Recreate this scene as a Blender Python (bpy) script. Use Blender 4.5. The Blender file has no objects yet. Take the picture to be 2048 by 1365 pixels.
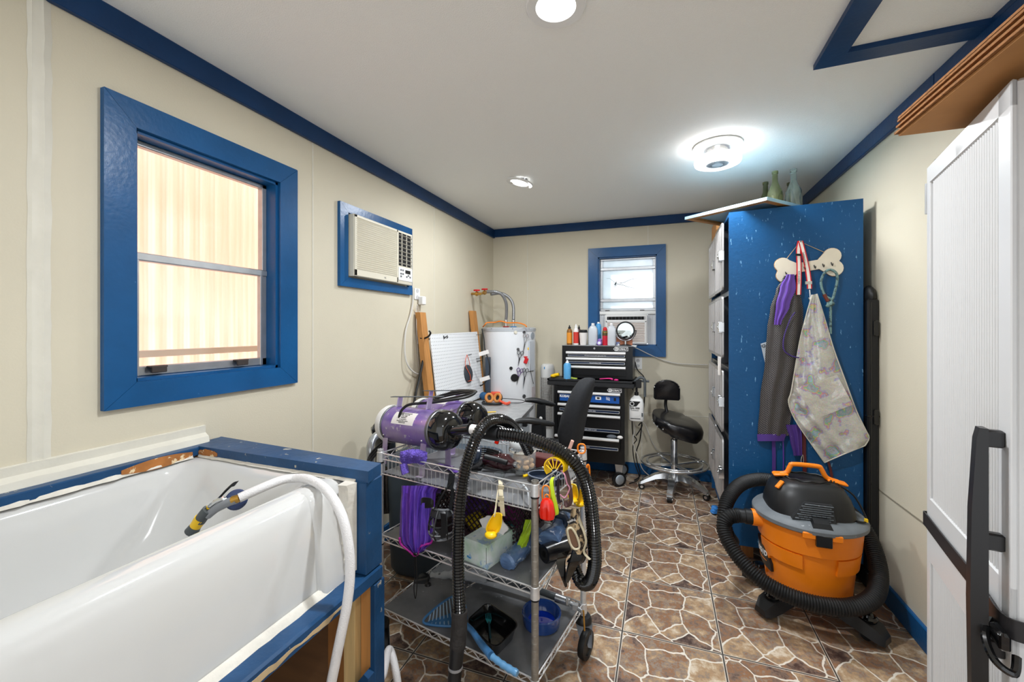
import bpy, bmesh, math, random
from mathutils import Vector as V, Matrix
random.seed(7)
SC = bpy.context.scene
COL = SC.collection
PI = math.pi

# ------------------------------------------------------------------ camera, world, lights, exposure
FPX, CX, CY = 842.0, 1024.0, 657.0          # focal length and principal point of the 2048x1365 frame, pixels
YAW = math.atan(301 / FPX)                  # the room's long axis runs 19.7 degrees right of the view axis
CAMH = 1.40
CT, ST = math.cos(YAW), math.sin(YAW)
cam_d = bpy.data.cameras.new('camera'); cam = bpy.data.objects.new('camera', cam_d); COL.objects.link(cam)
cam.location = (0, 0, CAMH); cam.rotation_euler = (PI / 2, 0, YAW)
cam_d.sensor_width = 36.0; cam_d.lens = 36.0 * FPX / 2048; cam_d.shift_y = -(682.5 - CY) / 2048
cam_d.clip_start = 0.02
SC.camera = cam
SC.view_settings.view_transform = 'Standard'; SC.view_settings.look = 'None'
SC.view_settings.exposure = 0.22; SC.view_settings.gamma = 1.0; SC.view_settings.use_curve_mapping = False

w = bpy.data.worlds.new('daylight'); SC.world = w; w.use_nodes = True
w.node_tree.nodes['Background'].inputs[0].default_value = (0.93, 0.965, 1.0, 1)
w.node_tree.nodes['Background'].inputs[1].default_value = 1.3

def area(name, loc, size, power, color=(1, 1, 1), rot=(0, 0, 0), shape='DISK'):
    d = bpy.data.lights.new(name, 'AREA'); d.shape = shape; d.size = size; d.energy = power; d.color = color
    o = bpy.data.objects.new(name, d); o.location = loc; o.rotation_euler = rot; COL.objects.link(o); return o
sun_d = bpy.data.lights.new('sun', 'SUN'); sun_d.energy = 9.5; sun_d.angle = math.radians(1.5); sun_d.color = (1, .96, .9)
sun = bpy.data.objects.new('sun', sun_d); COL.objects.link(sun); sun.location = (-6, 6, 8)
sun.rotation_euler = V((1.0, -0.35, -0.9)).to_track_quat('-Z', 'Y').to_euler()
COOL = (.93, .965, 1.0)
area('downlight_lamp_near', (-.33, 1.35, 2.43), .11, 26, COOL)
area('downlight_lamp_far', (-.965, 2.86, 2.425), .10, 15, COOL)
area('added_fill_behind_camera', (.45, -.35, 2.43), .11, 12, COOL)  # added fill light out of view, no ceiling fitting belongs to it
area('fan_light_lamp_down', (.30, 2.70, 2.335), .22, 15, COOL)
area('fan_light_lamp_up', (.30, 2.70, 2.395), .24, 1.5, COOL, (PI, 0, 0))

# ------------------------------------------------------------------ survey helpers: bearing of a point + one known distance
def ray(px, py):
    r = (px - CX) / FPX; return V((-ST + r * CT, CT + r * ST, (CY - py) / FPX))
def at(px, py, f): return V((0, 0, CAMH)) + ray(px, py) * f
def onX(px, py, x): d = ray(px, py); return V((0, 0, CAMH)) + d * (x / d.x)
def onY(px, py, y): d = ray(px, py); return V((0, 0, CAMH)) + d * (y / d.y)
def onZ(px, py, z): d = ray(px, py); return V((0, 0, CAMH)) + d * ((z - CAMH) / d.z)

# ------------------------------------------------------------------ materials
def srgb(c):
    if isinstance(c, str):
        c = [int(c[i:i + 2], 16) / 255 for i in (0, 2, 4)]
    return tuple(((x / 12.92) if x <= .04045 else ((x + .055) / 1.055) ** 2.4) for x in c[:3]) + (1,)
MATS = {}
def M(name, col, rough=.5, metal=0, var=0, vs=8, col2=None, bump=0, bs=60, trans=0, ior=1.45, alpha=1, emit=0,
      coat=0, wear=None, ws=14, wt=.62, stretch=(1, 1, 1), wstretch=None, spec=None):
    if name in MATS: return MATS[name]
    m = bpy.data.materials.new(name); m.use_nodes = True; nt = m.node_tree; N = nt.nodes; L = nt.links
    b = N['Principled BSDF']; c = srgb(col)
    b.inputs['Base Color'].default_value = c; b.inputs['Roughness'].default_value = rough
    b.inputs['Metallic'].default_value = metal; b.inputs['IOR'].default_value = ior
    b.inputs['Transmission Weight'].default_value = trans; b.inputs['Alpha'].default_value = alpha
    b.inputs['Coat Weight'].default_value = coat
    if spec is not None: b.inputs['Specular IOR Level'].default_value = spec
    if emit:
        b.inputs['Emission Color'].default_value = c; b.inputs['Emission Strength'].default_value = emit
    tc = N.new('ShaderNodeTexCoord')
    def mapped(st):
        mp = N.new('ShaderNodeMapping'); mp.inputs['Scale'].default_value = st; L.new(tc.outputs['Object'], mp.inputs[0]); return mp.outputs[0]
    co = mapped(stretch)
    last = None
    if var or col2:
        n = N.new('ShaderNodeTexNoise'); n.inputs['Scale'].default_value = vs; n.inputs['Detail'].default_value = 6; L.new(co, n.inputs['Vector'])
        r = N.new('ShaderNodeValToRGB'); r.color_ramp.elements[0].position = .3; r.color_ramp.elements[1].position = .7
        c2 = srgb(col2) if col2 else tuple(x * (1 - var) for x in c[:3]) + (1,)
        r.color_ramp.elements[0].color = c2; r.color_ramp.elements[1].color = c
        L.new(n.outputs[0], r.inputs[0]); last = r.outputs[0]
    if wear:
        n2 = N.new('ShaderNodeTexNoise'); n2.inputs['Scale'].default_value = ws; n2.inputs['Detail'].default_value = 9; n2.inputs['Roughness'].default_value = .65
        L.new(mapped(wstretch or stretch), n2.inputs['Vector'])
        r2 = N.new('ShaderNodeValToRGB'); r2.color_ramp.elements[0].position = wt; r2.color_ramp.elements[1].position = wt + .03
        r2.color_ramp.elements[0].color = (0, 0, 0, 1); r2.color_ramp.elements[1].color = (1, 1, 1, 1); L.new(n2.outputs[0], r2.inputs[0])
        mx = N.new('ShaderNodeMixRGB'); L.new(r2.outputs[0], mx.inputs[0])
        if last: L.new(last, mx.inputs[1])
        else: mx.inputs[1].default_value = c
        mx.inputs[2].default_value = srgb(wear); last = mx.outputs[0]
    if last: L.new(last, b.inputs['Base Color'])
    if bump:
        n3 = N.new('ShaderNodeTexNoise'); n3.inputs['Scale'].default_value = bs; n3.inputs['Detail'].default_value = 3; L.new(co, n3.inputs['Vector'])
        bp = N.new('ShaderNodeBump'); bp.inputs['Strength'].default_value = bump; bp.inputs['Distance'].default_value = .004
        L.new(n3.outputs[0], bp.inputs['Height']); L.new(bp.outputs[0], b.inputs['Normal'])
    MATS[name] = m; return m

wall_m = M('wall_panel', 'd4ccb7', .62, var=.07, vs=1.6, bump=.12, bs=160, wear='b9ab8d', ws=3.2, wt=.70)
ceil_m = M('ceiling_texture', 'f3f3ef', .75, bump=.55, bs=210)
blue = M('blue_paint', '17568c', .30, var=.25, vs=5, wear='5b87b4', ws=26, wt=.70, wstretch=(1, 1, 1), bump=.15, bs=60, spec=.35)
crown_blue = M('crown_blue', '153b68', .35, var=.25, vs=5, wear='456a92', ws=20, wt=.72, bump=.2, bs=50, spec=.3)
blue_ply = M('blue_painted_plywood', '134e7e', .40, var=.15, vs=3, wear='6d9fc6', ws=30, wt=.635, stretch=(1, 1, 1), wstretch=(2.4, 2.4, .7), bump=.3, bs=50, spec=.35)
blue_worn = M('blue_worn_board', '1f4a75', .4, var=.35, vs=9, wear='b9b3a2', ws=24, wt=.645, bump=.35, bs=40, spec=.35)
white_trim = M('white_trim', 'ddd9cc', .5, var=.08, vs=12, wear='b59d78', ws=20, wt=.70, bump=.2)
caulk_m = M('old_caulk', 'e2ddd2', .7, var=.12, vs=30, wear='8f6b46', ws=26, wt=.66, bump=.6, bs=60)
tub_m = M('tub_enamel', 'cfcfcd', .10, var=.02, vs=3, coat=.3)
alu = M('aluminium', 'b9bbbd', .35, .8, var=.15, vs=20)
pull_m = M('drawer_pull_silver', 'e9e9e9', .45, .35)
alu_dk = M('dark_clip', '3b3431', .5)
chrome = M('chrome', 'd8dadc', .14, .9)
wire_m = M('wire_zinc', 'e2e3e4', .33, .6, var=.18, vs=30)
steel = M('brushed_steel', 'c6c3c1', .36, .7, var=.18, vs=9, stretch=(1, 1, .08))
steel_dk = M('steel_divider', '77797d', .35, .9)
blk = M('black_plastic', '17181a', .42, var=.1)
blk_gloss = M('black_gloss', '0b0b0c', .12, coat=.5)
blk_leather = M('black_leather', '0e0e12', .28, bump=.15, bs=90, coat=.2)
blk_paint = M('black_powdercoat', '0c0d0f', .28, bump=.05, bs=200)
blk_fabric = M('black_fabric', '24262a', .9, bump=.5, bs=260, var=.25, vs=60)
blk_mesh = M('black_mesh_cloth', '26242a', .7, wear='a9a6a4', ws=210, wt=.60)
rubber = M('black_rubber', '101112', .5)
grey_dk = M('grey_plastic', '4f5559', .5, var=.1, vs=30)
grey_lid = M('dusty_grey_plastic', '6c7277', .5, var=.25, vs=14, wear='a2a5a8', ws=40, wt=.66)
bin_m = M('bin_blue_grey', '3c4a57', .5, var=.12, vs=5, wear='8492a0', ws=60, wt=.76)
orange = M('orange_plastic', 'f08212', .36, var=.05, vs=5)
wh_pl = M('white_plastic', 'e6e6e4', .35)
wh_warm = M('cream_plastic', 'ded8c6', .42)
wh_cab = M('white_cabinet', 'd0d0d0', .3)
heater_m = M('heater_enamel', 'e3e5e8', .3, wear='c0c2c6', ws=12, wt=.74)
wood_post = M('pine_stud', 'c58a4c', .6, var=.25, vs=4, stretch=(14, 14, 1), wear='8e5a2a', ws=5, wt=.70, wstretch=(4, 4, 1))
wood_pale = M('pale_pine', 'd9b981', .6, var=.25, vs=4, stretch=(14, 14, 1), wear='4f3418', ws=5, wt=.72, wstretch=(3, 3, 1))
wood_dk = M('stained_pine', 'a06a35', .6, var=.4, vs=3, stretch=(10, 10, 1))
ply_dk = M('dark_plywood', '6b4a2c', .8, var=.4, vs=3, stretch=(1, 1, 6))
cardb = M('cardboard', 'b8834d', .8, var=.12, vs=20, bump=.1)
cardb_edge = M('cardboard_edge', '9a6533', .85, var=.5, vs=120, stretch=(1, 1, 3))
purple = M('purple_metal', '7a55bb', .28, .6, col2='a596c0', vs=8, wear='cbc4d6', ws=30, wt=.60)
purple_leg = M('lilac_dusty_metal', 'cdc3d3', .5, .2, col2='a48fbd', vs=12)
lilac_cloth = M('purple_terry', '7660c8', .95, bump=1, bs=220, var=.3, vs=60)
mesh_purple = M('purple_mesh_fabric', '6e52cf', .45, alpha=.8, col2='8347bd', vs=6, stretch=(5, 5, .6))
magenta = M('magenta_trim', 'a81f8c', .6, alpha=.95)
mat_liner = M('shelf_liner', '77787a', .3, col2='55575b', vs=8, wear='a5a7a9', ws=26, wt=.66)
yellow = M('yellow_plastic', 'f2c416', .35)
red_pl = M('red_gloss', 'e2210f', .15, coat=.5)
red_m = M('red_matte', 'c4141c', .5)
lime = M('lime_webbing', 'b9cf22', .6)
brownw = M('brown_webbing', '5d4140', .7, var=.3, vs=40)
beige = M('beige_webbing', 'cfc4a8', .7)
plaid = M('plaid_cloth', 'c9b08a', .8, wear='3c342e', ws=22, wt=.55)
brass = M('brass', 'c79a4a', .3, .9)
glass_green = M('bottle_glass_green', 'b9be8c', .03, trans=.9, ior=1.5)
glass_dark = M('bottle_glass_olive', '7d7f45', .05, trans=.8, ior=1.5)
glass_clear = M('bottle_glass_clear', 'edf6f1', .03, trans=.95, ior=1.5)
pane_m = M('window_glass', 'f4f8fb', .02, trans=1, ior=1.05, alpha=.35)
clear_pl = M('clear_plastic', 'eef2f4', .08, trans=.95, ior=1.2)
milky = M('milky_plastic', 'dfe4ea', .3, trans=.3)
bowl_blue = M('blue_ceramic', '20407f', .12, coat=.5, var=.2)
scoop_blue = M('blue_scoop_plastic', '386a98', .35)
peg_m = M('pegboard_white', 'e8e8e6', .4)
desk_m = M('desk_laminate', 'a9aaaa', .35, col2='8f9192', vs=22)
dark_hole = M('dark_opening', '050505', .8)
blue_label = M('blue_label', '14509f', .4)
blue_deep = M('navy_label', '10233f', .4)
label_w = M('white_label', 'e4e0dc', .5)
print_w = M('white_print', 'f0f0f0', .4)
print_k = M('black_print', '111111', .5)
print_b = M('blue_print', '0d8fd0', .5)
bag_m = M('blue_poly_bag', '7394c2', .12, alpha=.75, bump=1, bs=30, coat=.5, col2='4a628a', vs=14, stretch=(1, 1, 3), wear='dbe5f2', ws=22, wt=.60)
green_bag = M('green_poly_bag', 'a0bf2c', .2, bump=.8, bs=20)
black_bag = M('black_bag', '0b0c0f', .18, bump=1, bs=18, coat=.4)
hose_w = M('white_braided_hose', 'e2e0e0', .35, bump=.5, bs=300)
cable_w = M('white_cable', 'cfccc6', .5)
cable_k = M('black_cable', '0f0f10', .45)
navy_cloth = M('purple_print_cloth', '4b2f7e', .7, wear='c3bdd6', ws=16, wt=.64)
pet_treat = M('biscuit', 'e3b67e', .8, bump=.5, bs=60, var=.2, vs=60)
fluor = M('lamp_diffuser', 'ffffff', .5, emit=6)

def floor_material():
    m = bpy.data.materials.new('stone_print_tile'); m.use_nodes = True; nt = m.node_tree; N = nt.nodes; L = nt.links
    b = N['Principled BSDF']; b.inputs['Roughness'].default_value = .30; b.inputs['Specular IOR Level'].default_value = .35
    g = N.new('ShaderNodeNewGeometry'); sep = N.new('ShaderNodeSeparateXYZ'); L.new(g.outputs['Position'], sep.inputs[0])
    def mth(op, a, c=None, v=None):
        n = N.new('ShaderNodeMath'); n.operation = op
        if isinstance(a, (int, float)): n.inputs[0].default_value = a
        else: L.new(a, n.inputs[0])
        if c is not None:
            if isinstance(c, (int, float)): n.inputs[1].default_value = c
            else: L.new(c, n.inputs[1])
        return n.outputs[0]
    u = mth('DIVIDE', mth('ADD', sep.outputs[0], .175 + 418e-3 * 8), .418)
    v = mth('DIVIDE', mth('ADD', sep.outputs[1], -2.004 + .44 * 8), .44)
    fu, fv = mth('FRACT', u), mth('FRACT', v); iu, iv = mth('FLOOR', u), mth('FLOOR', v)
    cmb = N.new('ShaderNodeCombineXYZ'); L.new(fu, cmb.inputs[0]); L.new(fv, cmb.inputs[1])
    wn = N.new('ShaderNodeTexNoise'); wn.inputs['Scale'].default_value = 4.5; wn.inputs['Detail'].default_value = 3; L.new(cmb.outputs[0], wn.inputs['Vector'])
    mix = N.new('ShaderNodeMixRGB'); mix.blend_type = 'ADD'; mix.inputs[0].default_value = .13; L.new(cmb.outputs[0], mix.inputs[1]); L.new(wn.outputs['Color'], mix.inputs[2])
    def vor(feat):
        n = N.new('ShaderNodeTexVoronoi'); n.voronoi_dimensions = '2D'; n.feature = feat; n.inputs['Scale'].default_value = 3.0; n.inputs['Randomness'].default_value = .9
        L.new(mix.outputs[0], n.inputs['Vector']); return n
    ve, vc = vor('DISTANCE_TO_EDGE'), vor('F1')
    vein = N.new('ShaderNodeValToRGB'); vein.color_ramp.elements[0].position = .020; vein.color_ramp.elements[1].position = .032
    vein.color_ramp.elements[0].color = (1, 1, 1, 1); vein.color_ramp.elements[1].color = (0, 0, 0, 1); L.new(ve.outputs['Distance'], vein.inputs[0])
    # stone colours: cell colour shifted per tile, clouds of rust and grey
    cs = N.new('ShaderNodeSeparateXYZ'); L.new(vc.outputs['Color'], cs.inputs[0])
    tid = N.new('ShaderNodeTexWhiteNoise'); tid.noise_dimensions = '2D'
    tc = N.new('ShaderNodeCombineXYZ'); L.new(iu, tc.inputs[0]); L.new(iv, tc.inputs[1]); L.new(tc.outputs[0], tid.inputs['Vector'])
    nz = N.new('ShaderNodeTexNoise'); nz.inputs['Scale'].default_value = 15; nz.inputs['Detail'].default_value = 10; nz.inputs['Roughness'].default_value = .7; L.new(g.outputs['Position'], nz.inputs['Vector'])
    t = mth('ADD', mth('MULTIPLY', cs.outputs[0], .52), mth('MULTIPLY', tid.outputs[0], .13))
    t = mth('ADD', t, mth('MULTIPLY', mth('SUBTRACT', nz.outputs[0], .5), 2.0)); t = mth('ADD', t, .16)
    r = N.new('ShaderNodeValToRGB'); e = r.color_ramp.elements
    e[0].position = 0; e[0].color = srgb('3a2d2a'); e[1].position = 1; e[1].color = srgb('cdbfab')
    for p, c in ((.2, '56453f'), (.36, '7d6a5d'), (.47, '8f6544'), (.56, '857a70'), (.68, 'a18363'), (.84, 'b39d82')):
        x = e.new(p); x.color = srgb(c)
    L.new(t, r.inputs[0])
    mv = N.new('ShaderNodeMixRGB'); L.new(vein.outputs[0], mv.inputs[0]); L.new(r.outputs[0], mv.inputs[1]); mv.inputs[2].default_value = srgb('d6cfc2')
    # tile joint: dark line with pale shoulders
    def edge(x): return mth('MINIMUM', x, mth('SUBTRACT', 1, x))
    d = mth('MINIMUM', edge(fu), edge(fv))
    j1 = mth('LESS_THAN', d, .014); j2 = mth('LESS_THAN', d, .0075)
    m1 = N.new('ShaderNodeMixRGB'); L.new(j1, m1.inputs[0]); L.new(mv.outputs[0], m1.inputs[1]); m1.inputs[2].default_value = srgb('c9c1b4')
    m2 = N.new('ShaderNodeMixRGB'); L.new(j2, m2.inputs[0]); L.new(m1.outputs[0], m2.inputs[1]); m2.inputs[2].default_value = srgb('4a4642')
    L.new(m2.outputs[0], b.inputs['Base Color'])
    bp = N.new('ShaderNodeBump'); bp.inputs['Strength'].default_value = .5; bp.inputs['Distance'].default_value = .003
    L.new(mth('MINIMUM', d, .012), bp.inputs['Height'])
    bp2 = N.new('ShaderNodeBump'); bp2.inputs['Strength'].default_value = .25; bp2.inputs['Distance'].default_value = .004; L.new(nz.outputs[0], bp2.inputs['Height'])
    L.new(bp2.outputs[0], b.inputs['Normal'])
    return m
floor_m = floor_material()

def holo_material():
    m = bpy.data.materials.new('holographic_vinyl'); m.use_nodes = True; nt = m.node_tree; N = nt.nodes; L = nt.links
    b = N['Principled BSDF']; b.inputs['Roughness'].default_value = .10; b.inputs['Metallic'].default_value = .2; b.inputs['Alpha'].default_value = .60; b.inputs['Coat Weight'].default_value = .6
    tc = N.new('ShaderNodeTexCoord')
    vo = N.new('ShaderNodeTexVoronoi'); vo.inputs['Scale'].default_value = 260; L.new(tc.outputs['Object'], vo.inputs['Vector'])
    n = N.new('ShaderNodeTexNoise'); n.inputs['Scale'].default_value = 11; n.inputs['Detail'].default_value = 4; L.new(tc.outputs['Object'], n.inputs['Vector'])
    r = N.new('ShaderNodeValToRGB'); e = r.color_ramp.elements; e[0].position = .3; e[0].color = srgb('8d9099'); e[1].position = .68; e[1].color = srgb('efeadd')
    for p, c in ((.36, 'c9cbd2'), (.39, '8fbfd8'), (.405, '9fe095'), (.42, 'f0dc8c'), (.435, 'ec96b2'), (.45, 'b8b3e8'), (.48, 'e6e3d9')):
        x = e.new(p); x.color = srgb(c)
    L.new(n.outputs[0], r.inputs[0])
    mx = N.new('ShaderNodeMixRGB'); mx.inputs[0].default_value = .18; L.new(r.outputs[0], mx.inputs[1]); L.new(vo.outputs['Color'], mx.inputs[2])
    L.new(mx.outputs[0], b.inputs['Base Color'])
    bp = N.new('ShaderNodeBump'); bp.inputs['Strength'].default_value = 1; bp.inputs['Distance'].default_value = .02; L.new(n.outputs[0], bp.inputs['Height']); L.new(bp.outputs[0], b.inputs['Normal'])
    return m
holo = holo_material()

def peg_material():
    # white hardboard with a regular grid of dark peg holes
    m = bpy.data.materials.new('pegboard_holes'); m.use_nodes = True; nt = m.node_tree; N = nt.nodes; L = nt.links
    b = N['Principled BSDF']; b.inputs['Roughness'].default_value = .35
    g = N.new('ShaderNodeNewGeometry'); sep = N.new('ShaderNodeSeparateXYZ'); L.new(g.outputs['Position'], sep.inputs[0])
    def fr(o):
        a = N.new('ShaderNodeMath'); a.operation = 'DIVIDE'; L.new(o, a.inputs[0]); a.inputs[1].default_value = .0262
        f = N.new('ShaderNodeMath'); f.operation = 'FRACT'; L.new(a.outputs[0], f.inputs[0])
        s = N.new('ShaderNodeMath'); s.operation = 'SUBTRACT'; L.new(f.outputs[0], s.inputs[0]); s.inputs[1].default_value = .5; return s.outputs[0]
    c = N.new('ShaderNodeCombineXYZ'); L.new(fr(sep.outputs[1]), c.inputs[0]); L.new(fr(sep.outputs[2]), c.inputs[1])
    ln = N.new('ShaderNodeVectorMath'); ln.operation = 'LENGTH'; L.new(c.outputs[0], ln.inputs[0])
    lt = N.new('ShaderNodeMath'); lt.operation = 'LESS_THAN'; L.new(ln.outputs['Value'], lt.inputs[0]); lt.inputs[1].default_value = .12
    mx = N.new('ShaderNodeMixRGB'); L.new(lt.outputs[0], mx.inputs[0]); mx.inputs[1].default_value = srgb('e4e6e8'); mx.inputs[2].default_value = srgb('2c2f33')
    L.new(mx.outputs[0], b.inputs['Base Color']); return m
peg_holes = peg_material()
def dot_material(name, base, dot, pitch, rad, rough=.6):
    m = bpy.data.materials.new(name); m.use_nodes = True; nt = m.node_tree; N = nt.nodes; L = nt.links
    b = N['Principled BSDF']; b.inputs['Roughness'].default_value = rough
    tc = N.new('ShaderNodeTexCoord'); mp = N.new('ShaderNodeMapping'); mp.inputs['Rotation'].default_value = (0, math.radians(45), 0); mp.inputs['Scale'].default_value = (1 / pitch,) * 3
    L.new(tc.outputs['Object'], mp.inputs[0]); sp_ = N.new('ShaderNodeVectorMath'); sp_.operation = 'FRACTION'; L.new(mp.outputs[0], sp_.inputs[0])
    sb_ = N.new('ShaderNodeVectorMath'); sb_.operation = 'SUBTRACT'; L.new(sp_.outputs[0], sb_.inputs[0]); sb_.inputs[1].default_value = (.5, .5, .5)
    ml = N.new('ShaderNodeVectorMath'); ml.operation = 'MULTIPLY'; L.new(sb_.outputs[0], ml.inputs[0]); ml.inputs[1].default_value = (1, 0, 1)
    ln = N.new('ShaderNodeVectorMath'); ln.operation = 'LENGTH'; L.new(ml.outputs[0], ln.inputs[0])
    lt = N.new('ShaderNodeMath'); lt.operation = 'LESS_THAN'; L.new(ln.outputs['Value'], lt.inputs[0]); lt.inputs[1].default_value = rad
    mx = N.new('ShaderNodeMixRGB'); L.new(lt.outputs[0], mx.inputs[0]); mx.inputs[1].default_value = srgb(base); mx.inputs[2].default_value = srgb(dot)
    L.new(mx.outputs[0], b.inputs['Base Color']); return m
smock_mesh = dot_material('smock_mesh', '131217', '8b8480', .0072, .25)

# ------------------------------------------------------------------ mesh builder
def catmull(P, sub, closed=False):
    P = [V(p) for p in P]; n = len(P)
    if n < 3 and not closed: return P
    out = []
    rng = n if closed else n - 1
    for i in range(rng):
        if closed: a, b_, c, d = P[(i - 1) % n], P[i], P[(i + 1) % n], P[(i + 2) % n]
        else: a, b_, c, d = P[max(i - 1, 0)], P[i], P[i + 1], P[min(i + 2, n - 1)]
        for k in range(sub):
            t = k / sub; t2, t3 = t * t, t * t * t
            out.append(.5 * ((2 * b_) + (c - a) * t + (2 * a - 5 * b_ + 4 * c - d) * t2 + (3 * b_ - a - 3 * c + d) * t3))
    if not closed: out.append(P[-1])
    return out
def resample(P, step):
    out = [P[0]]; acc = 0
    for a, b_ in zip(P, P[1:]):
        d = (b_ - a).length; 
        while acc + d >= step and d > 1e-9:
            t = (step - acc) / d; a = a.lerp(b_, t); out.append(a.copy()); d = (b_ - a).length; acc = 0
        acc += d
    return out

class B:
    def __init__(s, T=None): s.bm = bmesh.new(); s.T = T
    def v(s, p):
        p = V(p); return s.bm.verts.new(s.T @ p if s.T else p)
    def f(s, vs):
        try: return s.bm.faces.new(vs)
        except ValueError: return None
    def hexa(s, lo, hi):                      # two loops of the same length -> solid
        a = [s.v(p) for p in lo]; b_ = [s.v(p) for p in hi]; n = len(a)
        s.f(a[::-1]); s.f(b_)
        for i in range(n): s.f([a[i], a[(i + 1) % n], b_[(i + 1) % n], b_[i]])
        return s
    def box(s, c, d, rz=0, rx=0, ry=0, bev=0):
        R = Matrix.Rotation(rz, 3, 'Z') @ Matrix.Rotation(ry, 3, 'Y') @ Matrix.Rotation(rx, 3, 'X')
        x, y, z = (k / 2 for k in d); c = V(c)
        if bev > 0:
            bev = min(bev, x * .95, y * .95, z * .95); L = []
            for zz, k in ((-z, bev), (-z + bev, 0), (z - bev, 0), (z, bev)):
                X, Y = x - k, y - k; q = bev * .6 if k == 0 else bev * .3
                L.append([c + R @ V(p + (zz,)) for p in ((-X + q, -Y), (X - q, -Y), (X, -Y + q), (X, Y - q), (X - q, Y), (-X + q, Y), (-X, Y - q), (-X, -Y + q))])
            return s.loft(L)
        lo = [c + R @ V(p + (-z,)) for p in ((-x, -y), (x, -y), (x, y), (-x, y))]
        hi = [c + R @ V(p + (z,)) for p in ((-x, -y), (x, -y), (x, y), (-x, y))]
        return s.hexa(lo, hi)
    def bb(s, x0, x1, y0, y1, z0, z1, bev=0): return s.box(((x0 + x1) / 2, (y0 + y1) / 2, (z0 + z1) / 2), (abs(x1 - x0), abs(y1 - y0), abs(z1 - z0)), bev=bev)
    def loft(s, loops, caps=True, closed=True):
        R = [[s.v(p) for p in l] for l in loops]; n = len(R[0])
        for a, b_ in zip(R, R[1:]):
            for i in range(n if closed else n - 1): s.f([a[i], a[(i + 1) % n], b_[(i + 1) % n], b_[i]])
        if caps and closed: s.f(R[0][::-1]); s.f(R[-1])
        return s
    def lathe(s, prof, c, seg=24, axis=(0, 0, 1), sx=1, sy=1, caps=True, fn=None):
        q = V(axis).to_track_quat('Z', 'Y').to_matrix(); c = V(c); L = []
        for r, z in prof:
            r = max(r, 1e-4)
            L.append([c + q @ V((r * sx * math.cos(2 * PI * i / seg), r * sy * math.sin(2 * PI * i / seg), z)) for i in range(seg)])
        return s.loft(L, caps)
    def cyl(s, a, b_, r, r2=None, seg=16):
        a, b_ = V(a), V(b_); d = b_ - a
        return s.lathe([(r, 0), (r if r2 is None else r2, d.length)], a, seg, d)
    def ball(s, c, r, sc=(1, 1, 1), seg=16, rings=9, R=None):
        c = V(c); L = []
        for k in range(rings + 1):
            t = -PI / 2 + PI * k / rings; rr = max(math.cos(t), 1e-3)
            pts = [V((rr * math.cos(2 * PI * i / seg) * r * sc[0], rr * math.sin(2 * PI * i / seg) * r * sc[1], math.sin(t) * r * sc[2])) for i in range(seg)]
            L.append([c + (R @ p if R else p) for p in pts])
        return s.loft(L)
    def tube(s, pts, r, seg=8, sub=6, closed=False, rf=None, raw=False, flat=None):
        P = [V(p) for p in pts] if raw else catmull(pts, sub, closed)
        n = len(P); L = []; up = None
        for i in range(n):
            if closed: t = (P[(i + 1) % n] - P[i - 1])
            else: t = P[min(i + 1, n - 1)] - P[max(i - 1, 0)]
            if t.length < 1e-9: t = V((0, 0, 1))
            t.normalize()
            if up is None: up = t.orthogonal()
            up = (up - t * up.dot(t)); up = up.normalized() if up.length > 1e-6 else t.orthogonal().normalized()
            w_ = t.cross(up); rr = rf(i, n) * r if rf else r
            L.append([P[i] + (up * math.cos(2 * PI * k / seg) + w_ * math.sin(2 * PI * k / seg)) * rr for k in range(seg)])
        if closed: L.append(L[0]); return s.loft(L, caps=False)
        return s.loft(L)
    def bar(s, a, b_, r, seg=6): return s.tube([a, b_], r, seg, raw=True)
    def ridged(s, pts, r, pitch=.011, depth=.14, seg=18, sub=10):
        P = resample(catmull(pts, sub), pitch / 4)
        return s.tube(P, r, seg, raw=True, rf=lambda i, n: (1, 1 - depth * .5, 1 - depth, 1 - depth * .5)[i % 4])
    def ribbon(s, pts, w_, wd, t=.002, sub=6, wf=None):
        P = catmull(pts, sub); n = len(P); wd = V(wd).normalized(); L = []
        for i in range(n):
            tg = (P[min(i + 1, n - 1)] - P[max(i - 1, 0)]).normalized(); nr = tg.cross(wd)
            nr = nr.normalized() if nr.length > 1e-5 else V((0, 0, 1)); ww = w_ * (wf(i / (n - 1)) if wf else 1) / 2
            L.append([P[i] + wd * ww + nr * t / 2, P[i] - wd * ww + nr * t / 2, P[i] - wd * ww - nr * t / 2, P[i] + wd * ww - nr * t / 2])
        return s.loft(L)
    def prism(s, pts, d):
        d = V(d); return s.hexa([V(p) for p in pts], [V(p) + d for p in pts])
    def drape(s, rows, mp, nx=18, ny=22, front=None, back=None):
        # rows: (y, xl, xr) in outline units; mp(x, y, off) -> point; a closed pouch with rippled front
        ys = [r[0] for r in rows]; A = []; Bk = []
        for j in range(ny + 1):
            y = ys[0] + (ys[-1] - ys[0]) * j / ny
            k = max(i for i in range(len(rows) - 1) if rows[i][0] <= y + 1e-9); r0, r1 = rows[k], rows[k + 1]
            t = (y - r0[0]) / (r1[0] - r0[0]); t = t * t * (3 - 2 * t)
            xl, xr = r0[1] + (r1[1] - r0[1]) * t, r0[2] + (r1[2] - r0[2]) * t
            A.append([]); Bk.append([])
            for i in range(nx + 1):
                u = i / nx; x = xl + (xr - xl) * u
                A[-1].append(s.v(mp(x, y, front(u, j / ny)))); Bk[-1].append(s.v(mp(x, y, back(u, j / ny) if back else .004)))
        for G, flip in ((A, 0), (Bk, 1)):
            for j in range(ny):
                for i in range(nx):
                    q = [G[j][i], G[j + 1][i], G[j + 1][i + 1], G[j][i + 1]]; s.f(q[::-1] if flip else q)
        rim = [A[0][i] for i in range(nx + 1)] + [A[j][nx] for j in range(1, ny + 1)] + [A[ny][i] for i in range(nx - 1, -1, -1)] + [A[j][0] for j in range(ny - 1, 0, -1)]
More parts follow.
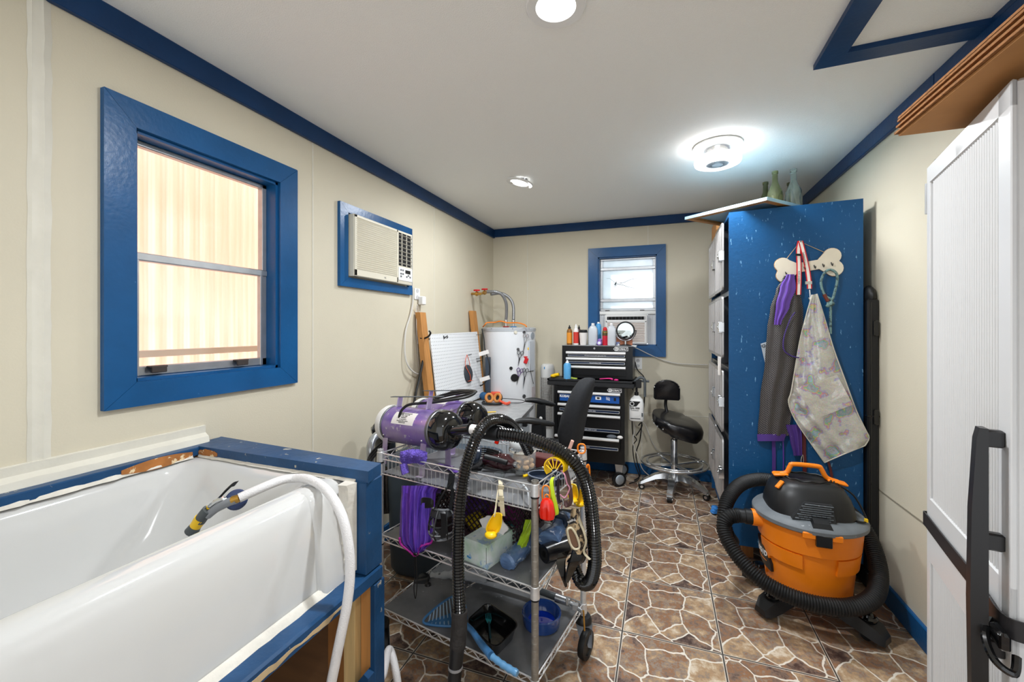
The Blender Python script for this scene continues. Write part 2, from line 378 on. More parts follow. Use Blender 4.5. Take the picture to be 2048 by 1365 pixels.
        rim2 = [Bk[0][i] for i in range(nx + 1)] + [Bk[j][nx] for j in range(1, ny + 1)] + [Bk[ny][i] for i in range(nx - 1, -1, -1)] + [Bk[j][0] for j in range(ny - 1, 0, -1)]
        for i in range(len(rim)): k = (i + 1) % len(rim); s.f([rim[i], rim[k], rim2[k], rim2[i]])
        return s

WLOC = {}
def mk(name, b, mat, parent=None, ang=38):
    bm = b.bm; bmesh.ops.recalc_face_normals(bm, faces=bm.faces)
    for fc in bm.faces: fc.smooth = True
    for e in bm.edges:
        if len(e.link_faces) == 2 and e.calc_face_angle(0) > math.radians(ang): e.smooth = False
    off = V((0, 0, 0))
    if parent is None:
        xs = [v.co for v in bm.verts]
        off = V(((min(p.x for p in xs) + max(p.x for p in xs)) / 2, (min(p.y for p in xs) + max(p.y for p in xs)) / 2, min(p.z for p in xs)))
        bmesh.ops.translate(bm, vec=-off, verts=bm.verts)
    me = bpy.data.meshes.new(name); bm.to_mesh(me); bm.free()
    if isinstance(mat, (list, tuple)):
        for m_ in mat: me.materials.append(m_)
    else: me.materials.append(mat)
    o = bpy.data.objects.new(name, me); COL.objects.link(o); o.location = off
    WLOC[o] = off
    if parent is not None:
        o.parent = parent; o.matrix_parent_inverse = Matrix.Translation(-WLOC[parent])
    return o
def tag(o, label, cat, group=None, kind=None):
    o['label'] = label; o['category'] = cat
    if group: o['group'] = group
    if kind: o['kind'] = kind
    return o
def thing(name, label, cat, loc, group=None):
    o = bpy.data.objects.new(name, None); o.empty_display_size = .05; COL.objects.link(o); o.location = V(loc); WLOC[o] = V(loc)
    return tag(o, label, cat, group)
def struct(name, b, mat, parent=None):
    o = mk(name, b, mat, parent)
    if parent is None: o['kind'] = 'structure'
    return o
def kids(o): return [c for c in bpy.data.objects if c.parent == o]
def copy_tree(o, delta, label=None):
    ch = kids(o); c = o.copy(); COL.objects.link(c); c.location = o.location + V(delta)
    if label: c['label'] = label
    for k in ch:
        g = kids(k); k2 = k.copy(); COL.objects.link(k2); k2.parent = c
        for q in g:
            q2 = q.copy(); COL.objects.link(q2); q2.parent = k2
    return c
def lettering(txt, size, origin, right, up, mat, parent, name='lettering', ext=.0006, align='CENTER', bold=0):
    cu = bpy.data.curves.new('t', 'FONT'); cu.body = txt; cu.size = size; cu.extrude = ext; cu.align_x = align; cu.align_y = 'CENTER'; cu.offset = bold
    cu.resolution_u = 2
    o = bpy.data.objects.new('t', cu); COL.objects.link(o); me = bpy.data.meshes.new_from_object(o)
    bpy.data.objects.remove(o)
    r = V(right).normalized(); u = V(up).normalized(); n = r.cross(u)
    Mx = Matrix(((r.x, u.x, n.x, origin[0]), (r.y, u.y, n.y, origin[1]), (r.z, u.z, n.z, origin[2]), (0, 0, 0, 1)))
    me.transform(Mx); me.materials.clear(); me.materials.append(mat)
    q = bpy.data.objects.new(name, me); COL.objects.link(q); WLOC[q] = V((0, 0, 0))
    q.parent = parent; q.matrix_parent_inverse = Matrix.Translation(-WLOC[parent]); return q

# ------------------------------------------------------------------ the room
XL, XR, YB, YF, HC = -1.725, 1.081, 4.22, -1.3, 2.462
struct('floor', B().bb(XL - .1, XR + .1, YF, YB + .1, -.05, 0), floor_m)
struct('ceiling', B().bb(XL - .1, XR + .1, YF, YB + .1, HC, HC + .05), ceil_m)
struct('wall_right', B().bb(XR, XR + .1, YF, YB, 0, HC), wall_m)
# left wall with the window opening and the air conditioner opening
W1 = (.93, 1.51, 1.214, 2.092)
lw = B()
lw.bb(XL - .1, XL, YF, W1[0], 0, HC).bb(XL - .1, XL, W1[1], YB, 0, HC).bb(XL - .1, XL, W1[0], W1[1], 0, W1[2]).bb(XL - .1, XL, W1[0], W1[1], W1[3], HC)
struct('wall_left', lw, wall_m)
W2 = (-.60, -.05, 1.235, 2.10)
bw = B()
bw.bb(XL, W2[0], YB, YB + .1, 0, HC).bb(W2[1], XR, YB, YB + .1, 0, HC).bb(W2[0], W2[1], YB, YB + .1, 0, W2[2]).bb(W2[0], W2[1], YB, YB + .1, W2[3], HC)
struct('wall_back', bw, wall_m)
# crown boards and base boards
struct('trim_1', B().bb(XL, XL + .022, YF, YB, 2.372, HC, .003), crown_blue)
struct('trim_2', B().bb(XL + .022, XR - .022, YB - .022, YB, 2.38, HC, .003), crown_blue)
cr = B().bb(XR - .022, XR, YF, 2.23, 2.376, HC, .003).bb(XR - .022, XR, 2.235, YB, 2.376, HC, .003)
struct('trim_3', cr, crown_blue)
struct('baseboard_right', B().bb(XR - .018, XR, 1.42, YB, 0, .105, .004), blue)
struct('baseboard_back', B().bb(XL, XR - .018, YB - .018, YB, 0, .105, .004), blue)
struct('baseboard_left', B().bb(XL, XL + .018, 1.3, YB - .018, 0, .105, .004), blue)
# wall panel joints
for i, y in enumerate((1.723, 2.968)):
    struct('trim_%d' % (4 + i), B().bb(XL, XL + .003, y - .003, y + .003, .105, 2.372), white_trim)
t = B(); P = []
for k in range(25):
    z = 1.01 + (2.372 - 1.01) * k / 24; j = random.uniform(-.0018, .0018)
    P.append([V((XL + .0005, .672 + j, z)), V((XL + .006, .680, z)), V((XL + .004, .697, z)), V((XL + .008, .705 + j, z)), V((XL + .0005, .724 + j * 1.5, z))])
t.loft(P); struct('trim_6', t, white_trim)
struct('trim_7', B().bb(-1.336 - .003, -1.336 + .003, YB - .003, YB, .105, 2.38), white_trim)
struct('trim_8', B().bb(-.133, -.127, YB - .003, YB, 2.19, 2.38).bb(-.19, -.184, YB - .003, YB, .105, 1.12), white_trim)
struct('trim_9', B().bb(XR - .003, XR, 1.42, YB, .541, .547), M('joint_shadow', '8d8676', .7))
struct('trim_10', B().bb(-.20, XR, YB - .003, YB, .586, .592), white_trim)

# attic hatch frame on the ceiling
h = B()
hx0, hx1, hy0, hy1, hw = .573, XR - .022, 1.02, 2.01, .085
def mitre(bld, outer, inner, z0, z1):
    n = len(outer)
    for i in range(n):
        j = (i + 1) % n; q = [outer[i], outer[j], inner[j], inner[i]]
        bld.hexa([V((p[0], p[1], z0)) for p in q], [V((p[0], p[1], z1)) for p in q])
    return bld
o4 = [(hx0, hy0), (hx1, hy0), (hx1, hy1 - .02), (hx0, hy1)]; i4 = [(hx0 + hw, hy0 + hw), (hx1 - .001, hy0 + hw), (hx1 - .001, hy1 - hw - .02), (hx0 + hw, hy1 - hw)]
mitre(h, o4, i4, HC - .02, HC)
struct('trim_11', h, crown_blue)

# window 1 : casing, jamb, sashes, pane, clips
def casing(name, O, I, axis, pos, th, mat, parent):
    b = B()
    def p(a, z, k): return V((pos + k, a, z)) if axis == 'x' else V((a, pos + k, z))
    o_ = [(O[0], O[2]), (O[1], O[2]), (O[1], O[3]), (O[0], O[3])]; i_ = [(I[0], I[2]), (I[1], I[2]), (I[1], I[3]), (I[0], I[3])]
    for k in range(4):
        j = (k + 1) % 4; q = [o_[k], o_[j], i_[j], i_[k]]
        c = V((sum(x[0] for x in q) / 4, sum(x[1] for x in q) / 4))
        q = [((x[0] - c.x) * .9985 + c.x, (x[1] - c.y) * .9985 + c.y) for x in q]
        b.hexa([p(a, z, 0) for a, z in q], [p(a, z, th) for a, z in q])
    return mk(name, b, mat, parent)
w1 = struct('window_1', casing_b := B().bb(XL - .1, XL + .002, W1[0], W1[0] + .012, W1[2], W1[3]).bb(XL - .1, XL + .002, W1[1] - .012, W1[1], W1[2], W1[3]).bb(XL - .1, XL + .002, W1[0], W1[1], W1[2], W1[2] + .012).bb(XL - .1, XL + .002, W1[0], W1[1], W1[3] - .012, W1[3]), blue)
casing('casing', (.84, 1.61, 1.13, 2.185), W1, 'x', XL, .02, blue, w1)
sx = XL - .085
sash = B()
y0, y1, z0, z1 = W1[0] + .012, W1[1] - .012, W1[2] + .012, W1[3] - .012
sash.bb(sx, sx + .03, y0, y0 + .022, z0, z1, .003).bb(sx, sx + .03, y1 - .022, y1, z0, z1, .003).bb(sx, sx + .03, y0, y1, z0, z0 + .035, .003).bb(sx, sx + .03, y0, y1, z1 - .02, z1, .003)
sash.bb(sx - .002, sx + .035, y0, y1, 1.645, 1.675, .004).bb(sx + .012, sx + .034, y1 - .035, y1 - .022, z0, 1.66, .002).bb(sx + .012, sx + .034, y0 + .022, y0 + .035, z0, 1.66, .002)
mk('sash', sash, alu, w1)
mk('pane', B().bb(sx + .012, sx + .015, y0 + .02, y1 - .02, z0 + .03, z1 - .02), pane_m, w1)
for yy in (1.0, 1.33): mk('latch_clip', B().bb(sx + .03, sx + .052, yy, yy + .06, z0 + .028, z0 + .036, .002).bb(sx + .046, sx + .056, yy + .005, yy + .055, z0 + .01, z0 + .034, .002), alu_dk, w1)
# corrugated sheet outside the window
cs = B(); P = []; n = 300
for k in range(n + 1):
    y = -.2 + 4.0 * k / n * .8; xx = -2.22 + .015 * math.sin(2 * PI * y / .076)
    P.append([V((xx, y, .6)), V((xx, y, 2.9)), V((xx - .004, y, 2.9)), V((xx - .004, y, .6))])
cs.loft(P)
cm = bpy.data.materials.new('fibreglass_sheet'); cm.use_nodes = True; N = cm.node_tree.nodes; L = cm.node_tree.links
bs_ = N['Principled BSDF']; tr = N.new('ShaderNodeBsdfTranslucent'); mxs = N.new('ShaderNodeMixShader'); mxs.inputs[0].default_value = .55
nz = N.new('ShaderNodeTexNoise'); nz.inputs['Scale'].default_value = 3; rp = N.new('ShaderNodeValToRGB'); rp.color_ramp.elements[0].color = srgb('f3d8c8'); rp.color_ramp.elements[1].color = srgb('faeee8')
rp.color_ramp.elements[0].position = .35; rp.color_ramp.elements[1].position = .6
L.new(nz.outputs[0], rp.inputs[0]); L.new(rp.outputs[0], bs_.inputs['Base Color']); L.new(rp.outputs[0], tr.inputs[0])
L.new(bs_.outputs[0], mxs.inputs[1]); L.new(tr.outputs[0], mxs.inputs[2]); L.new(mxs.outputs[0], N['Material Output'].inputs[0])
o = mk('corrugated_panel', cs, cm); tag(o, 'translucent peach corrugated fence sheet standing outside the big left window', 'fence panel')
rl = B().bb(-2.20, -2.165, -.2, 3.0, 1.27, 1.30)
o = mk('fence_rail', rl, M('rail_white', 'cfc8c0', .6)); tag(o, 'thin horizontal rail across the corrugated sheet outside the window', 'fence rail')

# window 2 on the back wall
w2 = struct('window_2', B().bb(W2[0], W2[0] + .01, YB, YB + .1, W2[2], W2[3]).bb(W2[1] - .01, W2[1], YB, YB + .1, W2[2], W2[3]).bb(W2[0], W2[1], YB, YB + .1, W2[2], W2[2] + .01).bb(W2[0], W2[1], YB, YB + .1, W2[3] - .01, W2[3]), blue)
casing('casing', (-.697, .03, 1.13, 2.192), W2, 'y', YB, -.02, blue, w2)
b = B(); ya = YB + .05; xa, xb = W2[0] + .012, W2[1] - .012
b.bb(xa, xa + .024, ya, ya + .03, W2[2] + .01, 2.09, .003).bb(xb - .024, xb, ya, ya + .03, W2[2] + .01, 2.09, .003)
for z, hgt in ((2.08, .022), (1.987, .030), (1.676, .032), (1.582, .026)): b.bb(xa, xb, ya - .008, ya + .03, z - hgt / 2, z + hgt / 2, .004)
mk('sash', b, alu, w2)
milk = M('dirty_frosted_pane', 'e6eef2', .5, emit=0, wear='6f7a7c', ws=5, wt=.71, wstretch=(1, 1, 2.6))
fm = bpy.data.materials.new('cracked_milky_pane'); fm.use_nodes = True; N = fm.node_tree.nodes; L = fm.node_tree.links
trn = N.new('ShaderNodeBsdfTranslucent'); gl = N['Principled BSDF']; gl.inputs['Roughness'].default_value = .3
tcn = N.new('ShaderNodeTexCoord'); nz = N.new('ShaderNodeTexNoise'); nz.inputs['Scale'].default_value = 3.0; nz.inputs['Detail'].default_value = 8; L.new(tcn.outputs['Object'], nz.inputs['Vector'])
rp = N.new('ShaderNodeValToRGB'); rp.color_ramp.elements[0].position = .35; rp.color_ramp.elements[0].color = srgb('e4ecef'); rp.color_ramp.elements[1].position = .6; rp.color_ramp.elements[1].color = srgb('f7fbff')
L.new(nz.outputs[0], rp.inputs[0]); L.new(rp.outputs[0], trn.inputs[0]); L.new(rp.outputs[0], gl.inputs['Base Color'])
mxs = N.new('ShaderNodeMixShader'); mxs.inputs[0].default_value = .85; L.new(gl.outputs[0], mxs.inputs[1]); L.new(trn.outputs[0], mxs.inputs[2]); L.new(mxs.outputs[0], N['Material Output'].inputs[0])
mk('pane', B().bb(xa + .02, xb - .02, ya + .008, ya + .012, 1.58, 2.08), fm, w2)
b = B(); c0 = V((-.44, ya + .005, 1.845)); rnd = random.Random(3)
def crack(bd, a, d, ln, r):
    p = V(a); pts = [p.copy()]
    for k in range(7):
        p = p + V((d[0], 0, d[1])) * ln / 7 + V((rnd.uniform(-.006, .006), 0, rnd.uniform(-.008, .008))); pts.append(p.copy())
    bd.tube(pts, r, 5, 2, rf=lambda i, n: 1.25 - i / n)
crack(b, c0, (1, -.28), .30, .0022); crack(b, c0 + V((.04, 0, -.0)), (1, .28), .26, .0020); crack(b, c0, (-1, .45), .10, .0014)
for k in range(9): crack(b, c0 + V((rnd.uniform(-.008, .008), 0, rnd.uniform(-.008, .01))), (rnd.uniform(-.8, .4), rnd.uniform(-1, .3)), .04, .0022)
mk('crack', b, M('crack_dirt', '394042', .8), w2)
for xx in (-.535, -.205): mk('latch_clip', B().bb(xx, xx + .04, ya - .022, ya - .006, 1.566, 1.578), alu_dk, w2)

# ------------------------------------------------------------------ ceiling lamps
def downlight(c, tilt, label, up):
    t_ = thing('recessed_light', label, 'ceiling light', (c[0], c[1], HC - .03), 'small round recessed downlights')
    ax = V(tilt).normalized(); c = V(c)
    mk('trim_ring', B().lathe([(.062, .0), (.066, -.008), (.095, -.010), (.099, -.004), (.098, 0), (.062, .004)], c, 40, ax, caps=False), wh_pl, t_)
    mk('diffuser', B().lathe([(.0001, -.010), (.05, -.009), (.063, -.004), (.064, .001)], c, 32, ax), fluor, t_)
    if up: mk('spring_clip', B().lathe([(.058, .004), (.060, .03)], c, 24, ax, caps=False).box(c + V((-.06, 0, .01)), (.02, .03, .02)), chrome, t_)
downlight((-.33, 1.35, HC - .001), (0, 0, 1), 'large round white recessed downlight cut by the top edge of the photo', 0)
downlight((-.965, 2.86, HC - .014), (.22, .05, 1), 'small round white downlight hanging crooked from the ceiling near the left wall', 1)
t_ = thing('ceiling_fan_light', 'round ring shaped ceiling lamp with perforated centre above the blue locker', 'ceiling light', (.30, 2.70, 2.33))
c = V((.30, 2.70, 0))
mk('base_ring', B().lathe([(.11, HC), (.13, HC - .003), (.132, HC - .012), (.10, HC - .016), (.092, HC - .006)], c, 40, caps=True), wh_pl, t_)
mk('chrome_neck', B().lathe([(.075, HC - .002), (.078, 2.43), (.06, 2.40), (.055, 2.385)], c, 32), chrome, t_)
mk('ring_diffuser', B().lathe([(.07, 2.385), (.118, 2.388), (.126, 2.372), (.122, 2.355), (.10, 2.346), (.062, 2.348), (.060, 2.36)], c, 48, caps=False), M('ring_diffuser', 'ffffff', .5, emit=2.6), t_)
mk('vent_hub', B().lathe([(.062, 2.352), (.05, 2.347), (.02, 2.350), (.001, 2.350), (.001, 2.36), (.062, 2.362)], c, 40, caps=False), M('hub_grey', 'c4c8cc', .5), t_)
b = B()
for k in range(36):
    a = 2 * PI * k / 36; b.bar(c + V((.03 * math.cos(a), .03 * math.sin(a), 2.346)), c + V((.075 * math.cos(a), .075 * math.sin(a), 2.345)), .0011, 4)
mk('vent_slots', b, M('slot_grey', '8e959c', .5), t_)

# ------------------------------------------------------------------ wall air conditioner in its blue surround
ac = thing('wall_air_conditioner', 'cream wall air conditioner with slatted grille set in a blue board surround', 'air conditioner', (XL, 2.2, 1.64))
casing('surround', (1.903, 2.627, 1.64, 2.118), (1.968, 2.585, 1.695, 2.068), 'x', XL, .02, blue, ac)
b = B(); X1 = -1.668; ay0, ay1, az0, az1 = 1.978, 2.578, 1.703, 2.062
b.loft([[V((XL + .001, ay0 + .002, az0 + .004)), V((XL + .001, ay1 - .002, az0 + .004)), V((XL + .001, ay1 - .002, az1 - .002)), V((XL + .001, ay0 + .002, az1 - .002))],
        [V((X1 - .035, ay0, az0)), V((X1 - .035, ay1, az0)), V((X1 - .035, ay1, az1)), V((X1 - .035, ay0, az1))],
        [V((X1 - .008, ay0, az0)), V((X1 - .008, ay1, az0)), V((X1 - .008, ay1, az1)), V((X1 - .008, ay0, az1))],
        [V((X1 - .004, ay0 + .006, az0 + .006)), V((X1 - .004, ay1 - .006, az0 + .006)), V((X1 - .004, ay1 - .006, az1 - .006)), V((X1 - .004, ay0 + .006, az1 - .006))]])
mk('body', b, wh_warm, ac)
gy = 2.40
b = B().bb(X1 - .006, X1, ay0 + .002, gy, az0 + .002, az0 + .04, .002).bb(X1 - .006, X1, ay0 + .002, gy, az1 - .018, az1 - .002, .002).bb(X1 - .006, X1, ay0 + .002, ay0 + .02, az0, az1 - .002, .002).bb(X1 - .006, X1, gy - .012, gy, az0, az1 - .002, .002)
for k in range(24):
    z = az0 + .046 + k * (az1 - az0 - .07) / 23
    b.box((X1 - .003, (ay0 + gy) / 2, z), (.007, gy - ay0 - .02, .0075), ry=.5)
mk('grille', b, wh_warm, ac)
mk('grille_backing', B().bb(X1 - .0055, X1 - .0045, ay0 + .01, gy - .006, az0 + .03, az1 - .01), M('grille_shadow', '6f685a', .8), ac)
b = B().bb(X1 - .005, X1 - .003, gy + .012, ay1 - .014, 1.825, az1 - .015)
mk('vent_opening', b, dark_hole, ac)
b = B()
for k in range(8): b.box((X1 - .002, (gy + ay1) / 2, 1.84 + k * .027), (.010, ay1 - gy - .024, .003), ry=-.5)
for k in range(3): b.bb(X1 - .003, X1 - .001, gy + .04 + k * .055, gy + .052 + k * .055, 1.825, 2.045)
mk('louvre', b, M('louvre_grey', 'a9a497', .5), ac)
pn = mk('control_panel', B().bb(X1 - .005, X1 - .001, gy + .008, ay1 - .008, 1.725, 1.815, .001), wh_pl, ac)
mk('display', B().bb(X1 - .002, X1 + .0005, gy + .085, gy + .145, 1.777, 1.801), print_k, pn)
b = B()
for yy, zz in ((.022, .765), (.045, .765), (.022, .74), (.045, .74), (.022, .722), (.09, .725), (.13, .725), (.11, .735)): b.bb(X1 - .002, X1 + .0003, gy + yy + .005, gy + yy + .020, 1.025 + zz, 1.025 + zz + .011)
mk('button', b, M('button_grey', '5d6066', .5), pn)
lettering('LG', .014, (X1 + .0008, 2.26, az0 + .020), (0, 1, 0), (0, 0, 1), M('logo_grey', '8b8b8b', .5), ac, 'logo')
mk('remote_sensor', B().bb(X1 - .07, X1 - .05, ay0 - .0015, ay0 + .001, az0 + .025, az0 + .045), print_k, ac)

# window air conditioner in the back window
wa = thing('window_air_conditioner', 'white window air conditioner filling the lower half of the back window', 'air conditioner', (-.33, YB, W2[2]))
x0, x1 = onY(1211, 650, YB).x, onY(1295, 650, YB).x; yf = YB - .045
b = B().bb(x0, x1, yf, YB + .09, 1.25, 1.535, .008)
mk('body', b, wh_pl, wa)
for xa_, xb_ in ((xa + .002, x0 - .002), (x1 + .002, xb - .002)):
    k = 5; ww = (xb_ - xa_) / k; b = B()
    for q in range(k): b.box((xa_ + ww * (q + .5), YB + .03, 1.395), (ww * 1.02, .018 if q % 2 else .03, .30))
    mk('side_curtain', b, M('accordion_grey', 'cdd0d3', .5), wa)
mk('top_rail', B().bb(xa, xb, YB + .002, YB + .05, 1.535, 1.568, .003), wh_pl, wa)
mk('vent_strip', B().bb(x0 + .02, x1 - .03, yf - .002, yf + .01, 1.482, 1.512), dark_hole, wa)
b = B()
for k in range(11): b.bb(x0 + .03 + k * .034, x0 + .034 + k * .034, yf - .004, yf, 1.482, 1.512)
mk('vent_vane', b, grey_dk, wa)
b = B()
for k in range(12): b.box(((x0 + x1) / 2, yf - .001, 1.275 + k * .0155), (x1 - x0 - .05, .008, .007), rx=-.5)
mk('intake_louvre', b, M('louvre_warm', 'c9b8ad', .5), wa)
b = B().bb(x0 + .01, x1 - .01, yf - .006, yf, 1.458, 1.47, .001).bb(x0 + .01, x0 + .02, yf - .006, yf, 1.262, 1.47, .001).bb(x1 - .02, x1 - .01, yf - .006, yf, 1.262, 1.47, .001).bb(x0 + .01, x1 - .01, yf - .006, yf, 1.255, 1.266, .001)
mk('intake_frame', b, wh_pl, wa)

# ------------------------------------------------------------------ bath tub on its blue timber frame
TY = 1.085
def rrect(x0, x1, y0, y1, r, z, n=6):
    P = []
    for cx, cy, a in ((x1 - r, y0 + r, -PI / 2), (x1 - r, y1 - r, 0), (x0 + r, y1 - r, PI / 2), (x0 + r, y0 + r, PI)):
        for k in range(n + 1): P.append(V((cx + r * math.cos(a + PI / 2 * k / n), cy + r * math.sin(a + PI / 2 * k / n), z)))
    return P
tub = thing('bath_tub', 'big white enamel bath raised on a blue timber frame under the left window', 'bath tub', (-1.3, .4, .60))
Yn = -.55
L = [rrect(-1.705, -.985, Yn, TY + .03, .010, .60), rrect(-1.705, -.940, Yn, TY + .05, .010, .605), rrect(-1.705, -.955, Yn, TY + .055, .010, .80),
     rrect(-1.705, -.970, Yn, TY + .06, .010, .865), rrect(-1.703, -.980, Yn + .002, TY + .06, .010, .893), rrect(-1.700, -.995, Yn + .01, TY + .058, .014, .907),
     rrect(-1.695, -1.015, Yn + .02, TY + .05, .02, .912), rrect(-1.672, -1.045, Yn + .05, TY + .015, .07, .911), rrect(-1.660, -1.062, Yn + .065, TY - .005, .09, .904),
     rrect(-1.650, -1.075, Yn + .08, TY - .02, .10, .885), rrect(-1.640, -1.088, Yn + .12, TY - .05, .11, .84), rrect(-1.625, -1.10, Yn + .2, TY - .11, .13, .72),
     rrect(-1.60, -1.115, Yn + .25, TY - .18, .15, .62), rrect(-1.56, -1.15, Yn + .3, TY - .24, .16, .565), rrect(-1.45, -1.25, Yn + .5, TY - .4, .1, .55)]
b = B(); b.loft(L); mk('basin', b, tub_m, tub, ang=60)
# flat end flange of the apron, standing a few millimetres proud
b = B(); fl_ = [(-1.03, .9125), (-1.005, .9125), (-.985, .905), (-.970, .890), (-.960, .865), (-.945, .80), (-.930, .70), (-.924, .612), (-.98, .612)]
b.loft([[V((x + dx if x > -.99 else x, y, z + (dx * .3 if z > .9 else 0))) for x, z in fl_] for y, dx in ((.958, -.016), (.966, -.002), (.976, .003), (TY + .03, .003))])
mk('apron_flange', b, tub_m, tub)
# timber frame
fr = thing('tub_frame', 'blue painted timber frame of boards and post carrying the white bath', 'tub frame', (-1.3, .5, 0))
cap = B(); zt, zb = .952, .915
q = [(-1.66, 1.105), (-.866, 1.088), (-.880, 1.170), (-1.72, 1.235)]
cap.hexa([V((x, y, zb)) for x, y in q], [V((x, y, zt)) for x, y in q]); mk('end_cap_board', cap, blue_worn, fr)
b = B(); b.bb(-1.7245, -1.655, Yn, 1.235, .918, .950, .003); mk('wall_ledge_board', b, blue_worn, fr)
b = B(); P = []
for k in range(40):
    y = Yn + (1.17 - Yn) * k / 39; j = random.uniform(-.002, .002)
    P.append([V((-1.7245, y, .948)), V((-1.692 + j, y, .950)), V((-1.698, y, .972 + j)), V((-1.716, y, .985)), V((-1.715, y, 1.012 + j)), V((-1.7245, y, 1.014))])
b.loft(P); mk('wall_moulding', b, white_trim, fr)
b = B(); P = []
for k in range(46):
    y = .2 + (1.08 - .2) * k / 45; j = random.uniform(-.004, .004)
    P.append([V((-1.662, y, .916)), V((-1.652 + j, y, .914)), V((-1.655, y, .926 + j * .6)), V((-1.66, y, .930))])
b.loft(P); P = []
for k in range(36):
    x = -1.655 + (.74) * k / 35; j = random.uniform(-.003, .003); yy = 1.105 - .017 * k / 35
    P.append([V((x, yy + .002, .914)), V((x, yy - .007 + j, .913)), V((x, yy - .004, .920 + j)), V((x, yy + .002, .922))])
b.loft(P)
P = []
for k in range(30):
    z = .64 + .275 * k / 29; j = random.uniform(-.004, .004)
    P.append([V((-.945, 1.045 + j, z)), V((-.915 + j * .6, 1.050 + j, z)), V((-.905, 1.082, z)), V((-.95, 1.085, z))])
b.loft(P)
P = []
for k in range(40):
    y = -.1 + 1.15 * k / 39; j = random.uniform(-.004, .004)
    P.append([V((-.94, y, .621)), V((-.921 + j * .6, y, .6215)), V((-.925, y, .626 + j * .6)), V((-.932, y, .636 + j * .5)), V((-.94, y, .64))])
b.loft(P); mk('caulk_bead', b, caulk_m, fr)
b = B(); P = []
for k in range(14):
    x = -1.655 + .10 * k / 13; j = random.uniform(-.003, .003); h_ = .018 * math.sin(PI * (k + .5) / 14)
    P.append([V((x, 1.1035 + .001 * k / 13 * -1, .925 - h_ * .5 + j)), V((x, 1.1015, .925 - h_ * .3)), V((x, 1.1015, .935 + h_ * .5 + j)), V((x, 1.1035, .935 + h_ * .5))])
b.loft(P); P = []
for k in range(18):
    y = .86 + .22 * k / 17; h_ = .014 * math.sin(PI * (k + .5) / 18); P.append([V((-1.6555, y, .925 - h_)), V((-1.6535, y, .925 - h_)), V((-1.6535, y, .936 + h_ * .9)), V((-1.6555, y, .936 + h_ * .9))])
b.loft(P); mk('bare_wood_patch', b, M('bare_wood', 'b9763a', .7, var=.4, vs=18, wear='e2cba4', ws=20, wt=.55), fr)
mk('corner_post', B().bb(-.935, -.872, 1.085, 1.165, .625, .915, .003), blue_worn, fr)
b = B(); b.bb(-.96, -.868, Yn, 1.165, .578, .622, .006); mk('front_rail', b, blue_worn, fr)
b = B(); P = []
for k in range(70):
    y = -.3 + 1.30 * k / 69; j = random.uniform(-.003, .003); h_ = .003 + .0085 * abs(math.sin(k * .21)) * (1 if k < 66 else .2)
    P.append([V((-.8685, y, .598 - h_ + j)), V((-.8672, y, .598 - h_ + j)), V((-.8672, y, .598 + h_ * .6 + j)), V((-.8685, y, .598 + h_ * .6 + j))])
b.loft(P); mk('worn_edge', b, M('worn_wood_edge', 'cdb48c', .7, var=.3, vs=20), fr)
mk('side_board', B().bb(-.884, -.866, 1.12, 1.170, .0, .577, .002), blue_worn, fr)
mk('stud', B().bb(-.925, -.886, 1.125, 1.163, .10, .577, .002), wood_post, fr)
mk('stud', B().bb(-.972, -.928, 1.10, 1.163, .0, .577, .002), wood_pale, fr)
mk('stud', B().bb(-1.06, -.976, 1.125, 1.163, .0, .577, .002), wood_dk, fr)
mk('stud', B().bb(-1.70, -1.65, 1.10, 1.2, .0, .915, .002), wood_dk, fr)
b = B(); b.prism([V((-1.0, 1.09, 0)), V((-.868, 1.09, 0)), V((-.868, 1.09, .30)), V((-.885, 1.09, .31)), V((-1.0, 1.09, .16))], (0, .03, 0)); mk('gusset_board', b, blue_worn, fr)
mk('back_panel', B().bb(-1.72, -1.70, Yn, 1.09, 0, .59), ply_dk, fr)
mk('end_panel', B().bb(-1.70, -1.062, 1.14, 1.152, 0, .59), ply_dk, fr)
mk('floor_panel', B().bb(-1.69, -.99, Yn, 1.08, .0, .012), ply_dk, fr)

# spray nozzle and hose
sn = thing('spray_nozzle', 'grey and yellow trigger hose nozzle hanging inside the rim of the white bath', 'spray nozzle', at(420, 1030, 1.19))
F0 = 1.235
def S_(px, py, f=F0): return at(px, py, f)
b = B().tube([S_(474, 1000), S_(455, 1006), S_(432, 1018), S_(415, 1032)], .0115, 14, 5, rf=lambda i, n: 1.1 - .25 * abs(i / n - .4))
mk('grip', b, M('nozzle_grey', '868a90', .4), sn)
b = B().tube([S_(417, 1020), S_(407, 1032), S_(399, 1043)], .016, 14, 5); mk('head', b, grey_dk, sn)
b = B().cyl(S_(402, 1037), S_(391, 1053), .017, .0155).cyl(S_(417, 1012), S_(417, 1018), .005); mk('yellow_collar', b, yellow, sn)
mk('spray_face', B().cyl(S_(391, 1053), S_(383, 1065), .0155, .019), grey_dk, sn)
b = B().ribbon([S_(420, 1012, F0 + .01), S_(436, 999, F0 + .01), S_(450, 984, F0 + .01), S_(464, 971, F0 + .01), S_(472, 968, F0 + .01)], .020, (.35, .2, .5), .006); mk('lever', b, blk, sn)
b = B().tube([S_(418, 1014), S_(432, 1003), S_(447, 998), S_(450, 1001)], .006, 8, 5); mk('lever_spring', b, chrome, sn)
b = B().lathe([(.001, -.008), (.026, -.006), (.030, 0), (.026, .006), (.001, .008)], S_(473, 1000, F0 + .03), 24, (.6, -.5, .3)); mk('guard_disc', b, M('nozzle_blue', '2b3b63', .5), sn)
mk('brass_coupling', B().cyl(S_(466, 1001), S_(481, 996), .0125, .011), brass, sn)
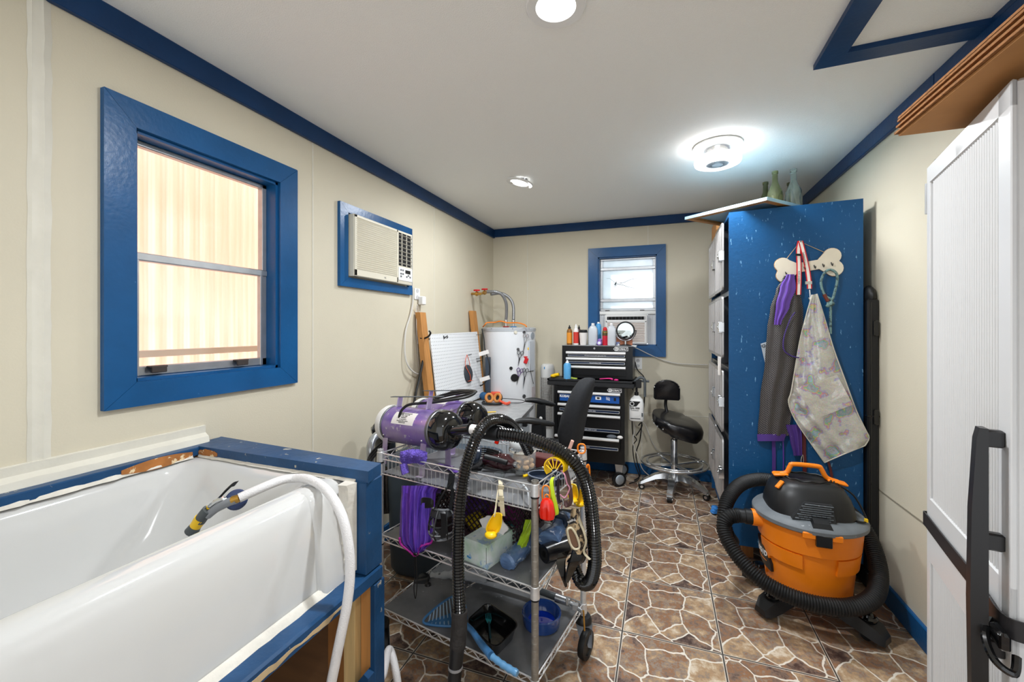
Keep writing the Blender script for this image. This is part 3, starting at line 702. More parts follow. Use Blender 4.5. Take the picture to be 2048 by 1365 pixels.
hz = B().tube([S_(478, 997), at(520, 978, 1.27), at(560, 962, 1.31), at(590, 957, 1.33), at(622, 961, 1.30), at(655, 983, 1.25), at(683, 1030, 1.21), at(697, 1090, 1.19), at(700, 1150, 1.18), at(694, 1210, 1.17), at(682, 1270, 1.16), at(670, 1330, 1.155), at(658, 1400, 1.15), at(655, 1500, 1.15), at(665, 1620, 1.15), V((-.78, 1.02, .018))], .0135, 14, 8)
o = mk('bath_hose', hz, hose_w); tag(o, 'white braided hose arching over the bath rim and hanging down its front', 'hose')
hz = B().tube([(-.99, 1.22, .20), (-.93, 1.235, .17), at(778, 1300, 1.62), at(792, 1345, 1.58), at(797, 1400, 1.55), at(790, 1440, 1.50), V((-.86, 1.12, .017))], .014, 14, 8)
o = mk('floor_hose', hz, hose_w); tag(o, 'white hose end curving down to the floor beside the blue frame and the cart wheel', 'hose')

# ------------------------------------------------------------------ tall white cabinet with its door ajar, cardboard on top
cb = thing('storage_cabinet', 'tall white utility cabinet at the right edge, ribbed door ajar with a long black handle', 'cabinet', (.87, .95, 0))
b = B(); cx0, cx1, cy0, cy1 = .668, 1.075, .46, 1.405
b.bb(cx0, cx1, cy1 - .018, cy1, 0, 1.84).bb(cx0, cx1, cy0, cy0 + .018, 0, 1.84).bb(cx0, cx1, cy0, cy1, 1.822, 1.84).bb(cx0, cx1, cy0, cy1, .04, .058).bb(cx1 - .01, cx1, cy0, cy1, 0, 1.84).bb(cx0 + .01, cx1, cy0, cy1, .9, .918)
mk('carcass', b, M('cabinet_carcass', 'c3cbd4', .4), cb)
DD = V((.2126 / .9998, .977 / .9998, 0)).normalized(); DNn = V((-DD.y, DD.x, 0))     # along the door towards its hinge; outward normal
hinge = V((.65, 1.40, 0)); DW = .461; nearp = hinge - DD * DW
def dp(a, n, z): return nearp + DD * a + DNn * n + V((0, 0, z))       # a from the free edge, n outwards
def dbox(bd, a0, a1, n0, n1, z0, z1, bev=0):
    c = dp((a0 + a1) / 2, (n0 + n1) / 2, (z0 + z1) / 2)
    return bd.box(c, (abs(a1 - a0), abs(n1 - n0), z1 - z0), rz=math.atan2(DD.y, DD.x), bev=bev)
door = B(); dbox(door, 0, DW, -.032, -.006, .06, 1.82, .006)
for a0, a1, z0, z1 in ((0, DW, 1.772, 1.82), (0, .048, .06, 1.82), (DW - .025, DW, .06, 1.82), (0, DW, .800, .965), (0, DW, .06, .12)): dbox(door, a0, a1, -.008, 0, z0, z1, .003)
dr = mk('door', door, wh_cab, cb)
b = B()
for zz0, zz1 in ((.965, 1.772), (.12, .80)):
    k = 0; a = .054
    while a < DW - .03:
        b.cyl(dp(a, -.0065, zz0), dp(a, -.0065, zz1), .0042, seg=8); a += .0118
mk('rib', b, wh_cab, dr)
b = B()
for kz in (1.21, 1.03, .845, .66):
    dbox(b, .018, .034, 0, .024, kz - .018, kz + .012, .003)
b.loft([[dp(.012, .022, z), dp(.038, .022, z), dp(.035, .036 + d, z), dp(.015, .036 + d, z)] for z, d in ((.60, 0), (.75, .006), (.92, .008), (1.08, .006), (1.205, 0), (1.225, -.004))])
mk('handle', b, M('handle_black', '1b1a1b', .3), dr)
mk('hinge', B().cyl((.655, 1.408, 1.70), (.655, 1.408, 1.78), .005), alu, dr)
d2 = B().bb(cx0 - .026, cx0 - .002, cy0, cy0 + .46, .06, 1.82, .005); mk('door', d2, wh_cab, cb)
# strap round the door
st = thing('door_strap', 'black strap band wrapped across the white cabinet door behind the handle', 'strap', dp(.2, .0, .88))
b = B(); zc = .900
b.ribbon([dp(DW + .003, -.02, zc + .004), dp(DW + .002, .004, zc + .004), dp(DW - .02, .0045, zc + .003), dp(.30, .004, zc), dp(.15, .004, zc), dp(.07, .008, zc), dp(.02, .010, zc - .002), dp(-.006, .002, zc - .003), dp(-.010, -.02, zc - .003)], .034, (0, 0, 1), .003, 4)
mk('band', b, M('strap_black', '1e1c1d', .4), st)
b = B().tube([dp(.035, .012, .885), dp(.0, .03, .872), dp(-.03, .028, .85), dp(-.04, .01, .842), dp(-.02, .0, .86)], .006, 8, 6)
dbox(b, -.028, .012, .008, .022, .865, .895, .004)
mk('buckle', b, blk_gloss, st)
# cardboard stack
for k in range(8):
    z = 1.8415 + k * .0052; j = random.uniform(-.006, .006); j2 = random.uniform(-.008, .008)
    b = B().bb(.508 + j, 1.06, .25, 1.207 + j2, z, z + .0048)
    o = mk('cardboard_sheet', b, cardb if k == 0 else cardb_edge)
    tag(o, 'lowest cardboard sheet of the stack, its brown underside showing above the white cabinet' if k == 0 else ('topmost cardboard sheet of the stack on the white cabinet' if k == 7 else 'flattened cardboard sheet in the middle of the stack on the white cabinet'), 'cardboard', 'flattened cardboard sheets on the white cabinet')
b = B().tube([(.60, .74, 1.835), (.62, .70, 1.832), (.655, .62, 1.83), (.655, .5, 1.83)], .004, 6, 5)
o = mk('hanging_cord', b, cable_k); tag(o, 'short black cord poking out below the cardboard above the white cabinet', 'cord')

# ------------------------------------------------------------------ kennel bank (blue locker) on the right
PY = 2.78; kx0, kx1, kz0, kz1 = .371, 1.0215, .124, 2.094
KY1 = 3.72
kb = thing('kennel_bank', 'tall blue plywood kennel bank with eight brushed steel doors on its left side', 'kennel cabinet', (.69, 3.25, 0))
b = B(); b.hexa([V((kx0, PY, kz0)), V((kx1, PY, kz0)), V((kx1, PY + .018, kz0)), V((kx0, PY + .018, kz0))], [V((kx0, PY, kz1 - .008)), V((kx1, PY, kz1 + .008)), V((kx1, PY + .018, kz1 + .008)), V((kx0, PY + .018, kz1 - .008))])
mk('side_panel', b, blue_ply, kb)
b = B().bb(kx1 - .018, kx1, PY + .018, KY1, kz0, kz1 - .01).bb(kx0, kx1 - .018, PY + .018, KY1, kz1 - .03, kz1 - .012).bb(kx0, kx1 - .018, KY1 - .018, KY1, kz0, kz1 - .03).bb(kx0 + .02, kx1 - .018, PY + .018, KY1 - .018, kz0, kz0 + .018)
mk('carcass', b, blue_ply, kb)
b = B()
for z in (.74, 1.15, 1.61): b.bb(kx0 + .002, kx1 - .02, PY + .02, KY1 - .02, z - .014, z + .014)
b.bb(kx0 + .004, kx1 - .02, 3.175, 3.19, kz0 + .02, kz1 - .032)
mk('divider', b, steel_dk, kb)
for x, y in ((kx0 + .12, PY + .16), (kx1 - .10, PY + .16), (kx0 + .12, KY1 - .06), (kx1 - .10, KY1 - .06)): mk('foot_block', B().bb(x - .03, x + .03, y - .03, y + .03, 0, kz0 - .001), wood_dk, kb)
rows = ((1.63, 2.045), (1.215, 1.597), (.765, 1.147), (.315, .732))
for ri, (z0, z1) in enumerate(rows):
    for ci, (y0, y1) in enumerate(((2.835, 3.20), (3.235, 3.68))):
        xo = .350 + (.006 if ci else 0)
        b = B(); r_ = .03; pts = []
        for cy, cz, a in ((y1 - r_, z0 + r_, -PI / 2), (y1 - r_, z1 - r_, 0), (y0 + r_, z1 - r_, PI / 2), (y0 + r_, z0 + r_, PI)):
            for k in range(5): pts.append(V((xo, cy + r_ * math.cos(a + PI / 2 * k / 4), cz + r_ * math.sin(a + PI / 2 * k / 4))))
        b.prism(pts, (-.010, 0, 0))
        for k in range(1, 9): yy = y0 + (y1 - y0) * k / 9; b.bb(xo - .0125, xo - .0095, yy - .0015, yy + .0015, z0 + .02, z1 - .02)
        d = mk('kennel_door', b, steel, kb)
        b = B(); zm = (z0 + z1) / 2
        b.bb(xo - .030, xo - .010, y0 + .008, y0 + .020, zm - .035, zm + .035, .002).bb(xo - .034, xo - .028, y0 - .022, y0 + .03, zm - .012, zm + .016, .002).bb(xo - .031, xo - .001, y0 - .026, y0 - .018, zm - .03, zm + .03, .002)
        b.cyl((xo - .036, y0 + .014, zm), (xo - .028, y0 + .014, zm), .006, seg=10)
        mk('latch', b, chrome, d)
b = B().drape([(0, .0, .10), (.4, .01, .09), (1, .03, .06)], lambda x, y, o_: V((.335 - o_, 2.80 + x, 1.225 - y * .11)), 6, 6, front=lambda u, v: .008 + .006 * math.sin(9 * u))
o = mk('white_rag', b, label_w); tag(o, 'white rag stuck between the steel kennel doors near the blue panel', 'rag')
tp_ = onZ(1430, 1024, 0); b = B().ball((tp_.x, tp_.y, .022), .028, (1, 1.2, .75), 14, 9).ball((tp_.x - .015, tp_.y - .05, .018), .022, (1, 1.3, .8), 12, 8)
for v_ in b.bm.verts: v_.co += V((math.sin(v_.co.y * 300), math.sin(v_.co.z * 400), abs(math.sin(v_.co.x * 300)))) * .004
o = mk('blue_tape_strip', b, M('blue_tape', '3f8fe0', .5)); tag(o, 'crumpled blue tape lying on the floor below the steel kennel doors', 'tape')

# canvas, box and bottles on top of the kennels
b = B()
def cz_(y): return 2.098 + .13 * (y - 2.6)
Q = []
for px, py, zz in ((1370, 440, 2.135), (1534, 401, 2.105), (1572, 410, 2.105)): Q.append(onZ(px, py, zz))
A_, B_, C_ = Q
C_ = B_ + (C_ - B_).normalized() * .62; D_ = A_ + (C_ - B_)
nrm = (B_ - A_).cross(C_ - B_).normalized(); nrm = nrm if nrm.z > 0 else -nrm
cvt = thing('canvas_painting', 'pale blue stretched canvas with wooden bars lying askew on top of the kennels', 'canvas', (B_ + A_) / 2)
def quad_in(k): 
    c = (A_ + B_ + C_ + D_) / 4; return [p + (c - p).normalized() * k for p in (A_, B_, C_, D_)]
Q0 = [A_, B_, C_, D_]
cvb = B().prism([p + nrm * .016 for p in Q0], nrm * .003)
cen_q = (A_ + B_ + C_ + D_) / 4
for i in range(4):
    p_, q_ = Q0[i], Q0[(i + 1) % 4]; ow_ = ((p_ + q_) / 2 - cen_q).normalized() * .0025
    cvb.prism([p_ + nrm * .001, q_ + nrm * .001, q_ + nrm * .019, p_ + nrm * .019], ow_)
mk('canvas_face', cvb, M('canvas_blue', '86bddb', .7, col2='bddbe8', vs=4), cvt)
b = B(); I = quad_in(.055)
for i in range(4):
    j = (i + 1) % 4; mk('stretcher_bar', B().prism([Q0[i], Q0[j], I[j], I[i]], nrm * .0155), wood_post, cvt)
o = mk('cardboard_box', B().bb(.372, .62, 3.42, 3.72, 2.083, 2.205, .002), cardb); tag(o, 'brown cardboard box standing on the far end of the kennel bank', 'box')
prof = [(.001, 0), (.036, .002), (.040, .010), (.0405, .15), (.037, .185), (.022, .225), (.0148, .25), (.0138, .30), (.0165, .303), (.0165, .318), (.013, .32), (.0125, .30), (.013, .25), (.020, .222), (.035, .184), (.0385, .15), (.038, .012), (.001, .006)]
def bottle(px, f, mt, sc, label, z=2.083):
    p = at(px, 500, f); b = B().lathe([(r * sc * 1.12, h_ * sc) for r, h_ in prof], (p.x, p.y, z), 28, caps=False)
    o = mk('glass_bottle', b, mt); return tag(o, label, 'bottle', 'empty wine bottles on the kennel bank')
bottle(1531, 2.86, glass_dark, .97, 'olive glass bottle left of all bottles on the kennels, only its neck showing')
bottle(1550, 2.66, glass_green, .97, 'green shouldered glass bottle in front on the kennels beside the clear one')
bottle(1557, 2.95, glass_dark, .92, 'olive bottle neck just behind the green shouldered bottle on the kennels')
bottle(1580, 2.95, glass_dark, 1.06, 'dark bottle neck hidden behind the big clear bottle on the kennels')
bottle(1587, 2.70, glass_clear, 1.06, 'big clear glass bottle, rightmost on top of the kennel bank')

# black case between kennels and wall
cs_ = thing('equipment_case', 'long black hard case standing between the blue kennels and the right wall', 'case', (1.045, 2.9, 0))
b = B().bb(1.027, 1.078, 2.745, 2.98, .10, 1.56, .012); mk('shell', b, blk, cs_)
mk('seam_bead', B().bb(1.0245, 1.0795, 2.742, 2.985, .93, .937, .001).bb(1.040, 1.045, 2.742, 2.985, .12, 1.54, .001), blk_gloss, cs_)
for zz in (.89, 1.36): mk('clasp', B().bb(1.050, 1.072, 2.732, 2.746, zz, zz + .08, .003), blk_gloss, cs_)
mk('end_cap', B().ball((1.052, 2.80, 1.575), .048, (.55, 1.1, 1.2)), blk, cs_)
mk('base_foot', B().bb(1.027, 1.075, 2.75, 2.97, 0, .10, .01), blk, cs_)

# ------------------------------------------------------------------ wall fittings on the left wall
def outlet_plate(name, c, axis, label, hgt=.115, wid=.072):
    t_ = thing(name, label, 'wall outlet', c); c = V(c)
    if axis == 'x': mk('plate', B().bb(c.x, c.x + .006, c.y - wid / 2, c.y + wid / 2, c.z - hgt / 2, c.z + hgt / 2, .003), wh_pl, t_)
    else: mk('plate', B().bb(c.x - wid / 2, c.x + wid / 2, c.y - .006, c.y, c.z - hgt / 2, c.z + hgt / 2, .003), wh_pl, t_)
    for dz in (.024, -.024):
        b = B(); ax = (1, 0, 0) if axis == 'x' else (0, -1, 0); n = V(ax)
        b.lathe([(.017, 0), (.017, .008), (.001, .008)], c + V((0, 0, dz)), 16, ax, sy=.9); mk('socket', b, M('socket_grey', 'bfbfc0', .5), t_)
    return t_
ow = outlet_plate('wall_outlet', (XL, 2.716, 1.655), 'x', 'upper white wall outlet beside the air conditioner with an adapter plugged in', .085)
mk('plug_adapter', B().bb(XL + .006, XL + .045, 2.725, 2.775, 1.575, 1.64, .006), wh_pl, ow)
ow2 = outlet_plate('wall_outlet', (XL, 2.77, 1.345), 'x', 'white duplex wall outlet with a black plug, left of the pine stud', .13, .085)
mk('black_plug', B().bb(XL + .010, XL + .045, 2.755, 2.83, 1.305, 1.33, .008), blk, ow2)
def wcab(pts, r, mt, label, name='power_cable', cat='cable'):
    o = mk(name, B().tube(pts, r, 8, 6), mt); return tag(o, label, cat)
xw = XL + .012
wcab([onX(825, 575, xw), onX(826, 600, xw), onX(821, 630, xw), onX(811, 665, xw), onX(810, 710, xw + .01), onX(818, 735, xw + .02), onX(834, 748, xw + .02), onX(846, 742, xw + .02), onX(852, 715, xw + .02)], .006, cable_w, 'beige cable looping down the left wall below the air conditioner')
wcab([onX(835, 610, xw + .02), onX(838, 630, xw), onX(844, 655, xw), onX(846, 680, xw)], .0035, cable_w, 'thin cord between the two white wall outlets')
wcab([onX(833, 612, xw), onX(833, 650, xw + .012), onX(835, 700, xw), onX(838, 745, xw)], .0025, cable_w, 'very thin grey cord running straight down past the duplex outlet')
wcab([onX(842, 676, xw + .05), onX(850, 682, xw + .05), onX(847, 715, xw + .06), onX(838, 760, xw + .07), onX(831, 790, xw + .08), onX(822, 850, xw + .1)], .009, cable_k, 'thick black cable dropping from the duplex outlet behind the purple dryers')
wcab([onX(846, 678, xw + .05), onX(856, 674, xw + .1), onX(861, 667, xw + .13), onX(858, 662, xw + .12)], .007, cable_k, 'black cable bent round the left pine stud')

# studs and pegboard leaning against the wall
def lean(z): return -1.672 + (1.52 - z) * .125
for y, zt_, lab in ((2.715, 1.518, 'tall pine stud leaning at the left edge of the white pegboard'), (3.635, 1.565, 'pine stud leaning at the right edge of the pegboard beside the heater')):
    b = B(); b.hexa([V((lean(.01) - .04, y - .04, .001)), V((lean(.01), y - .04, .001)), V((lean(.01), y + .04, .001)), V((lean(.01) - .04, y + .04, .001))],
                    [V((lean(zt_) - .04, y - .04, zt_)), V((lean(zt_), y - .04, zt_)), V((lean(zt_), y + .04, zt_)), V((lean(zt_) - .04, y + .04, zt_))])
    o = mk('pine_stud', b, wood_post); tag(o, lab, 'wood stud')
pg = thing('pegboard', 'white perforated pegboard leaning on the left wall behind the desk', 'pegboard', (lean(.77), 3.2, .76))
b = B(); e = .008; b.hexa([V((lean(.765) + e, 2.758, .765)), V((lean(.765) + e + .006, 2.758, .765)), V((lean(.765) + e + .006, 3.60, .765)), V((lean(.765) + e, 3.60, .765))],
                          [V((lean(1.362) + e, 2.758, 1.355)), V((lean(1.362) + e + .006, 2.758, 1.355)), V((lean(1.362) + e + .006, 3.612, 1.368)), V((lean(1.362) + e, 3.612, 1.368))])
mk('board', b, peg_holes, pg)
b = B().bar(onX(887, 672, -1.635), onX(889, 678, -1.625), .005).bar(onX(889, 676, -1.63), onX(895, 672, -1.63), .004).bar(onX(893, 678, -1.635), onX(896, 674, -1.63), .004); mk('peg_clip', b, blk, pg)
b = B().bar(onX(928, 713, -1.63), onX(943, 709, -1.60), .003).bar(onX(930, 712, -1.625), onX(932, 719, -1.615), .004); mk('peg_hook', b, blk, pg)
for k, (px, py) in enumerate(((957, 670), (957, 717), (958, 722))):
    wy = onX(px, py, -1.6)
    mk('zip_tie', B().bar(wy + V((0, -.05, 0)), wy + V((0, .06, 0)), .0025), blk, pg)
sp = thing('pop_speaker', 'round flat dark grey disc speaker hanging by an orange loop on the pegboard', 'speaker', onX(935, 765, -1.58))
cdisc = onX(936, 748, -1.585)
mk('disc', B().lathe([(.001, -.018), (.05, -.016), (.062, -.006), (.062, .006), (.05, .016), (.001, .018)], cdisc, 32, (1, -.15, .12), sy=1.25), M('speaker_grey', '33383f', .6), sp)
b = B().tube([onX(934, 710, -1.59), onX(931, 722, -1.585), onX(932, 734, -1.58), onX(940, 750, -1.56), onX(941, 762, -1.56)], .0028, 6, 5).tube([onX(934, 710, -1.59), onX(938, 722, -1.585), onX(940, 734, -1.58)], .0028, 6, 5).tube([onX(936, 763, -1.56), onX(946, 761, -1.56)], .0024, 6, 2)
mk('orange_cord', b, M('cord_orange', 'd0532a', .6), sp)

# ------------------------------------------------------------------ water heater
HX, HY, HR = -1.435, 3.93, .262
wh = thing('water_heater', 'white cylindrical water heater in the back left corner', 'water heater', (HX, HY, 0))
mk('tank', B().lathe([(.22, 0), (HR - .004, .01), (HR, .03), (HR, 1.375), (HR + .002, 1.376)], (HX, HY, 0), 64), heater_m, wh)
mk('top_cap', B().lathe([(HR + .004, 1.372), (HR + .004, 1.398), (HR - .01, 1.408), (.001, 1.412)], (HX, HY, 0), 64), M('heater_cap', 'b5b9be', .4), wh)
def hp(px, py, lift=0.0):   # point on the tank's surface
    d = ray(px, py); o = V((0 - HX, 0 - HY, 0)); a = d.x ** 2 + d.y ** 2; bq = 2 * (o.x * d.x + o.y * d.y); cq = o.x ** 2 + o.y ** 2 - (HR + lift) ** 2
    t_ = (-bq - math.sqrt(max(bq * bq - 4 * a * cq, 0))) / (2 * a); return V((0, 0, CAMH)) + d * t_
def hn(p): n = V((p.x - HX, p.y - HY, 0)); return n.normalized()
p = hp(1062, 712); n = hn(p); b = B().box(p + n * .002, (.09, .02, .30), rz=math.atan2(n.y, n.x) + PI / 2, bev=.01); mk('access_panel', b, M('panel_grey', 'c2c7cd', .4), wh)
p = hp(1058, 690); b = B()
p = hp(1065, 672); n = hn(p); mk('round_badge', B().lathe([(.001, .003), (.034, .003), (.034, -.004)], p, 24, n), M('badge_grey', '9aa3ac', .5), wh)
for px, py in ((1032, 665), (983, 658), (1025, 658), (1058, 658)):
    p = hp(px, py, .003); mk('screw', B().ball(p, .004 if px != 1032 else .001), grey_dk, wh)
p = hp(1067, 790); n = hn(p); mk('rating_label', B().box(p, (.09, .003, .16), rz=math.atan2(n.y, n.x) + PI / 2), M('label_pinkish', 'cfc6c8', .6), wh)
for px, colr in ((1012, red_m), (1027, M('nipple_blue', '3a7fb5', .5))):
    p = at(px, 650, 4.05); p.z = 1.41
    mk('pipe_nipple', B().lathe([(.03, 0), (.026, .006), (.012, .008), (.012, .045), (.017, .047), (.017, .07)], p, 16), chrome if px == 1012 else chrome, wh)
    mk('nipple_ring', B().lathe([(.012, .001), (.032, .002), (.03, .008), (.013, .01)], p, 16, caps=False), colr, wh)
def flex(pts, label):
    o = mk('flexible_hose', B().ridged(pts, .0155, .012, .10, 12), M('braided_grey', '8f9092', .4, .6)); return tag(o, label, 'flexible pipe')
pw1, pw2 = onX(948, 587, XL), onX(966, 587, XL)
flex([at(975, 584, 3.98), at(990, 584, 3.95), at(1004, 590, 3.97), at(1012, 606, 4.0), at(1013, 625, 4.03), at(1012, 640, 4.05)], 'grey braided hose, left of the two bending down to the heater top')
flex([at(982, 589, 4.05), at(1000, 587, 4.10), at(1016, 594, 4.1), at(1026, 610, 4.08), at(1027, 640, 4.05)], 'grey braided hose, right of the two bending down to the heater top')
for k, (a, e_, lab) in enumerate((((948, 588, XL + .004), (975, 584, 3.98), 'brass shut off valve with red lever, nearer the corner of the wall'), ((944, 588, XL + .004), (960, 588, 3.9), 'brass shut off valve with red wheel at the left of the pair'))):
    t_ = thing('shutoff_valve', lab, 'valve', onX(*a)); p0 = onX(*a) if k == 1 else onX(961, 588, XL + .004); p1 = at(*e_)
    mk('valve_body', B().cyl(p0, p1, .013).ball(p0.lerp(p1, .6), .021), brass, t_)
    q = p0.lerp(p1, .6); mk('valve_handle', B().cyl(q, q + V((0, 0, .03)), .005).lathe([(.001, .028), (.03, .026), (.034, .033), (.03, .040), (.001, .040)], q, 16, (0, 0, 1), sx=1.0, sy=.55), red_m, t_)
wcab([at(966, 654, 4.05), at(970, 650, 4.0), at(974, 646, 4.0), at(990, 645, 4.02), at(1002, 643, 3.98), at(1015, 646, 3.98), at(1035, 646, 3.95), at(1049, 650, 3.95), at(1053, 654, 3.92)], .006, orange, 'orange cable draped across the top of the heater')
wcab([at(964, 658, 3.85), at(968, 680, 3.82), at(970, 700, 3.8), at(978, 725, 3.76), at(979, 745, 3.76), at(974, 760, 3.75), at(965, 770, 3.74), at(960, 772, 3.72)], .006, cable_k, 'black cable hanging between the pegboard stud and the heater')
for (x0_, y0_, x1_, y1_, lab) in ((962, 710, 973, 703, 'small white paper tag higher on the black cable beside the heater'), (961, 759, 978, 757, 'small white paper tag lower on the black cable beside the heater')):
    b = B().box(at((x0_ + x1_) / 2, (y0_ + y1_) / 2, 3.7), (.09, .004, .035), rz=.35, ry=-.3); o = mk('paper_tag', b, label_w); tag(o, lab, 'tag')
o = mk('leaning_panel', B().bb(-1.56, -1.52, 3.62, 3.66, .76, 1.13, .003), M('bluegrey', '3f4a58', .5)); tag(o, 'dark blue grey bar standing between the pegboard and the heater', 'bar')
# scissors, magnets and clips on the tank
def scissors(px, py, px2, py2, label, hm=chrome, loop=.018):
    a, c_ = hp(px, py, .012), hp(px2, py2, .012); d = (c_ - a).normalized(); n = hn(a); s_ = d.cross(n).normalized(); L_ = (c_ - a).length
    t_ = thing('grooming_scissors', label, 'scissors', c_, 'grooming shears stuck to the water heater')
    for k in (-1, 1):
        r0 = a + s_ * k * .018; b = B().tube([r0 + d * (loop * math.cos(q * PI / 4)) + s_ * (loop * .8 * math.sin(q * PI / 4)) for q in range(8)], .0032, 6, 3, closed=True)
        b.bar(r0 + d * loop, a + d * L_ * .45, .0035); mk('finger_loop', b, hm, t_)
        mk('blade', B().loft([[a + d * L_ * .42 + s_ * .007, a + d * L_ * .42 - s_ * .007, a + d * L_ * .42 - s_ * .007 + n * .004, a + d * L_ * .42 + s_ * .007 + n * .004], [c_ + s_ * .0005 * k, c_, c_ + n * .001, c_ + s_ * .001 + n * .001]]), chrome if hm == chrome else steel_dk, t_)
scissors(1052, 672, 1045, 711, 'silver shears high on the heater, just under its rim')
scissors(1041, 706, 1036, 733, 'dark handled shears in the middle of the heater, pointing down', steel_dk)
scissors(1040, 741, 1033, 771, 'purple handled shears low on the heater over the big black disc', M('purple_handle', '5b3a78', .4))
scissors(1051, 741, 1046, 778, 'curved black bladed shears lowest and rightmost on the heater', steel_dk)
def magnet(px, py, r, mt, label):
    p = hp(px, py, .001); b = B().lathe([(.001, .008), (r * .9, .008), (r, .004), (r, -.002)], p, 20, hn(p)); o = mk('round_magnet', b, mt); tag(o, label, 'magnet')
magnet(1022, 737, .016, blk, 'small black round magnet left of the scissors on the heater')
magnet(1029, 756, .036, blk, 'large black round disc magnet low on the heater')
magnet(1031, 665, .016, wh_warm, 'small cream knob magnet near the top of the heater')
magnet(1048, 665, .015, steel_dk, 'dark metal magnet holding the highest scissors on the heater')
magnet(1036, 699, .014, steel_dk, 'dark metal magnet holding the middle scissors on the heater')
magnet(1058, 698, .018, yellow, 'yellow round magnet at the right of the heater')
magnet(1058, 711, .011, blk, 'tiny black magnet just below the yellow one on the heater')
p = hp(1052, 722, .01); b = B().box(p, (.035, .016, .055), rz=.3, ry=.35, bev=.004).box(p + V((-.008, 0, .035)), (.045, .01, .012), rz=.3); o = mk('red_clip', b, red_m); tag(o, 'red plastic clip hanging right of the scissors on the heater', 'clip')
wcab([hp(1060, 716, .01), hp(1061, 740, .012), hp(1065, 760, .012), hp(1067, 768, .012)], .0025, cable_k, 'thin black cord hanging on the right side of the heater')
magnet(1048, 793, .018, steel_dk, 'metal drain cap magnet at the bottom of the visible heater')

# tower fan
tf = thing('tower_fan', 'white tower fan with slotted front between the heater and the tool chest', 'tower fan', V((at(1095, 728, 4.30).x, at(1095, 728, 4.30).y, 0)))
tx, ty = at(1095, 728, 4.30).x, at(1095, 728, 4.30).y
def tl(z, k=1, dy=0): return [V((tx + .070 * k * math.cos(2 * PI * i / 28), ty + .085 * k * math.sin(2 * PI * i / 28) + dy, z)) for i in range(28)]
mk('body', B().loft([tl(.03, .95), tl(.2, .95), tl(.9, 1.0), tl(.99, 1.0), tl(1.02, .92), tl(1.035, .7), tl(1.039, .3)]), wh_pl, tf)
mk('base', B().lathe([(.078, 0), (.080, .012), (.07, .025), (.05, .03)], (tx, ty, 0), 32), wh_pl, tf)
b = B()
zz = .40
while zz < .90: b.tube([V((tx + .073 * math.cos(a), ty + .088 * math.sin(a), zz)) for a in [-PI * .98 + PI * .7 * q / 8 + .25 for q in range(9)]], .0022, 5, 1); zz += .0125
mk('grille_slot', b, M('fan_slot', '6a5f50', .7), tf)
b = B()
for q in range(9):
    a = -PI * .98 + PI * .7 * q / 8 + .25; b.bar(V((tx + .0745 * math.cos(a), ty + .0895 * math.sin(a), .39)), V((tx + .0745 * math.cos(a), ty + .0895 * math.sin(a), .905)), .0016, 4)
mk('grille_rib', b, wh_pl, tf)
mk('control_mark', B().ball((tx - .01, ty - .083, 1.00), .010, (.5, .3, 1.4)), print_b, tf)

# ------------------------------------------------------------------ desk with headphones
dk = thing('desk', 'grey topped white desk beside the pegboard behind the purple dryers', 'desk', (-1.3, 3.0, 0))
q = [(-1.572, 2.56), (-.925, 2.56), (-1.035, 3.42), (-1.572, 3.52)]
mk('desk_top', B().hexa([V((x, y, .725)) for x, y in q], [V((x, y, .75)) for x, y in q]), desk_m, dk)
mk('edge_band', B().hexa([V((x, y, .722)) for x, y in ((-.925, 2.555), (-.919, 2.555), (-1.029, 3.42), (-1.035, 3.42))], [V((x, y, .752)) for x, y in ((-.925, 2.555), (-.919, 2.555), (-1.029, 3.42), (-1.035, 3.42))]), alu, dk)
mk('side_panel', B().hexa([V((x, y, 0)) for x, y in ((-.965, 2.6), (-.945, 2.6), (-1.045, 3.36), (-1.065, 3.36))], [V((x, y, .724)) for x, y in ((-.965, 2.6), (-.945, 2.6), (-1.045, 3.36), (-1.065, 3.36))]), M('desk_side', 'c3ccd3', .4), dk)
mk('side_panel', B().bb(-1.56, -1.54, 2.6, 3.45, 0, .724), M('desk_side', 'c3ccd3', .4), dk)
mk('modesty_panel', B().bb(-1.54, -.97, 2.60, 2.62, .1, .724), M('desk_side', 'c3ccd3', .4), dk)
p = onZ(1045, 846, .752); mk('desk_clip', B().box(p + V((.018, 0, -.01)), (.03, .03, .03), bev=.004), blk, dk)
hd = thing('headphones', 'black over-ear headphones with tan ear pads lying on the grey desk', 'headphones', onZ(982, 812, .75))
hb = onZ(985, 809, .752)
b = B().tube([hb + V((.085 * math.cos(a), .085 * math.sin(a) * .8, .014)) for a in [PI * .95 + PI * 1.1 * q / 10 for q in range(11)]], .011, 10, 4); mk('headband', b, blk, hd)
for dx, dyy, rx in ((-.045, .03, .5), (.03, .055, .2)):
    cc = hb + V((dx, dyy, .045)); ax = V((.55 if dx < 0 else -.1, -.8, .35)).normalized()
    mk('ear_cup', B().lathe([(.001, -.022), (.034, -.018), (.040, -.004), (.036, .004)], cc, 20, ax, sy=1.15), blk, hd)
    qm = ax.to_track_quat('Z', 'Y').to_matrix()
    mk('ear_pad', B().tube([cc + qm @ V((.028 * math.cos(2 * PI * k / 12), .033 * math.sin(2 * PI * k / 12), .012)) for k in range(12)], .012, 8, 3, closed=True), M('tan_pad', 'c98443', .55), hd)
p = onZ(967, 800, .752) + V((0, 0, .035)); o = mk('massage_ball', B().ball(p, .036), M('ball_blue', '2f5f8a', .7, bump=.6, bs=120)); tag(o, 'blue textured ball on the desk beside the headphones', 'ball')
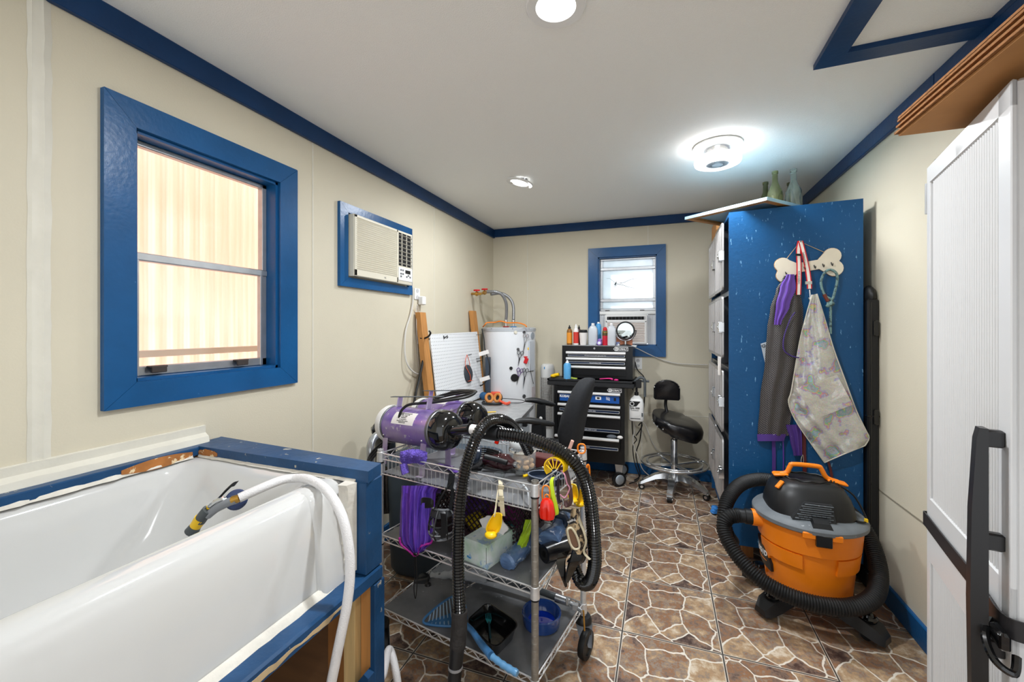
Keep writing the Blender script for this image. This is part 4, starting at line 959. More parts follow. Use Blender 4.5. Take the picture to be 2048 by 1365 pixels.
b = B().box(onZ(991, 796, .752) + V((0, 0, .03)), (.09, .06, .05), rz=.4, bev=.008).tube([onZ(1000, 803, .78), onZ(1012, 808, .77), onZ(1019, 806, .765)], .012, 8, 5); o = mk('orange_tool', b, M('coral', 'e4573c', .5)); tag(o, 'coral orange plastic grooming tool behind the headphones on the desk', 'tool')
b = B().tube([onZ(1000, 797, .76), onZ(1030, 799, .755), onZ(1048, 802, .755), onZ(1043, 806, .755), onZ(1010, 806, .757)], .003, 6, 6); o = mk('thin_cable', b, cable_k); tag(o, 'thin dark cable curling on the desk right of the headphones', 'cable')
b = B().tube([onZ(974, 825, .756), onZ(992, 824, .756)], .004, 6, 2); o = mk('yellow_pencil', b, yellow); tag(o, 'yellow pencil lying on the desk below the headphones', 'pencil')

# ------------------------------------------------------------------ office chair
oc = thing('office_chair', 'black fabric office chair with armrests, turned towards the desk', 'office chair', at(1110, 1010, 2.95) * 1.0)
c0 = at(1152, 830, 2.9); ox, oy = c0.x, c0.y
b = B(); L = []
for z, hw_, th, xo_ in ((.585, .14, .06, -.035), (.62, .18, .09, -.03), (.70, .21, .11, -.03), (.82, .225, .105, -.005), (.92, .215, .095, .03), (1.0, .18, .085, .055), (1.045, .12, .07, .075), (1.058, .05, .04, .08)):
    L.append([V((ox + xo_ + th * .68 * math.copysign(abs(math.cos(a)) ** .7, math.cos(a)), oy + hw_ * math.copysign(abs(math.sin(a)) ** .55, math.sin(a)), z)) for a in [2 * PI * i / 28 for i in range(28)]])
mk('backrest', b.loft(L), blk_fabric, oc, ang=80)
b = B(); L = []
for z, k in ((.49, .7), (.50, .95), (.53, 1.02), (.555, 1.0), (.568, .9), (.572, .5)):
    L.append([V((ox - .215 + .205 * k * math.copysign(abs(math.cos(a)) ** .6, math.cos(a)), oy - .0 + .25 * k * math.copysign(abs(math.sin(a)) ** .6, math.sin(a)), z)) for a in [2 * PI * i / 32 for i in range(32)]])
mk('seat', b.loft(L), blk_fabric, oc, ang=80)
for (pa, pb, fa, fb) in (((1034, 841), (1106, 852), 2.66, 2.72), ((1052, 800), (1108, 812), 3.08, 3.12)):
    a, e_ = at(pa[0], pa[1], fa), at(pb[0], pb[1], fb); m_ = a.lerp(e_, .5)
    b = B().tube([a, a.lerp(e_, .3) + V((0, 0, .012)), a.lerp(e_, .7) + V((0, 0, .006)), e_], .021, 12, 5, rf=lambda i, n: math.sin(PI * (.08 + .84 * i / (n - 1))) ** .5)
    for v_ in b.bm.verts: v_.co.y = m_.y + (v_.co.y - m_.y) * 1.5
    ar = mk('armrest', b, blk, oc)
    mk('arm_post', B().hexa([V((m_.x - .035, m_.y - .014, .47)), V((m_.x + .045, m_.y - .014, .47)), V((m_.x + .045, m_.y + .014, .47)), V((m_.x - .035, m_.y + .014, .47))], [V((m_.x - .02, m_.y - .012, m_.z - .01)), V((m_.x + .04, m_.y - .012, m_.z - .01)), V((m_.x + .04, m_.y + .012, m_.z - .01)), V((m_.x - .02, m_.y + .012, m_.z - .01))]), blk, ar)
    mk('arm_button', B().ball((m_.x + .01, m_.y - .016, m_.z - .11), .012, (1, .5, 1)), wh_pl, ar)
mk('gas_column', B().cyl((ox - .215, oy, .10), (ox - .215, oy, .49), .028), blk, oc)
mk('back_bracket', B().box((ox - .08, oy, .50), (.22, .06, .02)).box((ox + .02, oy, .56), (.02, .06, .14)), blk, oc)
for k in range(5):
    a = 2 * PI * k / 5 + .5; e_ = V((ox - .215 + .20 * math.cos(a), oy + .25 * math.sin(a), .075))
    mk('base_leg', B().tube([(ox - .215, oy, .115), e_], .024, 8, raw=True, rf=lambda i, n: 1 - .35 * i / (n - 1)), blk, oc)
    mk('caster', B().cyl(e_ + V((-.02, 0, -.046)), e_ + V((.02, 0, -.046)), .028), blk, oc)

# ------------------------------------------------------------------ tool chest : rolling cabinet, tray, top chest
tc_ = thing('tool_cabinet', 'black rolling tool cabinet with silver drawer pulls and one drawer open', 'tool cabinet', (-.62, 4.0, 0))
FY, BY = 3.80, 4.19
TX0, TX1 = -.945, -.312
mk('carcass', B().bb(TX0, TX1, FY + .012, BY, .195, .872, .004), blk_paint, tc_)
mk('front_frame', B().bb(TX0, TX0 + .03, FY, FY + .012, .20, .872).bb(TX1 - .03, TX1, FY, FY + .012, .20, .872).bb(TX0 + .03, TX1 - .03, FY, FY + .012, .83, .872).bb(TX0 + .03, TX1 - .03, FY, FY + .012, .20, .335), blk_paint, tc_)
def badge(x, y, z, s, parent):
    f_ = B().prism([V((x + a * s, y, z + b_ * s)) for a, b_ in ((-.5, 0), (-.38, .14), (.5, .14), (.5, -.14), (-.38, -.14))], (0, .001, 0))
    mk('logo_plate', f_, print_w, parent)
    mk('logo_field', B().prism([V((x + a * s, y - .0006, z + b_ * s)) for a, b_ in ((-.465, 0), (-.365, .112), (.472, .112), (.472, -.112), (-.365, -.112))], (0, .0006, 0)), print_k, parent)
    mk('logo_ring', B().tube([V((x + (-.28 + .09 * math.cos(a)) * s, y - .001, z + .09 * math.sin(a) * s)) for a in [2 * PI * k / 16 for k in range(16)]], .0022, 5, 2, closed=True), print_w, parent)
    lettering('X', .15 * s, (x - .28 * s, y - .0012, z), (1, 0, 0), (0, 0, 1), print_w, parent, bold=.0006)
    lettering('KOBALT', .17 * s, (x + .13 * s, y - .0012, z - .004 * s), (1, 0, 0), (0, 0, 1), print_w, parent, bold=.0004)
badge(-.40, FY - .0015, .851, .125, tc_)
def drawer(z0, z1, out, lab, parent, x0=TX0 + .034, x1=TX1 - .034, y=FY, lz=None, text=None, big=False, tray=False):
    y = y - out; b = B().bb(x0, x1, y, y + .016, z0 + .002, z1 - .002, .002)
    if tray: b.bb(x0, x0 + .004, y, y + .3, z0 + .01, z1 - .02).bb(x1 - .004, x1, y, y + .3, z0 + .01, z1 - .02).bb(x0, x1, y, y + .3, z0 + .008, z0 + .014)
    d = mk('drawer', b, blk_paint, parent)
    mk('drawer_pull', B().loft([[V((x, y - .001, z1 - .024)), V((x, y - .014, z1 - .024)), V((x, y - .020, z1 - .016)), V((x, y - .018, z1 - .004)), V((x, y - .001, z1 - .001))] for x in (x0 + .003, x1 - .003)]), pull_m, d)
    if lab:
        za, zb_ = lab
        mk('drawer_label', B().bb(x0 + .02, x1 - .012, y - .0016, y - .0004, za, zb_), blue_label if big else blue_deep, d)
        if not big: 
            bb_ = B()
            for zc_ in (za, zb_): bb_.bb(x0 + .02, x1 - .012, y - .0022, y - .0012, zc_ - .001, zc_ + .001)
            bb_.bb(x0 + .019, x0 + .021, y - .0022, y - .0012, za, zb_).bb(x1 - .013, x1 - .011, y - .0022, y - .0012, za, zb_); mk('label_border', bb_, print_w, d)
        if text: lettering(text, (zb_ - za) * (.55 if not big else .4), ((x0 + x1) / 2, y - .0022, (za + zb_) / 2), (1, 0, 0), (0, 0, 1), print_w, d)
    return d
d1 = drawer(.725, .828, 0, (.735, .800), tc_, big=True)
lettering('KOBALT', .030, (TX0 + .11, FY - .0025, .778), (1, 0, 0), (0, 0, 1), print_w, d1, bold=.0012)
mk('label_picture', B().bb(-.565, -.515, FY - .0022, FY - .0012, .762, .790), print_w, d1)
mk('label_tool', B().ball((-.54, FY - .003, .776), .014, (1, .1, .6)), print_k, d1)
for k in range(3):
    mk('label_tool', B().box((-.455, FY - .0022, .765 + k * .010), (.035, .001, .004), ry=.25), print_w, d1)
mk('label_tool', B().bb(-.405, -.385, FY - .0022, FY - .0012, .758, .786), print_k, d1)
drawer(.635, .715, 0, (.648, .668), tc_, text='100 lb. capacity drawer slides')
drawer(.46, .628, 0, (.478, .500), tc_, text='Power supply, hidden air latch')
drawer(.335, .452, .11, (.352, .372), tc_, text='Front drawer', tray=True)
p = V((-.42, FY - .02, .445)); o = mk('rolled_cloth', B().ball(p, .045, (1, .7, .4)), M('grey_cloth', '5b5f66', .9)); tag(o, 'grey cloth bundle poking out of the open drawer of the tool cabinet', 'cloth')
o = mk('white_cloth', B().ball(p + V((.07, 0, .0)), .026, (1, .8, .6)), label_w); tag(o, 'small white cloth beside the grey one in the open tool drawer', 'cloth')
tr_ = mk('top_tray', B().bb(-1.005, -.228, FY - .02, BY + .0, .875, .918, .008).bb(-1.005, -.228, FY - .02, FY - .005, .918, .938, .004).bb(-1.005, -.985, FY - .02, BY, .918, .938, .004).bb(-.248, -.228, FY - .02, BY, .918, .938, .004), M('tray_black', '1c1d20', .5), tc_)
for x, y in ((TX1 - .05, FY + .06), (TX0 + .05, FY + .06), (TX1 - .05, BY - .05), (TX0 + .05, BY - .05)):
    cw = mk('caster_bracket', B().hexa([V((x - .02, y - .03, .07)), V((x + .02, y - .03, .07)), V((x + .02, y + .03, .07)), V((x - .02, y + .03, .07))], [V((x - .035, y - .04, .194)), V((x + .035, y - .04, .194)), V((x + .035, y + .04, .194)), V((x - .035, y + .04, .194))]), alu, tc_)
    mk('wheel', B().lathe([(.001, -.022), (.030, -.020), (.040, -.016), (.062, -.015), (.064, 0), (.062, .015), (.040, .016), (.030, .020), (.001, .022)], (x, y - .035, .064), 28, (.55, -.8, 0)), rubber, cw)
    mk('wheel_hub', B().lathe([(.001, .026), (.018, .025), (.040, .0185), (.044, .015), (.044, -.015), (.04, -.0185), (.001, -.026)], (x, y - .035, .064), 24, (.55, -.8, 0)), M('hub_silver', 'a9b4bd', .35, .6), cw)
tp = thing('tool_chest', 'black three drawer tool chest standing in the tray of the rolling cabinet', 'tool chest', (-.56, 4.02, .918))
UY = 3.87; UX0, UX1 = -.885, -.248
mk('carcass', B().bb(UX0, UX1, UY + .006, 4.185, .9385, 1.238, .003), blk_paint, tp)
mk('front_frame', B().bb(UX0, UX1, UY, UY + .006, 1.19, 1.238).bb(UX0, UX0 + .03, UY, UY + .006, .94, 1.19).bb(UX1 - .05, UX1, UY, UY + .006, .94, 1.19), blk_paint, tp)
mk('lid_rim', B().bb(UX0 - .004, UX1 + .004, UY - .003, 4.187, 1.238, 1.243, .001), alu, tp)
for z0, z1, lb, tx_ in ((1.137, 1.188, (1.142, 1.158), 'Full extension ball bearing 25 lb. capacity drawer slides'), (1.064, 1.132, (1.074, 1.092), 'Diamond handles air slide'), (.965, 1.056, None, None)):
    drawer(z0, z1, 0, lb, tp, x0=UX0 + .036, x1=UX1 - .058, y=UY, text=tx_)
badge(-.352, UY - .0015, 1.214, .128, tp)
mk('lock', B().lathe([(.001, .004), (.008, .004), (.010, 0)], (-.585, UY, 1.216), 16, (0, -1, 0)), alu, tp)
mk('side_bracket', B().bb(UX1 - .01, UX1 + .03, UY + .02, UY + .12, 1.236, 1.246), wh_pl, tp)

# things on the tray
def lat(name, prof, loc, mt, label, cat, seg=24, extra=None):
    t_ = thing(name, label, cat, loc); mk('body', B().lathe(prof, loc, seg), mt, t_)
    if extra:
        for nm, pr, m_ in extra: mk(nm, B().lathe(pr, loc, seg), m_, t_)
    return t_
p = V((at(1130, 745, 3.78).x, 3.815, .919)); CAN = M('can_blue', '5aa7dc', .35, wear='bcd7ea', ws=50, wt=.62)
lat('spray_can', [(.033, 0), (.034, .004), (.034, .14), (.029, .155), (.018, .162)], p, CAN, 'light blue spray can standing on the tray at the left of the tool chest', 'spray can', extra=[('nozzle', [(.016, .162), (.015, .172), (.008, .178), (.008, .188), (.001, .189)], print_w)])
b = B().tube([V((-.53, 3.815, .945)), V((-.48, 3.82, .95)), V((-.44, 3.82, .952)), V((-.415, 3.815, .945))], .008, 8, 5, rf=lambda i, n: .5 + .6 * i / n).ball((-.385, 3.81, .943), .016, (1.3, .7, .6)); o = mk('pink_clipper_tool', b, M('hot_pink', 'd61f7c', .4)); tag(o, 'hot pink plastic tool lying on the front lip of the tray', 'tool')
b = B().box((-.765, 3.825, .942), (.06, .02, .012), ry=.12); o = mk('green_piece', b, M('olive_green', 'a7b84a', .5)); tag(o, 'small olive green piece lying on the tray near the blue can', 'tool')
b = B().tube([V((-.98, 3.86, .95)), V((-.95, 3.855, .96)), V((-.91, 3.85, .968))], .016, 10, 4).ball((-.965, 3.86, .952), .022, (1.4, 1, .7)); o = mk('yellow_tool', b, yellow); tag(o, 'yellow plastic tool at the left corner of the tray', 'tool')

# bottles on top of the chest
TZ = 1.244; BYY = 3.965
def bx(px, y=BYY): return V((onY(px, 680, y).x, y, TZ))
amber = M('amber_plastic', '8a5a20', .3); amb2 = M('amber_label', 'e0912a', .5)
def squeeze(px, h_, r, body, cap, label, y=BYY, band=None, name='lotion_bottle', tip=.02):
    p = bx(px, y); t_ = thing(name, label, 'bottle', p)
    mk('body', B().lathe([(r * .95, 0), (r, .004), (r, h_ * .68), (r * .85, h_ * .76), (r * .45, h_ * .82)], p, 20), body, t_)
    mk('cap', B().lathe([(r * .5, h_ * .82), (r * .5, h_ * .9), (r * .28, h_ * .92), (r * .2, h_), (.001, h_)], p, 16), cap, t_)
    if band: mk('label_band', B().lathe([(r + .0006, h_ * .08), (r + .0006, h_ * .62)], p, 24, caps=False), band, t_)
    return t_
squeeze(1139, .185, .026, amber, blk, 'amber bottle with orange label and black cap, leftmost on the tool chest', band=amb2)
squeeze(1152, .195, .024, M('red_white_bottle', 'e8e2df', .4), print_w, 'white tube bottle with red label and pointed white tip on the tool chest', band=M('red_label', 'c9352b', .5), y=3.93)
squeeze(1158, .185, .019, M('dark_red_bottle', '4a1f1d', .3), blk, 'slim dark bottle half hidden between the white tube and the paper cup', y=4.03)
p = bx(1166.5, 3.93); t_ = thing('paper_cup', 'white paper coffee cup with black lid on the tool chest', 'cup', p)
mk('cup_body', B().lathe([(.028, 0), (.029, .003), (.038, .118)], p, 28), label_w, t_); mk('cup_lid', B().lathe([(.040, .116), (.041, .124), (.037, .128), (.036, .140), (.030, .142), (.028, .138), (.001, .138)], p, 28), blk, t_)
def jug(px, y, label):
    p = bx(px, y); t_ = thing('spirit_bottle', label, 'bottle', p)
    L = []
    for z, kx, ky in ((0, .92, .92), (.006, 1, 1), (.12, 1, 1), (.15, .96, .96), (.175, .6, .6), (.182, .34, .4), (.184, .3, .36)):
        L.append([p + V((.042 * kx * math.copysign(abs(math.cos(a)) ** .6, math.cos(a)), .030 * ky * math.copysign(abs(math.sin(a)) ** .6, math.sin(a)), z)) for a in [2 * PI * i / 24 for i in range(24)]])
    mk('body', B().loft(L), milky, t_)
    mk('liquid', B().loft([[p + (q_ - p) * .94 + V((0, 0, .002)) for q_ in L[1]], [V((p.x + (q_.x - p.x) * .94, p.y + (q_.y - p.y) * .94, p.z + .09)) for q_ in L[2]]]), M('liquid_tint', 'c3cfdc', .2, trans=.3), t_)
    mk('cap', B().lathe([(.014, .184), (.015, .187), (.015, .203), (.001, .204)], p, 20), print_w, t_)
jug(1186, 3.94, 'translucent white bottle between the paper cup and the red spray can')
jug(1223, 3.94, 'translucent white bottle just left of the round mirror')
p = bx(1197, 4.04); lat('spray_can', [(.026, 0), (.027, .004), (.027, .175), (.022, .19), (.014, .2)], p, M('can_blue2', '4f9bd2', .35), 'tall blue aerosol behind the translucent bottles on the tool chest', 'spray can', extra=[('nozzle', [(.012, .2), (.012, .215), (.001, .216)], print_w)])
p = bx(1210, 3.92); lat('spray_can', [(.023, 0), (.024, .004), (.024, .085), (.0242, .088)], p, M('can_red', 'c01f33', .3), 'small red aerosol with gold and black band left of the mirror', 'spray can',
                        extra=[('label_band', [(.0245, .088), (.0245, .125), (.020, .135)], M('gold_black', '4b3d16', .4, wear='d0aa3a', ws=60, wt=.55)), ('red_cap', [(.018, .135), (.019, .150), (.012, .166), (.001, .168)], red_m)])
p = bx(1199, 3.90); t_ = thing('small_tube', 'small purple roll of tape lying in front of the blue aerosol', 'tube', p); mk('roll', B().cyl(p + V((0, -.02, .022)), p + V((0, .03, .022)), .021), M('purple_roll', '8f6fc0', .4), t_); mk('roll_end', B().cyl(p + V((0, -.022, .022)), p + V((0, -.0195, .022)), .013), chrome, t_)
p = bx(1200, 3.945); o = mk('purple_pot', B().lathe([(.018, 0), (.02, .004), (.02, .05), (.01, .06)], p, 18), M('purple_roll', '8f6fc0', .4)); tag(o, 'little purple pot behind the roll on the tool chest', 'pot')
p = bx(1250, 4.02); o = mk('orange_box', B().bb(p.x - .075, p.x + .065, p.y - .03, p.y + .03, TZ, TZ + .085, .002), M('box_salmon', 'e0906c', .6)); tag(o, 'salmon orange box behind the round mirror stand', 'box')
p = bx(1236, 3.90); o = mk('small_jar', B().lathe([(.016, 0), (.017, .003), (.017, .028), (.015, .032), (.001, .033)], p, 16), M('jar_navy', '4d5c8a', .4, wear='e0e0e0', ws=40, wt=.5)); tag(o, 'tiny blue and white jar at the foot of the mirror', 'jar')
p = bx(1251, 3.93); mr = thing('round_mirror', 'round table mirror in a black frame standing on the tool chest', 'mirror', p)
mc = p + V((0, 0, .135)); mrx = .082; nrm_ = V((-.05, -1, -.05)).normalized()
mk('mirror_frame', B().lathe([(mrx - .010, -.008), (mrx, -.007), (mrx + .002, 0), (mrx, .008), (mrx - .010, .008)], mc, 40, nrm_, caps=True), blk, mr)
mk('mirror_glass', B().lathe([(mrx - .011, .0082), (mrx - .012, .0095), (.001, .0100)], mc, 40, nrm_), M('mirror_glass', 'd9e3e2', .02, 1), mr)
mk('yoke', B().tube([mc + V(((mrx + .010) * math.cos(a), .0, (mrx + .010) * math.sin(a))) for a in [PI + PI * k / 12 for k in range(13)]], .005, 8, 2), steel_dk, mr)
mk('pivot', B().cyl(mc + V((-mrx - .014, 0, 0)), mc + V((mrx + .014, 0, 0)), .004), blk, mr)
mk('stem', B().cyl(mc + V((0, 0, -mrx - .012)), p + V((0, 0, .004)), .008, .011), chrome, mr)
mk('base', B().lathe([(.05, 0), (.05, .006), (.02, .012), (.001, .013)], p, 28), blk, mr)

# pipe rack, spray bottle, outlet, cords at the chest's right side
rk = thing('bottle_holder', 'black pipe and clamp rack fixed on the right side of the tool cabinet', 'holder', (-.2, 3.9, .8))
b = B().tube([(-.226, 3.86, .93), (-.19, 3.86, .965), (-.15, 3.86, .955), (-.145, 3.86, .90)], .012, 10, 5).cyl((-.145, 3.86, .90), (-.145, 3.86, .80), .011).cyl((-.226, 3.92, .93), (-.11, 3.92, .93), .010); mk('pipe', b, grey_dk, rk)
mk('clamp', B().box((-.20, 3.87, .91), (.05, .06, .07), bev=.006), blk, rk)
sb = thing('spray_bottle', 'large white spray bottle with black trigger and lettered label hanging beside the tool cabinet', 'spray bottle', (-.225, 3.78, .56))
sc_ = at(1273, 820, 3.72); bx0 = V((sc_.x, sc_.y, 0)); L = []
for z, k in ((.585, .9), (.592, 1), (.74, 1), (.775, .85), (.80, .45), (.808, .3)): L.append([V((bx0.x + .062 * k * math.copysign(abs(math.cos(a)) ** .6, math.cos(a)), bx0.y + .04 * k * math.copysign(abs(math.sin(a)) ** .6, math.sin(a)), z)) for a in [2 * PI * i / 24 for i in range(24)]])
mk('body', B().loft(L), wh_pl, sb)
mk('trigger_head', B().cyl(bx0 + V((0, 0, .808)), bx0 + V((0, 0, .835)), .018).cyl(bx0 + V((0, 0, .835)), bx0 + V((0, 0, .90)), .009).box(bx0 + V((-.01, 0, .915)), (.06, .022, .03), bev=.005).tube([bx0 + V((-.02, 0, .905)), bx0 + V((-.035, 0, .875)), bx0 + V((-.028, 0, .85))], .005, 8, 4), blk, sb)
yb_ = bx0.y - .0415
mk('label_mark', B().prism([V((bx0.x - .055, yb_, .760)), V((bx0.x + .035, yb_, .760)), V((bx0.x + .0, yb_, .715)), V((bx0.x - .055, yb_, .715))], (0, .001, 0)), print_k, sb)
mk('label_ring', B().tube([V((bx0.x - .035 + .016 * math.cos(a), yb_ - .001, .737 + .016 * math.sin(a))) for a in [2 * PI * k / 14 for k in range(14)]], .0025, 5, 2, closed=True), print_w, sb)
lettering('RIAL SIZE', .019, (bx0.x - .012, yb_ - .0006, .700), (1, 0, 0), (0, 0, 1), print_k, sb, bold=.0006)
lettering('Professional', .013, (bx0.x - .012, yb_ - .0006, .682), (1, 0, 0), (0, 0, 1), print_k, sb)
mk('label_line', B().bb(bx0.x - .05, bx0.x + .035, yb_ - .0005, yb_ + .001, .606, .611), print_k, sb)
mk('barcode', B().bb(bx0.x + .044, bx0.x + .056, yb_ + .0045, yb_ + .009, .63, .66), grey_dk, sb)
outlet_plate('wall_outlet', (onY(1276, 727, YB).x, YB, onY(1276, 727, YB).z), 'y', 'white outlet on the back wall just right of the tool chest')
yc = YB - .02
wcab([onY(1266, 698, 4.15), onY(1271, 696, 4.15), onY(1300, 710, yc), onY(1330, 722, yc), onY(1360, 728, yc), onY(1415, 730, yc - .01)], .0045, cable_w, 'white cable running along the back wall from the tool chest to the kennels')
wcab([onY(1270, 724, yc), onY(1275, 740, yc), onY(1288, 755, yc), onY(1290, 775, yc), onY(1288, 810, yc), onY(1284, 845, yc), onY(1280, 880, yc), onY(1272, 910, yc), (-.20, 4.15, .02), (-.24, 4.0, .012)], .0045, cable_k, 'black cord running down the back wall from the outlet to the floor')
wcab([onY(1275, 838, yc - .05), onY(1290, 850, yc - .05), onY(1302, 880, yc - .05), onY(1312, 898, yc - .03), onY(1325, 912, yc), (-.05, 4.12, .012)], .004, cable_w, 'white cord slanting from the power strip down to the floor behind the stool')
o = mk('power_strip', B().bb(-.285, -.245, 3.94, 4.0, .56, .70, .01).bb(-.25, -.22, 3.93, 4.0, .60, .66, .01), blk); tag(o, 'black power adapter block on the right side of the tool cabinet', 'power strip')
wcab([(-.26, 3.95, .56), (-.25, 3.93, .45), (-.22, 3.93, .40), (-.25, 3.93, .34), (-.24, 3.95, .2), (-.2, 3.98, .04), (-.28, 3.9, .01)], .0045, cable_k, 'tangled black cord below the power adapter beside the tool cabinet')
wcab([(-.25, 3.93, .58), (-.235, 3.92, .5), (-.25, 3.92, .38), (-.21, 3.95, .25), (-.17, 4.0, .12), (-.10, 4.05, .04)], .004, cable_w, 'white cord hanging beside the tool cabinet')
b = B().tube([onY(1277, 852, 3.95), onY(1282, 846, 3.95), onY(1284, 852, 3.95), onY(1279, 862, 3.95), onY(1272, 872, 3.95)], .005, 6, 5); o = mk('cord_bundle', b, cable_k); tag(o, 'small tied loop of black cord beside the tool cabinet', 'cord')
o = mk('plug_end', B().box((-.085, 4.03, .045), (.05, .02, .02), rz=.4, bev=.004), M('plug_pink', 'c9a79c', .5)); tag(o, 'pinkish plug end lying against the blue baseboard behind the stool', 'plug')

# ------------------------------------------------------------------ saddle stool
sx_, sy_ = .095, 3.88
so = thing('saddle_stool', 'black leather saddle stool on a chrome five star base with foot ring', 'stool', (sx_, sy_, 0))
b = B(); L = []
ex = V((.92, -.40, 0)).normalized(); ey = V((-ex.y, ex.x, 0))    # nose of the saddle points to the right and forward
def sad(t, k): return V((sx_ + .02, sy_, 0)) + ex * t[0] * k + ey * t[1] * k
out = []
for i in range(40):
    a = 2 * PI * i / 40; ca, sa = math.cos(a), math.sin(a)
    wd = .215 * (1 - .20 * max(ca, 0) ** 1.5); ln = .20 if ca < 0 else .215
    out.append((ln * ca, wd * sa))
def sz(t, k):  # saddle height
    u, w_ = t[0] * k, t[1] * k; return .640 + .045 * max(0, -u / .2) ** 1.5 - .075 * max(0, u / .2) ** 1.6 - .55 * w_ * w_ * (1 if u > 0 else .2) - .0
L.append([sad(t, .30) + V((0, 0, .535)) for t in out]); L.append([sad(t, .80) + V((0, 0, sz(t, 1) - .115)) for t in out])
L.append([sad(t, .97) + V((0, 0, sz(t, 1) - .075)) for t in out]); L.append([sad(t, 1.0) + V((0, 0, sz(t, 1) - .03)) for t in out])
L.append([sad(t, .96) + V((0, 0, sz(t, 1) - .004)) for t in out])
for k in (.85, .7, .5, .3, .1): L.append([sad(t, k) + V((0, 0, sz(t, k) - .02 * (1 - (1 - k) ** 2) * 0 - .018 * (1 - k))) for t in out])
mk('seat', b.loft(L), blk_leather, so, ang=70)
for i in (13, 15, 17, 20, 23, 25, 27, 29):
    q = L[2][i]; mk('stud', B().ball(q + (q - V((sx_, sy_, q.z))).normalized() * .001, .007), chrome, so)
bc = V((.036, 3.98, .86)); b = B(); L = []
pts = []
for i in range(25): a = PI * i / 24; pts.append((.112 * math.cos(a), .085 * math.sin(a)))
pts = [(.112, -.085)] + pts + [(-.112, -.085), (-.10, -.098), (.10, -.098)]
for yy, k in ((.03, .85), (.022, .97), (0, 1), (-.022, .97), (-.030, .85)): L.append([bc + V((x * k, yy + x * x * 2 - .01, z * k)) for x, z in pts])
mk('backrest', b.loft(L), blk_leather, so)
for i in range(11):
    a = PI * (.06 + .88 * i / 10) + .0; mk('stud', B().ball(bc + V((.106 * math.cos(a), -.008, .083 * math.sin(a))), .0055), chrome, so)
mk('back_stem', B().tube([bc + V((0, .02, -.06)), bc + V((-.01, .04, -.15)), (sx_ - .04, sy_ + .10, .60), (sx_, sy_ + .03, .56)], .014, 10, 6), blk, so)
mk('gas_lift', B().cyl((sx_, sy_, .42), (sx_, sy_, .56), .014).lathe([(.030, .23), (.030, .44), (.027, .445), (.027, .30)], (sx_, sy_, 0), 24).lathe([(.03, .11), (.03, .30), (.027, .31)], (sx_, sy_, 0), 24), chrome, so)
b = B()
for rr in (.268, .222): b.tube([(sx_ + rr * math.cos(2 * PI * k / 36), sy_ + rr * math.sin(2 * PI * k / 36), .245) for k in range(36)], .0095, 10, 1, closed=True)
mk('foot_ring', b, chrome, so)
b = B()
for k in range(4): a = PI / 2 * k + .5; b.tube([(sx_ + .03 * math.cos(a), sy_ + .03 * math.sin(a), .225), (sx_ + .262 * math.cos(a), sy_ + .262 * math.sin(a), .243)], .012, 8, raw=True)
mk('ring_spoke', b, chrome, so)
for k in range(5):
    a = 2 * PI * k / 5 - PI / 2 - .15; d = V((math.cos(a), math.sin(a), 0)); s_ = V((-d.y, d.x, 0)); L = []
    for r_, z, w_, h_ in ((.02, .15, .040, .055), (.09, .158, .040, .045), (.16, .138, .034, .036), (.23, .100, .029, .028), (.28, .070, .026, .020)):
        c = V((sx_, sy_, z)) + d * r_; L.append([c + s_ * w_ + V((0, 0, -h_)), c + s_ * w_ * .8 + V((0, 0, 0)), c - s_ * w_ * .8 + V((0, 0, 0)), c - s_ * w_ + V((0, 0, -h_))])
    lg = mk('base_leg', B().loft(L), chrome, so)
    cc = V((sx_, sy_, .026)) + d * .272
    mk('caster', B().cyl(cc - s_ * .018, cc + s_ * .018, .026, seg=20), rubber, lg)
    mk('caster_hood', B().box(cc + V((0, 0, .024)), (.045, .045, .012), rz=a, bev=.004).cyl(cc - s_ * .024, cc - s_ * .018, .012).cyl(cc + s_ * .018, cc + s_ * .024, .012), chrome, lg)

# ------------------------------------------------------------------ shop vacuum
VC = V((.680, 2.475, 0))
sv = thing('shop_vacuum', 'orange and black wet dry shop vacuum with hose wrapped round it', 'vacuum cleaner', VC)
def vr(rx, ry, z, n=56, p=1.0, ox_=0, oy_=0):
    return [VC + V((ox_ + rx * math.copysign(abs(math.cos(a)) ** p, math.cos(a)), oy_ + ry * math.copysign(abs(math.sin(a)) ** p, math.sin(a)), z)) for a in [2 * PI * i / n for i in range(n)]]
mk('tub', B().loft([vr(.150, .150, .085), vr(.172, .172, .092), vr(.178, .178, .13), vr(.195, .195, .30), vr(.202, .202, .352), vr(.213, .213, .358), vr(.222, .222, .455), vr(.226, .226, .470)]), orange, sv)
# darker relief panels and badge
def vp(a, z, lift=0.0):   # tub surface point
    r_ = .172 + (z - .092) * .115 if z < .352 else .213 + (z - .358) * .11
    return VC + V(((r_ + lift) * math.cos(a), (r_ + lift) * math.sin(a), z))
def curved(a0, a1, zf0, zf1, mt, name, lift0=.002, lift1=.008, n=14, par=None):
    A, Bq, C_, D_ = [], [], [], []
    for i in range(n + 1):
        t = i / n; a = a0 + (a1 - a0) * t; z0, z1 = zf0(t), zf1(t)
        A.append(vp(a, z0, lift1)); Bq.append(vp(a, z1, lift1)); C_.append(vp(a, z1, lift0 - .01)); D_.append(vp(a, z0, lift0 - .01))
    b = B(); b.loft([[A[i], Bq[i], C_[i], D_[i]] for i in range(n + 1)]); return mk(name, b, mt, par or sv)
curved(math.radians(-110), math.radians(-170), lambda t: .285 if t < .7 else .285 - .12 * (t - .7) / .3, lambda t: .350, orange, 'relief_panel', lift1=.012)
curved(math.radians(-72), math.radians(-25), lambda t: .275 + .0 * t, lambda t: .350, orange, 'relief_panel', lift1=.010)
